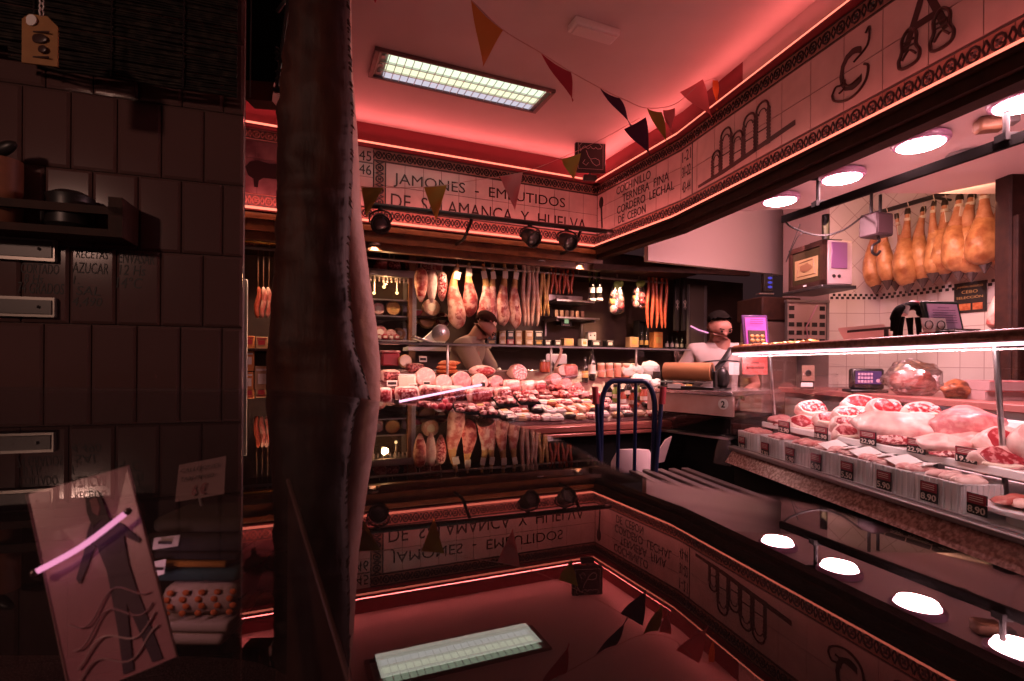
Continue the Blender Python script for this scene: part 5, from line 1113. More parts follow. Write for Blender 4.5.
# ------------------------------------------------------------------ soffit fittings
for i, (px, py, lab) in enumerate(((780, 200, 'farthest round ceiling lamp over the butcher counter'), (842, 177, 'second farthest round ceiling lamp over the butcher counter'), (920.5, 143, 'round ceiling lamp between the second farthest and the one cut by the photo edge'), (1024, 101, 'nearest round ceiling lamp cut by the right edge of the photo'))):
    p = hit_z(px, py, zs-.03); t = thing('round_lamp', lab, 'ceiling lamp', p, 0, 'round lamps under the soffit')
    link('rim', MB().lathe([(.092, .03), (.112, .02), (.114, .004), (.108, -.006), (.093, -.01), (.09, 0)], (0, 0, 0), 32), M('mauve lamp rim %d' % i, (.4, .2, .32), .35), t)
    link('diffuser', MB().lathe([(.092, .0), (.089, -.014), (.068, -.022), (.02, -.025)], (0, 0, 0), 32), emis('lamp diffuser %d' % i, (1., .5, .56), LG['lamp']), t)
a = hit_z(783, 223, H+.88); b_ = hit_z(1024, 142, H+.88); b_ = a+(b_-a)*1.35
t = thing('hook_rail', 'long dark flat rail hanging under the soffit over the butcher counter', 'rail', a)
dd = (b_-a).normalized(); sd_ = V((-dd.y, dd.x, 0))
part('bar', MB().slab([a+sd_*-.012, b_+sd_*-.012, b_+sd_*.012, a+sd_*.012], .042), m_blackmat, t)
mb = MB()
for px in (818, 1006): q = hit_z(px, 223-(px-783)*.336, H+.88); mb.tube([V((q.x, q.y, H+.88)), V((q.x, q.y, zs))], .011, 8); mb.box((q.x, q.y, zs-.01), (.06, .06, .012)); mb.box((q.x, q.y, H+.92), (.05, .05, .03))
part('hanger', mb, m_blackmat, t)
part('cable', MB().tube(catmull([a+V((0, 0, .03)), a+V((.03, -.05, -.04)), a+V((.16, -.1, -.10)), a+V((.3, -.1, -.07)), P(863, 216, 3.2)]), .006, 6), m_black, t)
part('thin_cable', MB().tube(catmull([P(800, 224, 3.3), P(786, 262, 3.5), P(797, 238, 3.4), P(806, 232, 3.35)]), .003, 5), m_black, t)
p = P(876, 226, 3.2); t = thing('junction_box', 'dark mauve electric box on two rods left of the golden hams', 'electric box', p, .3); link('box', MB().box((0, 0, 0), (.14, .12, .14), bev=.008), M('mauve box', (.05, .028, .034), .5), t)
mb = MB(); [mb.tube([(x, 0, .07), (x, 0, zs-p.z)], .01, 6) for x in (-.04, .035)]; link('rod', mb, m_black, t); link('lid_seam', MB().box((0, -.061, 0), (.12, .004, .11), bev=.001), M('mauve lid', (.07, .036, .045), .5), t)
mb = MB(); mb.tube(catmull([V((-.01, -.02, -.07)), V((.0, -.02, -.1)), V((-.05, -.02, -.13)), V((-.055, -.02, -.17)), V((-.02, -.02, -.185)), V((.01, -.02, -.16))]), .008, 8); link('hook', mb, m_black, t)
p = hit_z(964, 153, zs); t = thing('eyeball_lamp', 'unlit dark eyeball spotlight in the soffit right of the lamps', 'spotlight', p, 0); link('ring', MB().lathe([(.06, 0), (.075, -.006), (.07, -.015), (.05, -.012)], (0, 0, 0), 20), m_greysteel, t); link('eye', MB().ell((0, 0, -.012), (.05, .05, .03)), m_black, t)
p = hit_z(990, 122, zs-.02); t = thing('emergency_lamp', 'small tan boxed lamp on the soffit behind the nearest round lamp', 'lamp', p, -.3); link('box', MB().box((0, 0, -.01), (.1, .07, .06), bev=.01), m_box['brown'], t); link('bracket', MB().box((.07, 0, 0), (.05, .05, .04), bev=.005), m_greysteel, t)
p = P(800, 188, 3.55); t = thing('perforated_bracket', 'strip with dark square holes behind the farthest round lamp', 'bracket', p, .2); link('strip', MB().box((0, 0, 0), (.24, .012, .085)), M('grey strip', (.4, .3, .3), .5), t); mb = MB(); [mb.box((-.09+.045*i, -.007, -.018+.036*j), (.026, .003, .022)) for i in range(5) for j in range(2)]; link('hole', mb, m_black, t); link('post', MB().box((.09, .02, .1), (.02, .02, .2)), m_greysteel, t)
# ------------------------------------------------------------------ television and what is under it
A_ = V((2.093, 3.85)); Bq = V((2.14, 3.5)); fx = (Bq-A_).normalized(); fy = V((-fx.y, fx.x)); rz_ = math.atan2(fx.y, fx.x); wd = (Bq-A_).length
t = thing('television', 'old boxy television with a beige ham picture hanging left of the white tiles', 'television', ((A_.x+Bq.x)/2, (A_.y+Bq.y)/2, H+.56), rz_)
hh = .31; mb = MB(); mb.box((0, .11, hh/2), (wd, .2, hh), bev=.012); link('casing', mb, M('grey television casing', (.36, .27, .28), .5), t)
mb = MB(); [mb.box((x, -.005, hh/2), (.03, .03, hh)) for x in (-wd/2+.015, wd/2-.015)]; mb.box((0, -.005, hh-.018), (wd, .03, .036)); mb.box((0, -.005, .018), (wd, .03, .036)); link('front_frame', mb, m_darkwood, t)
link('screen', MB().box((0, .0, hh/2), (wd-.06, .02, hh-.07), bev=.004), M('dark screen', (.04, .03, .015), .15), t)
mb = MB(); mb.box((0.0, -.012, hh*.46), (wd*.66, .003, hh*.46)); link('picture', mb, M('beige tv picture', (.3, .2, .1), .4, emit=(.45, .28, .12), est=.12), t)
mb = MB(); mb.ell((.0, -.015, hh*.48), (wd*.18, .002, hh*.1), amp=.4, seed=2.); mb.tube([V((-wd*.26, -.014, hh*.3)), V((-wd*.2, -.014, hh*.62)), V((wd*.2, -.014, hh*.64)), V((wd*.27, -.014, hh*.3))], .004, 4, True); link('ham_image', mb, M('brown tv ham', (.2, .1, .05), .5), t)
link('badge', MB().box((0, -.021, .018), (.03, .003, .01)), m_white, t)
mb = MB(); mb.box((wd/2+.003, .1, hh*.66), (.008, .12, hh*.58), bev=.003); link('side_panel', mb, M('violet side panel', (.17, .07, .17), .45), t); mb = MB(); [mb.lathe([(.012, 0), (.012, .004)], (wd/2+.001, .06+.04*k, hh*.2), 10, Matrix.Rotation(PI/2, 3, 'Y')) for k in range(2)]; link('socket', mb, m_black, t)
mb = MB(); mb.tube([(.05, .1, hh), (.05, .1, 1.08-.56)], .025, 12); mb.box((.05, .1, hh+.01), (.14, .14, .02)); link('ceiling_pole', mb, m_black, t); mb = MB(); mb.box((0, .08, -.015), (wd+.06, .26, .025), bev=.004); link('tray', mb, m_black, t)
p = P(806, 323, 4.3); t = thing('photo_board', 'framed board with rows of small dark photos on the mauve wall under the television', 'notice board', p, .1); a = .36; b = .36
link('panel', MB().box((0, 0, 0), (a, .02, b)), M('mauve panel', (.4, .28, .27), .4), t); mb = MB(); mb.box((0, -.01, b/2), (a+.02, .04, .02)); mb.box((-a/2, -.01, 0), (.012, .03, b)); mb.box((a/2, -.01, 0), (.02, .03, b)); link('frame', mb, m_greysteel, t)
for j in range(5):
    for i in range(5):
        if j == 0 and i not in (0, 4): continue
        if j == 1 and i not in (0, 4): continue
        link('photo', MB().box((-a*.38+i*a*.19, -.012, b*.34-j*b*.19), (a*.13, .003, b*.1)), m_black, t)
mb = MB(); mb.tube([(a*.05, -.016, -b*.5), (-.01, -.016, -b*.1), (a*.25, -.016, b*.42)], .006, 6); link('lilac_streak', mb, M('lilac streak', (.5, .25, .35), .4), t)  # pale glassy streak over the board, shaped as a thin tube
p = P(768, 328, 4.5); t = thing('dark_cabinet', 'dark wooden cabinet behind the purple sign', 'cabinet', (p.x, p.y, 0), .2); link('body', MB().box((0, 0, (p.z+.05)/2), (.34, .3, p.z+.05), bev=.01), M('brown cabinet', (.12, .07, .06), .5), t); link('top', MB().box((0, 0, p.z+.15), (.38, .34, .2), bev=.01), m_darkwood, t); link('handle', MB().tube([(.1, -.165, p.z-.2), (.1, -.165, p.z-.05)], .006, 6), m_steel, t)
p = P(767, 283, 4.6); t = thing('blue_lit_device', 'small device with blue lights in the dark doorway', 'device', p, .1); link('case', MB().box((0, 0, 0), (.09, .05, .17), bev=.008), m_black, t); mb = MB(); [mb.ell((.01, -.03, .04-.04*k), (.022, .006, .012)) for k in range(3)]; link('light', mb, emis('blue led', (.12, .1, .8), .6), t); link('bracket', MB().box((-.02, 0, -.1), (.14, .06, .012)), m_greysteel, t)
q = BK(700, 300, .2); t = thing('glass_door_panel', 'grey glass panel with a metal edge right of the dark packs', 'door panel', B(q[0], .25, -H), RZB); link('pane', MB().box((0, 0, H+.4), (.24, .012, 1.0)), M('smoky pane', (.09, .07, .06), .12), t); mb = MB(); mb.box((.12, 0, (H+.9)/2), (.03, .03, H+.9)); mb.box((-.12, 0, (H+.9)/2), (.015, .03, H+.9)); link('frame', mb, m_greysteel, t)
mb = MB(); p = V((-.1, -.02, H+.42)); mb.tube([(-.1, -.02, H+.44), (0, -.03, H+.40), (.13, -.04, H+.37)], .008, 6); link('pane_reflection', mb, emis('violet reflection', (1., .35, .6), 1.2), t)  # pink reflection in the pane, built as an emissive strip
# ------------------------------------------------------------------ corner counter, film roll, hand truck, rack
L_ = P(648, 400, 3.72); R_ = P(734, 400, 3.2); e_ = V((R_.x-L_.x, R_.y-L_.y)); ln_ = e_.length; e_.normalize(); rzk = math.atan2(e_.y, e_.x)
t = thing('corner_counter', 'pale fronted corner counter between the deli counter and the butcher case', 'counter', (L_.x, L_.y, 0), rzk); zt = H-.16
link('top', MB().box((ln_/2, .3, zt-.015), (ln_, .64, .03), bev=.004), m_shelfst, t); link('front_panel', MB().box((ln_/2, 0, zt-.095), (ln_, .02, .13), bev=.003), M('pale front panel', (.6, .42, .4), .25, var=(6., 3., .3, .7), col2=(.5, .28, .24)), t)
link('glass_front', MB().box((ln_/2, .0, zt-.32), (ln_-.04, .008, .3)), m_glass, t); link('body', MB().box((ln_/2, .34, (zt-.17)/2), (ln_, .5, zt-.17)), m_blackmat, t); mb = MB(); mb.box((ln_/2, .05, zt-.3), (ln_-.06, .1, .015)); link('shelf', mb, m_steel, t)
t2 = P(722, 404, 3.25); t = thing('round_sticker', 'round white sticker with the figure 2 on the corner counter front', 'sticker', t2-V((0, .02, 0)), rzk); link('disc', MB().lathe([(.034, 0), (.034, .003)], (0, 0, 0), 24, Rf), m_paper, t); mb = MB(); mb.text('2', .026, .042, frame((-.013, -.004, -.021), (1, 0, 0), Z3), .001, bold=.02); link('figure', mb, m_ink, t)
p = P(688, 388, 3.5); p.z = zt; t = thing('film_roll', 'big golden brown roll of wrapping paper in a black holder on the corner counter', 'paper roll', p, rzk+.25)
Ry = Matrix.Rotation(PI/2, 3, 'Y'); rr = .062; link('roll', MB().lathe([(rr, -.16), (rr, .16)], (0, 0, .12), 28, Ry), M('kraft paper roll', (.56, .28, .13), .35, var=(3., 2., .3, .7), col2=(.5, .22, .1)), t); link('core', MB().lathe([(.024, .158), (.024, .164)], (0, 0, .12), 16, Ry), m_black, t)
mb = MB(); [mb.lathe([(rr*f, .1595), (rr*f, .1615), (rr*f-.002, .162)], (0, 0, .12), 24, Ry) for f in (.6, .8)]; link('winding', mb, m_wood, t)
mb = MB(); [mb.box((x, 0, .06), (.016, .05, .13), bev=.003) for x in (-.18, .18)]; mb.box((0, .0, .01), (.38, .14, .02), bev=.004); link('holder', mb, m_black, t); link('label', MB().box((-.07, -.072, .022), (.09, .004, .03)), m_paper, t); link('cutter', MB().tube([(-.18, -.07, .05), (.18, -.07, .05)], .006, 6), m_steel, t)
p = P(722, 385, 3.5); p.z = zt; t = thing('ham_stand', 'black rounded holder standing right of the paper roll', 'holder', p, 0); link('body', MB().ell((0, 0, .075), (.05, .05, .075), seg=16), m_black, t); link('base', MB().lathe([(.06, 0), (.06, .012)], (0, 0, 0), 16), m_black, t)
# hand truck
m_blue = M('blue painted tube', (.006, .012, .05), .35); m_redgrip = M('red rubber grip', (.3, .03, .04), .6)
dT = 3.0; t = thing('hand_truck', 'blue tubular hand truck with red grips in front of the deli counter', 'hand truck', P(628, 470, dT)*0+V((P(628, 420, dT).x, dT, 0)), .05)
xw = 54/512*dT/2; zt_ = H-.092
fr = [V((-xw, .05, .12))] + [V((-xw, 0, zt_-.16))] + [V((-xw+.075*(1-math.cos(a*PI/12)), 0, zt_-.16+.16*math.sin(a*PI/12))) for a in range(1, 7)]
fr += [V((-v.x, v.y, v.z)) for v in reversed(fr)]
link('frame', MB().tube(fr, .016, 10), m_blue, t)
for x in (-.055, .045): link('upright', MB().tube([(x, .0, zt_-.006), (x, .03, .25)], .011, 8), m_blue, t)
for s_ in (-1, 1):
    link('side_handle', MB().tube([(s_*(xw+.035), -.02, H-.17), (s_*(xw+.03), -.02, H-.25), (s_*(xw-.0), .0, H-.75)], .013, 8), m_blue, t); link('grip', MB().tube([(s_*(xw+.043), -.02, H-.125), (s_*(xw+.036), -.02, H-.225)], .019, 10), m_redgrip, t)
    link('wheel', MB().lathe([(.05, -.03), (.11, -.03), (.12, 0), (.11, .03), (.05, .03)], (s_*(xw+.06), .1, .12), 24, Ry), m_blackmat, t)
link('toe_plate', MB().box((0, -.12, .03), (.42, .28, .012)), m_blue, t); mb = MB(); mb.tube([(-xw, .04, .35), (xw, .04, .35)], .012, 8); mb.tube([(-xw, .04, .6), (xw, .04, .6)], .012, 8); link('crossbar', mb, m_blue, t)
p = P(632, 458, 3.2); t = thing('paper_sack', 'pale pink paper sack standing behind the blue hand truck bars', 'sack', (p.x, 3.17, 0), .1)
mb = MB(); zz = p.z+.06; mb.sweep([V((0, 0, z)) for z in (0, .05, zz*.6, zz*.9, zz)], [(.15, .08), (.16, .09), (.155, .085), (.14, .06), (.1, .02)], 14, up=V((0, 1, 0))); mb.jit(.014, 9, 3.); link('sack', mb, M('pale pink sack', (.5, .36, .37), .7), t, ang=35)
mb = MB(); mb.slab([(.1, 0, zz-.1), (.2, -.02, zz+.06), (.24, -.02, zz+.08), (.2, 0, zz-.08)], .01, V((0, 1, 0))); link('folded_top', mb, M('pale sack fold', (.55, .38, .38), .7), t)
t = thing('slatted_rack', 'low dark slatted rack on the floor right of the hand truck', 'rack', (1.0, 2.7, 0), math.atan2(.95, -.2)-PI/2)
for i in range(5): link('slat', MB().box((-.2+i*.085, 0, .62), (.045, .8, .02), bev=.004), M('rack slat %d' % i, (.06, .035, .035), .5), t)
mb = MB(); [mb.box((0, y, .6), (.42, .03, .02)) for y in (-.35, .35)]; link('crosspiece', mb, m_darkwood, t)
for x in (-.19, .16):
    for y in (-.35, .35): link('leg', MB().box((x, y, .295), (.03, .03, .59)), m_darkwood, t)
# ------------------------------------------------------------------ left stall: tiled wall
WD = V((3.06, 1.)).normalized(); WA = V((-1.30, 1.30)); FW = frame((WA.x, WA.y, H), (WD.x, WD.y, 0), Z3)   # x along the wall, z towards the viewer
LW_ = (V((-.776, 1.471))-WA).length
m_stile = M('mauve glazed stall tile', (.11, .06, .056), .12, var=(1.5, 2., .3, .7), col2=(.09, .049, .046))
w_ = struct('wall_left', MB().fbox(FW, -.9, LW_, -H, Z_CEIL, -.03, -.006), m_grout, label='tiled stall wall at the left')
def T0(px): q = hit_line(px, 366, WA, WD); return (V((q.x, q.y))-WA).dot(WD)
mb = MB(); tw, th = .1025, .2035; g = .0014; bv = .007; x_a, x_b = T0(69.3), T0(91.5)
for r in range(-5, 6):
    z0 = .099+r*th; off = x_b if r % 2 == 1 else x_a
    # rows alternate by half a tile
    n0 = -12
    for i in range(n0, 8):
        xa = off+i*tw+g; xb = off+(i+1)*tw-g
        if xb < -.85 or xa > LW_-.001: continue
        xb = min(xb, LW_); 
        if xb-xa < .02: continue
        za, zb = z0+g, z0+th-g; b_ = min(bv, (xb-xa)*.3)
        o4 = [FW @ V(q) for q in ((xa, za, -.006), (xb, za, -.006), (xb, zb, -.006), (xa, zb, -.006))]; m4 = [FW @ V(q) for q in ((xa, za, 0), (xb, za, 0), (xb, zb, 0), (xa, zb, 0))]; i4 = [FW @ V(q) for q in ((xa+b_, za+b_, .004), (xb-b_, za+b_, .004), (xb-b_, zb-b_, .004), (xa+b_, zb-b_, .004))]
        a1 = [mb.bm.verts.new(v) for v in o4]; a2 = [mb.bm.verts.new(v) for v in m4]; a3 = [mb.bm.verts.new(v) for v in i4]
        for k in range(4): mb.face([a1[k], a1[(k+1) % 4], a2[(k+1) % 4], a2[k]]); mb.face([a2[k], a2[(k+1) % 4], a3[(k+1) % 4], a3[k]])
        mb.face(a3)
struct('bevelled_tiles', mb, m_stile, w_)
# handwriting on the tiles
def hw(mb, body, px0, px1, py0, py1, sh=.15):
    a = hit_line(px0, py1, WA, WD); b = hit_line(px1, py0, WA, WD)
    x0 = (V((a.x, a.y))-WA).dot(WD); x1 = (V((b.x, b.y))-WA).dot(WD)
    mb.text(body, x1-x0, b.z-a.z, FW @ Matrix.Translation((x0, a.z-H, .0045)), .0006, sh)
mb = MB()
for a in (('CORTADO', 22, 60, 265, 273), ('8 Hs', 25, 44, 275, 283), ('74 GRADOS', 19, 65, 284, 293), ('RECETAS', 77, 109, 252, 258), ('AZUCAR', 73, 109, 264, 273), ('1.', 74, 80, 276, 284), ('SAL', 77, 101, 287, 295), ('4,490', 73, 103, 298, 307),
          ('ENVASAR', 119, 155, 254, 263), ('12 Hs', 120, 146, 266, 275), ('14°C', 117, 143, 278, 288)): hw(mb, *a)
struct('handwriting', mb, M('black marker', (.012, .009, .009), .6), w_)
# aluminium holder strips
for i, (y0, y1, lab) in enumerate(((241, 263, 'upper metal ticket holder strip on the tiled wall'), (297, 318, 'lower metal ticket holder strip on the tiled wall'))):
    a = hit_line(-60, y1, WA, WD); b = hit_line(58, y0, WA, WD); x1 = T0(58); hh = abs(b.z-a.z)*.8; z0 = hit_line(58, y1, WA, WD).z-H
    t = thing('ticket_rail', lab, 'rail', FW @ V((x1-.2, z0, 0)), 0, 'metal ticket rails')
    mb = MB(); mb.fbox(FW, -.3, x1, z0, z0+hh, .005, .02); part('strip', mb, M('dull aluminium %d' % i, (.22, .2, .18), .35, .7), t)
    mb = MB(); mb.fbox(FW, -.3, x1-.005, z0+hh*.15, z0+hh*.85, .02, .024); part('groove', mb, M('dark channel %d' % i, (.06, .05, .045), .4), t); mb = MB(); q = FW @ V((x1-.03, z0+hh*.5, .025)); mb.lathe([(.004, 0), (.004, .002)], q, 8, Rf); part('screw', mb, m_black, t)
# wooden rack with a holder, a pot
za = hit_line(140, 247, WA, WD).z-H; zb = hit_line(140, 212, WA, WD).z-H; x1 = T0(138)
t = thing('wall_rack', 'dark wooden wall rack with a front bar on the stall tiles', 'rack', FW @ V((x1-.3, za, 0)))
mb = MB(); mb.fbox(FW, -.35, x1, za, za+.018, .002, .11); part('board', mb, m_darkwood, t); mb = MB(); mb.fbox(FW, -.35, x1, za+.055, za+.075, .095, .11); part('front_bar', mb, m_darkwood, t)
mb = MB(); mb.fbox(FW, x1-.03, x1, za+.018, za+.1, .002, .11); part('end_post', mb, m_darkwood, t)
mb = MB(); q = FW @ V((T0(14), za+.019, .055)); t = thing('utensil_holder', 'round wooden utensil holder with a dark spoon on the wall rack', 'utensil holder', q); hT = hit_line(14, 168, WA, WD).z-q.z
link('cup', MB().lathe([(.036, 0), (.04, .005), (.04, hT), (.035, hT), (.034, .01)], (0, 0, 0), 22), M('tan wood cup', (.26, .1, .05), .55, var=(18., 3., .3, .7), col2=(.16, .055, .03)), t)
mb = MB(); mb.sweep([V((-.01, .0, .02)), V((.0, -.005, hT*.8)), V((.012, -.01, hT+.01))], [.006, .006, .008], 8); mb.ell((.012, -.012, hT+.02), (.04, .014, .016), Matrix.Rotation(-.45, 3, 'Y')); link('spoon', mb, m_black, t)
q = FW @ V((T0(80), za+.019, .055)); t = thing('black_pot', 'small squat black pot on the wall rack', 'pot', q); hT = .085
link('pot', MB().lathe([(.04, 0), (.05, .012), (.047, hT*.85), (.05, hT), (.046, hT), (.043, .02)], (0, 0, 0), 22), m_black, t); link('lid', MB().lathe([(.05, hT), (.03, hT+.012), (.008, hT+.014)], (0, 0, 0), 20), m_black, t)
# reed blind above
t = thing('reed_blind', 'black woven reed blind hanging over the top of the stall wall', 'blind', FW @ V((0, .75, .07)))
mb = MB(); rnd = random.Random(3); zlow = hit_line(150, 86, WA+V((WD.y, -WD.x))*.07, WD).z-H
FBk = FW @ Matrix.Translation((0, 0, .07))
nR = 104
for i in range(nR):
    z = zlow+.008+i*.0068+rnd.uniform(-.0012, .0012); xs = T0(24) if i < 6 else -.8
    pts = [FBk @ V((xs+(LW_-.005-xs)*k/10, z+rnd.uniform(-.002, .002)+(.012*max(0, 1-k/2.)*(1 if i < 8 else .3)), rnd.uniform(-.003, .003))) for k in range(11)]
    mb.tube(pts, .0036+rnd.uniform(-.0006, .0006), 5)
part('reeds', mb, M('black reed', (.006, .0045, .004), .7, var=(40., 4., .45, .65), col2=(.028, .021, .016), spec=.2), t)
mb = MB()
for k in range(9): x = -.7+k*.16; mb.tube([FBk @ V((x, zlow+.006, .009)), FBk @ V((x+.004, zlow+nR*.0068, .009))], .0022, 4)
part('binding', mb, m_black, t)
# yellow hanging tag with chain
d = 1.12; t = thing('hanging_tag', 'yellow cardboard tag with printed picture hanging on a white chain', 'tag', P(41, 41, d)); a = 30*d/512; b = 49*d/512
link('card', MB().prism([(-a*.5, -b*.5), (a*.5, -b*.5), (a*.5, b*.32), (a*.2, b*.5), (-a*.3, b*.5), (-a*.5, b*.38)], .004, frame((0, 0, 0), (1, .25, 0), Z3)), M('yellow tag card', (.3, .13, .03), .6, var=(30., 3., .35, .7), col2=(.24, .095, .02)), t)
mb = MB(); Ft = frame((0, -.006, 0), (1, .25, 0), Z3); mb.ell((0, -.006, .002), (a*.28, .002, b*.1)); mb.ell((-a*.25, -.003, -b*.2), (a*.13, .002, b*.07)); mb.ell((a*.14, -.007, -b*.2), (a*.15, .002, b*.08)); mb.box((0, -.006, b*.15), (a*.7, .002, b*.03)); mb.box((0, -.006, -b*.36), (a*.7, .002, b*.03)); link('print', mb, m_glaze, t)
link('eyelet', MB().lathe([(.008, 0), (.012, .002), (.012, .004), (.006, .004)], (-a*.2, -.006, b*.37), 14, Rf), m_white, t)
mb = MB()
for k in range(9): q = V((.004, -.004, b*.45+.012+k*.013)); mb.tube([q+V((.004*math.cos(j*PI/3)*(1 if k % 2 else .2), .004*math.cos(j*PI/3)*(.2 if k % 2 else 1), .009*math.sin(j*PI/3))) for j in range(6)], .0016, 4, True)
link('chain', mb, m_white, t)
# dark boxed sign with wrought iron bracket
d = 1.62; p = P(258, 40, d); t = thing('awning_box', 'black boxed awning end with a brown metal lower edge at the wall corner', 'awning', p)
def pp(px, py, dd=d): return P(px, py, dd)-p
mb = MB(); mb.slab([pp(243, -40), pp(289, -40), pp(281, 60), pp(274, 84), pp(243, 84)], .035, V((0, 1, 0))); link('box', mb, m_blackmat, t)
mb = MB(); mb.slab([pp(245, 80, d-.02), pp(274, 82, d-.02), pp(272, 101, d-.02), pp(245, 99, d-.02)], .06, V((0, 1, 0))); link('metal_edge', mb, M('brown metal', (.16, .06, .045), .35, .5), t)
mb = MB(); mb.tube([pp(277, 88, d-.04), pp(291, -20, d-.04)], .006, 6); [mb.tube(catmull([pp(276, y0, d-.04), pp(281, (y0+y1)/2-2, d-.04), pp(287, y1, d-.04)]), .006, 6) for y0, y1 in ((48, 60), (52, 68), (60, 54), (73, 73), (80, 81), (90, 91))]; mb.tube(catmull([pp(277, 12, d-.04), pp(285, 2, d-.04), pp(290, 6, d-.04), pp(286, 14, d-.04)]), .006, 6); mb.tube([pp(274, 90, d-.04), pp(283, 91, d-.04)], .008, 6); link('iron_bracket', mb, m_black, t)

# ------------------------------------------------------------------ brown hanging hide
d = .97; t = thing('hanging_hide', 'tall dark brown shaggy hide with ragged edge and pale side hanging in the foreground', 'hide', P(325, 200, d))
prof = [(-60, 295, 345), (0, 293, 348), (60, 286, 350), (117, 279, 353), (153, 279, 352), (200, 278.5, 350.5), (254, 277, 348), (309, 273, 350), (348, 269, 355), (387, 267, 368), (420, 267, 372), (455, 273, 364), (485, 285, 350), (505, 302, 342), (516, 318, 332)]
def interp(y, c):
    for a, b in zip(prof, prof[1:]):
        if a[0] <= y <= b[0]: f = (y-a[0])/(b[0]-a[0]); return a[c]+(b[c]-a[c])*f
    return prof[-1][c]
mb = MB(); N, S = 74, 26; rows = []; p0 = t.location
for i in range(N+1):
    y = -60+576*i/N; l, r = interp(y, 1), interp(y, 2); c_ = P((l+r)/2, y, d); hw_ = (r-l)/2/512*d
    row = []
    for k in range(S):
        a = 2*PI*k/S; x = math.cos(a); yy = math.sin(a); rag = noise.noise(V((i*.55, k*.31, 2.)))
        px = abs(x)**.8*(1 if x > 0 else -1)
        wob = 1+.022*rag+(.035*noise.noise(V((i*1.9, k*.2, 5.))) if x > .5 else 0)
        row.append(mb.bm.verts.new(c_+V((px*hw_*wob, yy*.05*(1+.3*rag)*min(1, hw_/.05), 0))-p0))
    rows.append(row)
for A, Bq_ in zip(rows, rows[1:]):
    for k in range(S): mb.face([A[k], A[(k+1) % S], Bq_[(k+1) % S], Bq_[k]])
mb.face(rows[0][::-1]); mb.face(rows[-1])
m_hide = M('dark brown hide', (.03, .009, .007), .6, var=(22., 6., .4, .66), col2=(.07, .021, .013), bump=(45., .3), spec=.25, stretch=(1., 1., .18))
rnd = random.Random(11)     # ragged tufts along edge and over the surface
for i in range(260):
    y = rnd.uniform(-50, 505); l, r = interp(y, 1), interp(y, 2); side = rnd.random()
    if side < .42: px = r-1; ox = 1
    elif side < .55: px = l+1; ox = -.7
    else: continue
    q = P(px, y, d-(.048 if side >= .55 else .015))-p0; L = rnd.uniform(.004, .011)*(1 if side < .55 else 1.3)
    mb.sweep([q, q+V((ox*L*.4, -.003, -L*.5)), q+V((ox*L*.65, -.002, -L))], [.0022, .0016, .0003], 4)
link('hide', mb, m_hide, t, ang=80)
mb = MB(); pr = [(-40, 330, 349), (60, 332, 350.5), (130, 335, 356), (212, 335, 360), (277, 333, 369), (325, 333, 376.5), (361, 335, 380), (400, 335, 380), (450, 335, 372), (490, 335, 360)]; rows = []
for y, l, r in pr:
    c_ = P((l+r)/2, y, d+.05); hw_ = (r-l)/2/512*(d+.05); rows.append([mb.bm.verts.new(c_+V((math.cos(2*PI*k/16)*hw_, math.sin(2*PI*k/16)*.04, 0))-p0) for k in range(16)])
for A, Bq_ in zip(rows, rows[1:]):
    for k in range(16): mb.face([A[k], A[(k+1) % 16], Bq_[(k+1) % 16], Bq_[k]])
mb.face(rows[0][::-1]); mb.face(rows[-1]); link('pale_side', mb, M('pale tan hide', (.66, .38, .3), .6, var=(10., 4., .35, .7), col2=(.55, .29, .22), bump=(50., .3)), t, ang=80)
mb = MB(); q = P(318, -60, d)-p0; mb.tube([q, V((q.x, q.y, H+Z_CEIL-p0.z))], .006, 6); link('hanging_cord', mb, m_black, t)

# ------------------------------------------------------------------ glass topped counter under the camera
c_h = .035; ZG = H-c_h
edge_px = [(-300, 384), (-100, 386), (120, 387.5), (260, 389), (330, 394), (372, 400), (430, 408), (500, 421), (560, 440), (600, 461), (650, 479), (720, 490), (800, 503), (900, 535), (1024, 578)]
edge = [hit_z(x, y, ZG) for x, y in edge_px]
edge = catmull(edge, 5); edge = [V((e.x, e.y, ZG)) for e in edge]
poly = edge + [V((.13, -.4, ZG)), V((-1.5, -.4, ZG)), V((-1.5, .7, ZG))]
t = thing('glass_counter', 'glass topped dark display counter mirroring the shop in the foreground', 'counter', (-.4, .1, 0)); ctr = t.location
m_mirror = glassy('dark counter glass', .13, tint=(.8, .72, .72), dust=.09)
m_clear = glassy('counter glass side', 0.0, tint=(1, 1, 1), power=400.)
mb = MB(); A = [mb.bm.verts.new(v-ctr) for v in poly]; Bv = [mb.bm.verts.new(v-ctr-V((0, 0, .006))) for v in poly]
mb.face(A, 0); mb.face(Bv[::-1], 1)
for k in range(len(poly)): mb.face([Bv[k], Bv[(k+1) % len(poly)], A[(k+1) % len(poly)], A[k]], 1)
link('glass_top', mb, [m_mirror, m_clear], t, smooth=False)
m_speck = M('dark speckled base', (.03, .015, .016), .5, var=(420., 2., .46, .62), col2=(.16, .1, .1))
zb = H-.40
mb = MB(); mb.slab([V((v.x, v.y, zb))-ctr for v in poly], -.04); link('base', mb, m_speck, t, smooth=False)
mb = MB()
for k in range(len(poly)):
    a, b = poly[k]-ctr, poly[(k+1) % len(poly)]-ctr; a = V((a.x, a.y, zb)); b = V((b.x, b.y, zb)); n_ = (b-a).cross(Z3).normalized()
    mb.slab([a-Z3*zb, b-Z3*zb, b+Z3*(ZG-.007-zb), a+Z3*(ZG-.007-zb)], .012, -n_)
link('side_panel', mb, m_blackmat, t, smooth=False)
link('edge_trim', MB().tube([v-ctr-V((0, 0, .004)) for v in edge], .0035, 8), m_black, t)
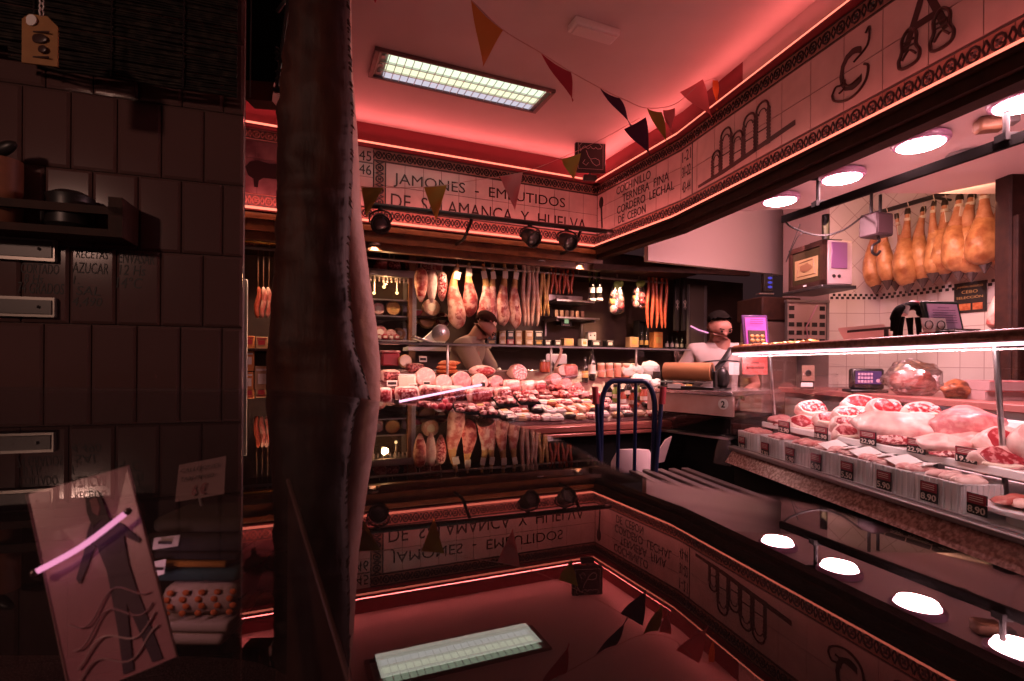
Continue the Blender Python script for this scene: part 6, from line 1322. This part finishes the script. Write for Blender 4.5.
# pale inner rail seen through the glass
a = P(288, 480, .62); b_ = P(352, 690, .40); mb = MB(); mb.tube([a-ctr, b_-ctr], .0025, 6); link('inner_rail', mb, M('pale inner rail', (.16, .09, .08), .5), t)
mb = MB(); mb.slab([a-ctr, b_-ctr, V((b_.x, b_.y, zb))-ctr, V((a.x, a.y, zb))-ctr], .004, V((1, 0, 0))); link('inner_divider', mb, m_darkwood, t)
# flyer with a woman's picture
def quadsheet(pts, th): return MB().slab(pts, th, V((0, 1, 0)))
f0, f1, f2, f3 = P(27, 494, .42), P(128, 466, .44), P(177, 657, .385), P(72, 700, .37)
t = thing('photo_flyer', 'leaning pink photo flyer of a dark clothed woman under the counter glass', 'flyer', f3)
part('sheet', quadsheet([f0, f1, f2, f3], .0015), M('pink glossy print', (.72, .34, .42), .3, var=(12., 4., .35, .7), col2=(.55, .23, .31)), t)
part('border', MB().tube([f0, f1, f2, f3], .0012, 4, True), M('pale flyer edge', (.5, .3, .32), .5), t)
def fq(u, v, o=-.0012): a = f0.lerp(f1, u); b = f3.lerp(f2, u); return a.lerp(b, v)+V((0, o, 0))
m_fig = M('violet printed figure', (.07, .02, .07), .5)
def patch(nm, pts, mat, o=-.0012): part(nm, MB().slab([fq(u, v, o) for u, v in pts], .0006, V((0, 1, 0))), mat, t)
patch('printed_figure', [(.56, .22), (.66, .2), (.72, .26), (.82, .3), (.95, .4), (.93, .42), (.8, .36), (.78, .5), (.8, .64), (.84, .8), (.88, .98), (.78, .98), (.72, .8), (.68, .68), (.64, .82), (.6, .98), (.5, .98), (.54, .8), (.56, .62), (.57, .5), (.53, .36), (.42, .44), (.3, .52), (.28, .49), (.4, .38), (.48, .28)], m_fig)
patch('printed_hair', [(.54, .1), (.6, .06), (.68, .1), (.7, .2), (.72, .28), (.64, .24), (.54, .27), (.52, .18)], M('dark printed hair', (.04, .012, .025), .5), -.0018)
patch('printed_face', [(.58, .12), (.65, .12), (.66, .18), (.62, .22), (.58, .19)], M('printed face', (.4, .17, .17), .5), -.0024)
for k, (v0, am) in enumerate(((.68, .05), (.76, .05), (.85, .04), (.93, .04))):
    part('printed_wave', MB().tube([fq(.12+.8*i/16, v0+am*math.sin(i*.5+k)-.06*i/16, -.0015) for i in range(17)], .0008, 4), M('pale pink wave %d' % k, (.66, .4, .46), .4), t)
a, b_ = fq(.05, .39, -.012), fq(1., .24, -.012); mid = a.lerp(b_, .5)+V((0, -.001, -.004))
tt = thing('sleeve_reflection', 'slim pink lit tube crossing in front of the photo flyer', 'light tube', a); part('tube', MB().tube(catmull([a, mid, b_]), .0022, 8), emis('pink sleeve reflection', (1., .38, .66), 1.5), tt); mb = MB(); mb.ell(a, (.003, .003, .003)); mb.ell(b_, (.003, .003, .003)); part('end_cap', mb, m_steel, tt)  # LED reflection in the flyer's sleeve, built as an emissive tube
# folded shirts, topmost first
m_sh = [M('olive shirt', (.06, .055, .035), .9), M('dark shirt', (.03, .028, .026), .9), M('mustard shirt', (.34, .15, .02), .9), M('teal shirt', (.02, .07, .075), .9), M('black shirt', (.014, .012, .013), .9), M('spotted white shirt', (.5, .38, .32), .9), M('white shirt', (.5, .4, .36), .9), M('grey blue shirt', (.07, .06, .1), .9), M('magenta shirt', (.22, .02, .16), .9)]
def shirt(lab, px0, px1, y, hpx, d, mat, rot=0., dep=.14):
    a = P(px0, y, d); b = P(px1, y, d); hh = hpx/512*d; w_ = (b-a).length
    t = thing('folded_shirt', lab, 'shirt', V(((a.x+b.x)/2, d+.06, a.z-hh)), rot, 'folded shirts under the glass')
    mb = MB(); mb.box((0, 0, hh*.5), (w_, dep, hh), bev=hh*.42, segs=3); mb.jit(.003, 26, y); link('cloth', mb, mat, t, ang=80)
    mb = MB(); mb.box((w_*.02, .006, hh*.5), (w_*.96, dep, hh*.12), bev=hh*.05); mb.jit(.003, 26, y); link('fold', mb, m_sh[4], t, ang=80)
    return t, w_, hh
d = .60
shirt('dark olive folded shirt on top of the stack under the glass', 158, 246, 516, 15, d, m_sh[0])
shirt('dark grey folded shirt second from the top of the stack', 154, 248, 532, 17, d, m_sh[1])
shirt('black folded shirt between the grey and the mustard one', 160, 243, 550, 7, d, m_sh[4])
shirt('mustard folded shirt in the stack under the glass', 162, 230, 558, 7, d, m_sh[2])
shirt('teal folded shirt under the mustard one', 156, 243, 566, 13, d, m_sh[3])
t, w_, hh = shirt('white folded shirt with orange spots in the lower stack', 160, 238, 582, 32, d, m_sh[5], .08)
mb = MB()
for j in range(4):
    for i in range(5): mb.ell((-w_*.38+i*w_*.19+(j % 2)*.004, -.071, hh*(.18+.21*j)), (.0042, .002, .0036), seg=8, rings=5)
link('orange_spots', mb, M('orange spots', (.55, .13, .03), .8), t)
shirt('plain white folded shirt under the spotted one', 156, 232, 618, 10, d, m_sh[6]); shirt('second plain white folded shirt at the bottom of the stack', 158, 226, 630, 12, d, m_sh[6])
shirt('magenta folded shirt in the stack right of the tiled wall', 238, 262, 552, 20, .66, m_sh[8]); shirt('dark folded shirt with a rounded end above the magenta one', 236, 290, 536, 14, .66, m_sh[1]); shirt('grey blue folded shirt below the magenta one', 238, 292, 574, 15, .66, m_sh[7]); shirt('pale violet folded shirt near the bottom right of the stacks', 238, 272, 598, 20, .66, m_sh[7])
shirt('black folded shirt at the very bottom right of the stacks', 236, 292, 620, 16, .66, m_sh[4])
# price card above the shirts
f0, f1, f2, f3 = P(179, 465, .66), P(226, 456, .66), P(224, 494, .64), P(175, 502, .64)
t = thing('price_card', 'white handwritten price card reading 6 euros standing on the folded shirts', 'price card', f3); part('card', quadsheet([f0, f1, f2, f3], .0015), M('price card paper', (.42, .3, .29), .7), t)
Fc = frame(f3+V((0, -.003, 0)), f2-f3, f0-f3); w_ = (f2-f3).length; hh = (f0-f3).length
mb = MB(); mb.text('CALLEJONES', w_*.82, hh*.14, Fc @ Matrix.Translation((w_*.08, hh*.74, 0)), .0005, .1); mb.text('TARJ MANO', w_*.7, hh*.14, Fc @ Matrix.Translation((w_*.1, hh*.5, 0)), .0005, .1); part('writing', mb, m_ink, t)
mb = MB(); mb.text('6 €', w_*.3, hh*.3, Fc @ Matrix.Translation((w_*.36, hh*.1, 0)), .0005, .1, .02); part('price', mb, m_tagred, t)
a = (f2+f3)/2; part('stick', MB().tube([a, a-V((0, -.02, .05))], .002, 5), m_white, t)
for i, (px0, px1, y0, y1) in enumerate(((152, 178, 538, 550), (150, 164, 562, 578))):
    f3, f2, f0, f1 = P(px0, y1, .575), P(px1, y1-4, .575), P(px0+2, y0, .58), P(px1+2, y0-3, .58); t = thing('size_card', '%s small white size card tucked among the shirts' % ('upper' if i == 0 else 'lower'), 'card', f3); part('card', quadsheet([f0, f1, f2, f3], .001), m_paper, t); part('print', MB().box((f0+f2)/2+V((0, -.002, 0)), (.014, .001, .003)), m_ink, t)
# ------------------------------------------------------------------ people
m_skin = M('skin', (.27, .11, .08), .6); m_hair = M('dark hair', (.008, .006, .005), .95, spec=.05); m_eye = M('dark eye', (.01, .008, .008), .6, spec=.1)
def skin_mesh(name, verts, edges, mat, parent, sub=2):
    me = bpy.data.meshes.new(name); me.from_pydata([v[0] for v in verts], edges, []); o = bpy.data.objects.new(name, me); COL.objects.link(o); o.parent = parent
    sk = o.modifiers.new('Skin', 'SKIN'); sk.use_smooth_shade = True
    if not me.skin_vertices: 
        bpy.context.view_layer.objects.active = o
    for i, v in enumerate(verts):
        r = v[1]; d = me.skin_vertices[0].data[i]; d.radius = r if hasattr(r, '__len__') else (r, r); d.use_root = (i == 0)
    ss = o.modifiers.new('Smooth', 'SUBSURF'); ss.levels = sub; ss.render_levels = sub
    me.materials.append(mat); return o
def person(name, lab, loc, rz, bend, headpitch, headyaw, elbows, hands, hgt, mats, hairlen):
    """upright joints for a 1.70 m figure facing -y, then the trunk bends forward about the hips"""
    k = hgt/1.70; root = thing(name, lab, 'person', loc, rz)
    Rb = Matrix.Rotation(bend, 3, 'X'); hip = V((0, 0, .92))
    def up(p): return (hip+Rb @ (V(p)-hip))*k
    hb = V((0, -.015, 1.50)); Rh = Matrix.Rotation(headyaw, 3, 'Z') @ Matrix.Rotation(headpitch, 3, 'X')
    def hd(p): return up(hb+Rh @ (V(p)-hb))
    vs, es = [], []
    def add(p, r, frm=None):
        vs.append((p, tuple(x*k for x in r) if hasattr(r, '__len__') else r*k)); i = len(vs)-1
        if frm is not None: es.append((frm, i))
        return i
    pel = add(up((0, 0, .92)), (.15, .11)); sp = add(up((0, .0, 1.08)), (.145, .105), pel); ch = add(up((0, .0, 1.27)), (.16, .115), sp); uc = add(up((0, .005, 1.39)), (.12, .085), ch)
    nk = add(up((0, -.0, 1.47)), .055, uc); h1 = add(hd((0, -.02, 1.535)), (.066, .075), nk); h2 = add(hd((0, -.02, 1.605)), (.078, .092), h1); h3 = add(hd((0, -.01, 1.665)), (.062, .072), h2)
    jaw = add(hd((0, -.075, 1.53)), .035, h1); ns = add(hd((0, -.105, 1.585)), .018, h2); add(hd((0, -.125, 1.572)), .011, ns)
    for s in (-1, 1): add(hd((s*.088, 0, 1.59)), .016, h2)
    arms = {}
    for s, el, ha in ((-1, elbows[0], hands[0]), (1, elbows[1], hands[1])):
        sh = add(up((s*.165, 0, 1.395)), .062, uc); el = V(el)*k; ha = V(ha)*k; shp = vs[sh][0]
        ua = add(shp.lerp(el, .5), .05, sh); e = add(el, .041, ua); fa = add(el.lerp(ha, .4), .04, e); w = add(ha, .027, fa); dr = (ha-el).normalized(); arms[s] = (shp, el)
        pm = add(ha+dr*.05*k, (.038, .022), w); side = dr.cross(V((0, 0, 1))).normalized()
        for f in range(4):
            o = side*(f-1.5)*.02*k; L = (.07, .08, .075, .058)[f]*k; b0 = add(ha+dr*.085*k+o, .0095, pm); b1 = add(ha+dr*(.085*k+L*.5)+o+V((0, 0, -.012*k)), .0088, b0); add(ha+dr*(.085*k+L*.85)+o+V((0, 0, -.035*k)), .0075, b1)
        th = add(ha+dr*.035*k+side*-.045*k, .011, pm); add(ha+dr*.075*k+side*-.062*k+V((0, 0, -.01)), .009, th)
    for s in (-1, 1):
        hp = add(V((s*.09, 0, .86))*k, .09, pel); kn = add(V((s*.1, -.02, .48))*k, .06, hp); cf = add(V((s*.1, .015, .33))*k, .056, kn); an = add(V((s*.1, .02, .09))*k, .036, cf); add(V((s*.105, -.12, .035))*k, .034, an)
    skin_mesh('body', vs, es, mats['skin'], root)
    # clothes follow the same joints
    vs, es = [], []
    a = add(up((0, 0, .86)), (.172, .132)); b = add(up((0, 0, 1.0)), (.17, .13), a); b1 = add(up((0, .0, 1.1)), (.168, .128), b); c_ = add(up((0, .0, 1.27)), (.178, .135), b1); u_ = add(up((0, .005, 1.395)), (.14, .1), c_); add(up((0, 0, 1.452)), .07, u_)
    for s in (-1, 1):
        shp, el = arms[s]; sh = add(up((s*.165, 0, 1.395)), .08, u_); m_ = add(shp.lerp(el, .5), .072, sh); add(shp.lerp(el, .78), .068, m_)
    skin_mesh('shirt', vs, es, mats['shirt'], root)
    vs, es = [], []
    a = add(V((0, 0, .9))*k, (.165, .125))
    for s in (-1, 1): hp = add(V((s*.09, 0, .84))*k, .11, a); kn = add(V((s*.1, -.02, .48))*k, .08, hp); add(V((s*.1, .02, .1))*k, .065, kn)
    skin_mesh('trousers', vs, es, mats['trousers'], root)
    for s in (-1, 1):
        mb = MB(); mb.ell(hd((s*.032, -.108, 1.605)), (.011*k, .008*k, .007*k)); link('eye', mb, m_eye, root); mb = MB(); mb.tube([hd((s*.018, -.112, 1.622)), hd((s*.05, -.1, 1.624))], .004*k, 5); link('eyebrow', mb, m_hair, root)
        mb = MB(); mb.box(V((s*.105, -.07, .04))*k, (.1*k, .27*k, .09*k), bev=.03); link('shoe', mb, m_black, root)
    mb = MB(); mb.ell(hd((0, -.108, 1.548)), (.018*k, .006*k, .004*k)); link('mouth', mb, M('lips', (.25, .07, .06), .5), root)
    mb = MB(); R = (Rb @ Rh)
    for i in range(9): pass
    mb.ell(hd((0, .012, 1.635)), (.09*k, .1*k, .078*k), R, seg=20, rings=12, amp=.1, seed=2.)
    # cut the hair cap away from the face
    inv = R.transposed(); base = hd((0, 0, 1.6))
    kill = [v for v in mb.bm.verts if (inv @ (v.co-base)).z < (.03-.8*(inv @ (v.co-base)).y/k)*k or (inv @ (v.co-base)).z < -hairlen*k]
    bmesh.ops.delete(mb.bm, geom=kill, context='VERTS'); link('hair', mb, m_hair if 'hair' not in mats else mats['hair'], root, ang=80)
    return root, up, hd, k
p = P(716, 350, 3.95)
root, up, hd, k = person('person', 'man with short dark hair in a pale shirt, head bowed, behind the paper roll', (p.x, p.y, 0), -.25, .1, .42, .35,
    [(-.30, -.02, 1.13), (.29, -.03, 1.13)], [(-.22, -.26, 1.06), (.12, -.30, 1.06)], 1.66, {'skin': m_skin, 'shirt': M('pale shirt', (.5, .4, .38), .8, var=(8., 3., .3, .7), col2=(.42, .33, .31)), 'trousers': m_blackmat}, .03)
mb = MB(); pts = [up((-.12, .02, 1.465)), up((-.09, -.1, 1.42)), up((.0, -.152, 1.28)), up((.1, -.15, 1.12)), up((.16, -.1, 1.0))]
pts = [up((.1, .03, 1.46)), up((.085, -.1, 1.42)), up((.0, -.152, 1.3)), up((-.1, -.15, 1.2)), up((-.178, -.09, 1.12))]
mb.sweep(catmull(pts), [(.022, .006)]*33, 8); link('strap', mb, m_black, root, ang=80)
mb = MB(); mb.tube(catmull([up((-.2, -.06, 1.25)), up((-.12, -.15, 1.32)), up((.02, -.16, 1.34)), up((.14, -.15, 1.33))]), .006, 6); link('apron_cord', mb, m_black, root)
link('pocket_notepad', MB().box(up((.1, -.165, 1.28)), (.07, .01, .09)), m_paper, root)
s_, z_ = BK(452, 330, -.1); q = B(s_, -.04, 0)
root, up, hd, k = person('person', 'person in a tan shirt bending over behind the deli counter', (q.x+.02, q.y, 0), RZB+.9, .35, .5, .1,
    [(-.26, -.35, 1.1), (.27, -.32, 1.08)], [(-.1, -.5, 1.02), (.1, -.52, 1.0)], 1.74, {'skin': m_skin, 'shirt': M('tan shirt', (.2, .13, .1), .8), 'trousers': m_blackmat, 'hair': M('reddish dark hair', (.03, .01, .007), .95, spec=.05)}, .05)
vs_ = [(up((0, -.02, .75)), (.185*k, .14*k)), (up((0, -.03, 1.0)), (.18*k, .14*k)), (up((0, -.03, 1.14)), (.17*k, .13*k))]; skin_mesh('apron', vs_, [(0, 1), (1, 2)], M('grey apron', (.13, .1, .1), .8), root)
mb = MB()
for s in (-1, 1):
    c0 = up((s*.165, 0, 1.395)).lerp(V(((-.26, -.35, 1.1), (.27, -.32, 1.08))[s > 0])*k, .76); dr = (V(((-.26, -.35, 1.1), (.27, -.32, 1.08))[s > 0])*k-up((s*.165, 0, 1.395))).normalized(); mb.sweep([c0-dr*.008, c0+dr*.008], [.073, .073], 16)
link('sleeve_stripe', mb, m_paper, root)

# ------------------------------------------------------------------ small recessed spots over the hams
m_spot = emis('greenish spot', (.9, 1., .6), 3.)
spots = [(262, 236), (375, 244), (417, 250), (466, 256), (541, 261), (580, 264), (617, 268), (653, 271)]  # leftmost spot is added to brighten the gap left of the hide
LAMPS = []
for i, (px, py) in enumerate(spots):
    p = hit_z(px, py, H+.945); t = thing('recessed_spot', 'small lit recessed spot, %s from the left over the hanging meat' % ORD[i], 'spotlight', p, 0, 'small recessed spots over the hams')  # the first is the added spot
    link('ring', MB().lathe([(.03, .006), (.042, 0), (.04, -.008), (.03, -.006)], (0, 0, 0), 18), m_steel, t); link('lens', MB().lathe([(.03, .0), (.012, -.005)], (0, 0, 0), 16), m_spot, t); LAMPS.append(p)

# ------------------------------------------------------------------ light
def light(kind, name, loc, energy, col, size=.1, size_y=None, tgt=None, spot=None, blend=.5):
    l = bpy.data.lights.new(name, kind); l.energy = energy; l.color = col
    if kind == 'AREA':
        l.shape = 'RECTANGLE' if size_y else 'DISK'; l.size = size
        if size_y: l.size_y = size_y
    else: l.shadow_soft_size = size
    if kind == 'SPOT': l.spot_size = spot; l.spot_blend = blend
    o = bpy.data.objects.new(name, l); COL.objects.link(o); o.location = loc
    if tgt is not None:
        o.rotation_euler = (V(tgt)-V(loc)).to_track_quat('-Z', 'Y').to_euler()
    return o
def strip(name, a, b, nrm, energy, col, wid=.03):
    """long area lamp from a to b shining along nrm"""
    a, b = V(a), V(b); L = (b-a).length; x = (b-a).normalized(); z = -V(nrm).normalized(); z = (z-x*z.dot(x)).normalized(); y = z.cross(x)
    o = light('AREA', name, (0, 0, 0), energy, col, L, wid); m = Matrix((x, y, z)).transposed().to_4x4(); m.translation = (a+b)/2; o.matrix_world = m; return o
red = (1., .17, .16)
G = LG
nB = V((-W.x, -W.y, 0)); n1 = FE1.col[2].to_3d(); n2 = FE2.col[2].to_3d()
strip('neon glow back top', fp(FB, -3.6, Z_NU+.02, .075), fp(FB, -.06, Z_NU+.02, .075), nB*.8+Z3, G['nu']*1.2, red)
strip('neon glow back bottom', fp(FB, -3.6, Z_NL+.02, .11), fp(FB, -.1, Z_NL+.02, .11), nB*-.6+Z3*.9, G['nl']*1.9, red)
strip('neon glow cornice', fp(FB, -3.6, Z_NL-.01, .15), fp(FB, -.1, Z_NL-.01, .15), nB*-.35-Z3, G['nl']*.8, (1., .3, .16))
strip('neon glow fascia top', fp(FE1, .05, Z_NU+.02, .075), fp(FE1, 1.14, Z_NU+.02, .075), n1*.8+Z3, G['nu']*.5, red)
strip('neon glow fascia bottom', fp(FE1, .1, Z_NL+.02, .11), fp(FE1, 1.14, Z_NL+.02, .11), n1*-.6+Z3*.9, G['nl']*.4, red)
strip('neon glow near top', fp(FE2, .02, Z_NU+.02, .075), fp(FE2, 3.5, Z_NU+.02, .075), n2*.8+Z3, G['nu']*.8, red)
strip('neon glow near bottom', fp(FE2, .02, Z_NL+.02, .11), fp(FE2, 3.5, Z_NL+.02, .11), n2*-.6+Z3*.9, G['nl']*.55, red)
for i, (px, py) in enumerate(((780, 200), (842, 177), (920.5, 143), (1024, 101))):
    p = hit_z(px, py, zs-.05); pass
for i, (px, py) in enumerate(((780, 200), (842, 177), (920.5, 143), (1024, 101))):
    p = hit_z(px, py, zs-.03); light('AREA', 'round lamp glow %d' % i, p-V((0, 0, .03)), G['dl'], (1., .5, .53), .16, tgt=p-V((0, 0, 1)))
cp = lambda l, n, z: (O0.x+EC.x*l+NC.x*n, O0.y+EC.y*l+NC.y*n, z)
o = light('AREA', 'fluorescent glow', CLT-V((0, 0, .06)), G['fl'], (.95, .9, .75), 1.1, .28, tgt=CLT-V((0, 0, 1))); o.rotation_euler = (0, 0, RZB)
strip('case led glow', cp(.05, .035, H+.062), cp(LC-.05, .035, H+.062), NC3*.45-Z3, G['case'], (1., .62, .64), .03)
strip('deli glow', CB(SL+.1, .36, .10), CB(SR-.05, .36, .10), -Z3+W3*.1, G['deli'], (1., .46, .4), .05)
for i, p in enumerate(LAMPS): light('SPOT', 'recessed glow %d' % i, p-V((0, 0, .012)), G['sp']*(1.1 if i < 4 else 2.6), (1., .58, .36), .03, tgt=p-V((0, 0, 1))-W3*-.12, spot=2.3)  # glow 0 belongs to the added leftmost spot
light('POINT', 'flyer fill', fq(.55, .36, -.045), G['slim'], (1., .5, .66), .012)  # fill added to brighten the flyer around its built reflection
light('AREA', 'bulkhead fill', (2.1, 3.7, H+1.04), G['work'], (1., .4, .42), .4, .4, tgt=V((2.0, 5.0, H+.9)))  # unseen fill added to brighten the bulkhead and television wall
pm = V((2.5, 3.3, H+1.03)); light('AREA', 'ham wall glow', pm, G['ham'], (1., .5, .28), .9, .2, tgt=V((3.2, 3.9, H+.6)))
light('POINT', 'cabinet glow', B(BK(386, 300, .3)[0], .3, sz+.5), G['cab'], (1., .5, .2), .03)
light('AREA', 'stall fill', (-1.3, -.9, H+.8), G['stall'], (1., .55, .42), .14, tgt=(-.8, 1.2, H-.1))  # unseen lamp added behind the viewer to brighten the left stall
w = bpy.data.worlds.new('World'); sc.world = w; w.use_nodes = True; bg = w.node_tree.nodes['Background']; bg.inputs[0].default_value = (.5, .22, .24, 1); bg.inputs[1].default_value = G['world']
# ------------------------------------------------------------------ details belong to the part they sit on
bpy.context.view_layer.update()
NEST = {'lens': 'body', 'grip': 'side_handle', 'figures': 'card', 'red_field': 'card', 'print': ('card', 'sheet', 'screen'), 'ham_image': 'picture', 'picture': ('screen', 'sheet'), 'bowl': 'sheet', 'paper_sheet': 'meat', 'cap': 'glass', 'label': ('glass', 'pack', 'tin', 'shell', 'face', 'film', 'holder'), 'blade_hub': 'blade', 'louvre': 'tube', 'rope': 'shank',
        'paper_tag': 'shank', 'cut_face': ('haunch', 'casing', 'piece'), 'drip_cup': 'haunch', 'lean': 'fat', 'bone': 'fat', 'printed_panel': 'body', 'diffuser': ('rim', 'body'), 'emblem': ('pack', 'card'), 'frieze_motif': 'frieze', 'numbers': 'number_tiles', 'lettering': ('field_tiles', 'board'), 'painted_figure': 'field_tiles', 'painted_aqueduct': 'field_tiles', 'painted_letter': 'field_tiles',
        'painted_bull': 'field_tiles', 'lid': ('glass', 'tin', 'pot', 'tub', 'box'), 'keys': 'base', 'key_fields': 'screen', 'badge': 'front_frame', 'socket': 'side_panel', 'groove': 'strip', 'screw': 'strip', 'printed_hair': 'printed_figure', 'printed_face': 'printed_figure', 'dots': 'body', 'orange_spots': 'cloth', 'spoon': 'cup', 'eyelet': 'card', 'core': 'roll', 'winding': 'roll', 'sleeve_stripe': 'shirt', 'handle': ('body', 'board'), 'led_or_reflection': 'top_rail', 'face': 'rind'}
import re as _re
base = lambda o: _re.sub(r'\.\d+$', '', o.name)
for th_ in [o for o in COL.objects if o.parent is None and o.get('category') and o.children]:
    kids = list(th_.children); taken = set()
    for ch in kids:
        w_ = NEST.get(base(ch))
        if not w_: continue
        w_ = (w_,) if isinstance(w_, str) else w_
        sib = [k_ for k_ in kids if base(k_) in w_ and k_ is not ch and k_ not in taken and k_.parent == th_ and not any(base(x) in w_ and False for x in ())]
        if not sib or ch.children: continue
        ctr_ = lambda o: o.matrix_world @ (sum((V(c_) for c_ in o.bound_box), V())/8)
        best = min(sib, key=lambda k_: (ctr_(k_)-ctr_(ch)).length)
        mw = ch.matrix_world.copy(); ch.parent = best; ch.matrix_parent_inverse = Matrix.Identity(4); ch.matrix_basis = best.matrix_world.inverted() @ mw; taken.add(ch)
# ------------------------------------------------------------------ camera and look
cam = bpy.data.cameras.new('Camera'); co = bpy.data.objects.new('Camera', cam); COL.objects.link(co); sc.camera = co
cam.sensor_width = 36.; cam.lens = 18.; cam.shift_y = (CY-340.5)/1024; cam.clip_start = .01; cam.clip_end = 60
m = Matrix((V((cr, 0, sr)), V((-sr, 0, cr)), V((0, -1, 0)))).transposed().to_4x4(); m.translation = (0, 0, H); co.matrix_world = m
cam.dof.use_dof = True; cam.dof.focus_distance = 3.6; cam.dof.aperture_fstop = 9.
vs = sc.view_settings; vs.view_transform = 'Standard'; vs.look = 'None'; vs.exposure = EXPO; vs.gamma = 1.; vs.use_curve_mapping = False
sc.cycles.max_bounces = 8; sc.cycles.transparent_max_bounces = 24; sc.cycles.caustics_reflective = False; sc.cycles.caustics_refractive = False; sc.cycles.sample_clamp_indirect = 4.
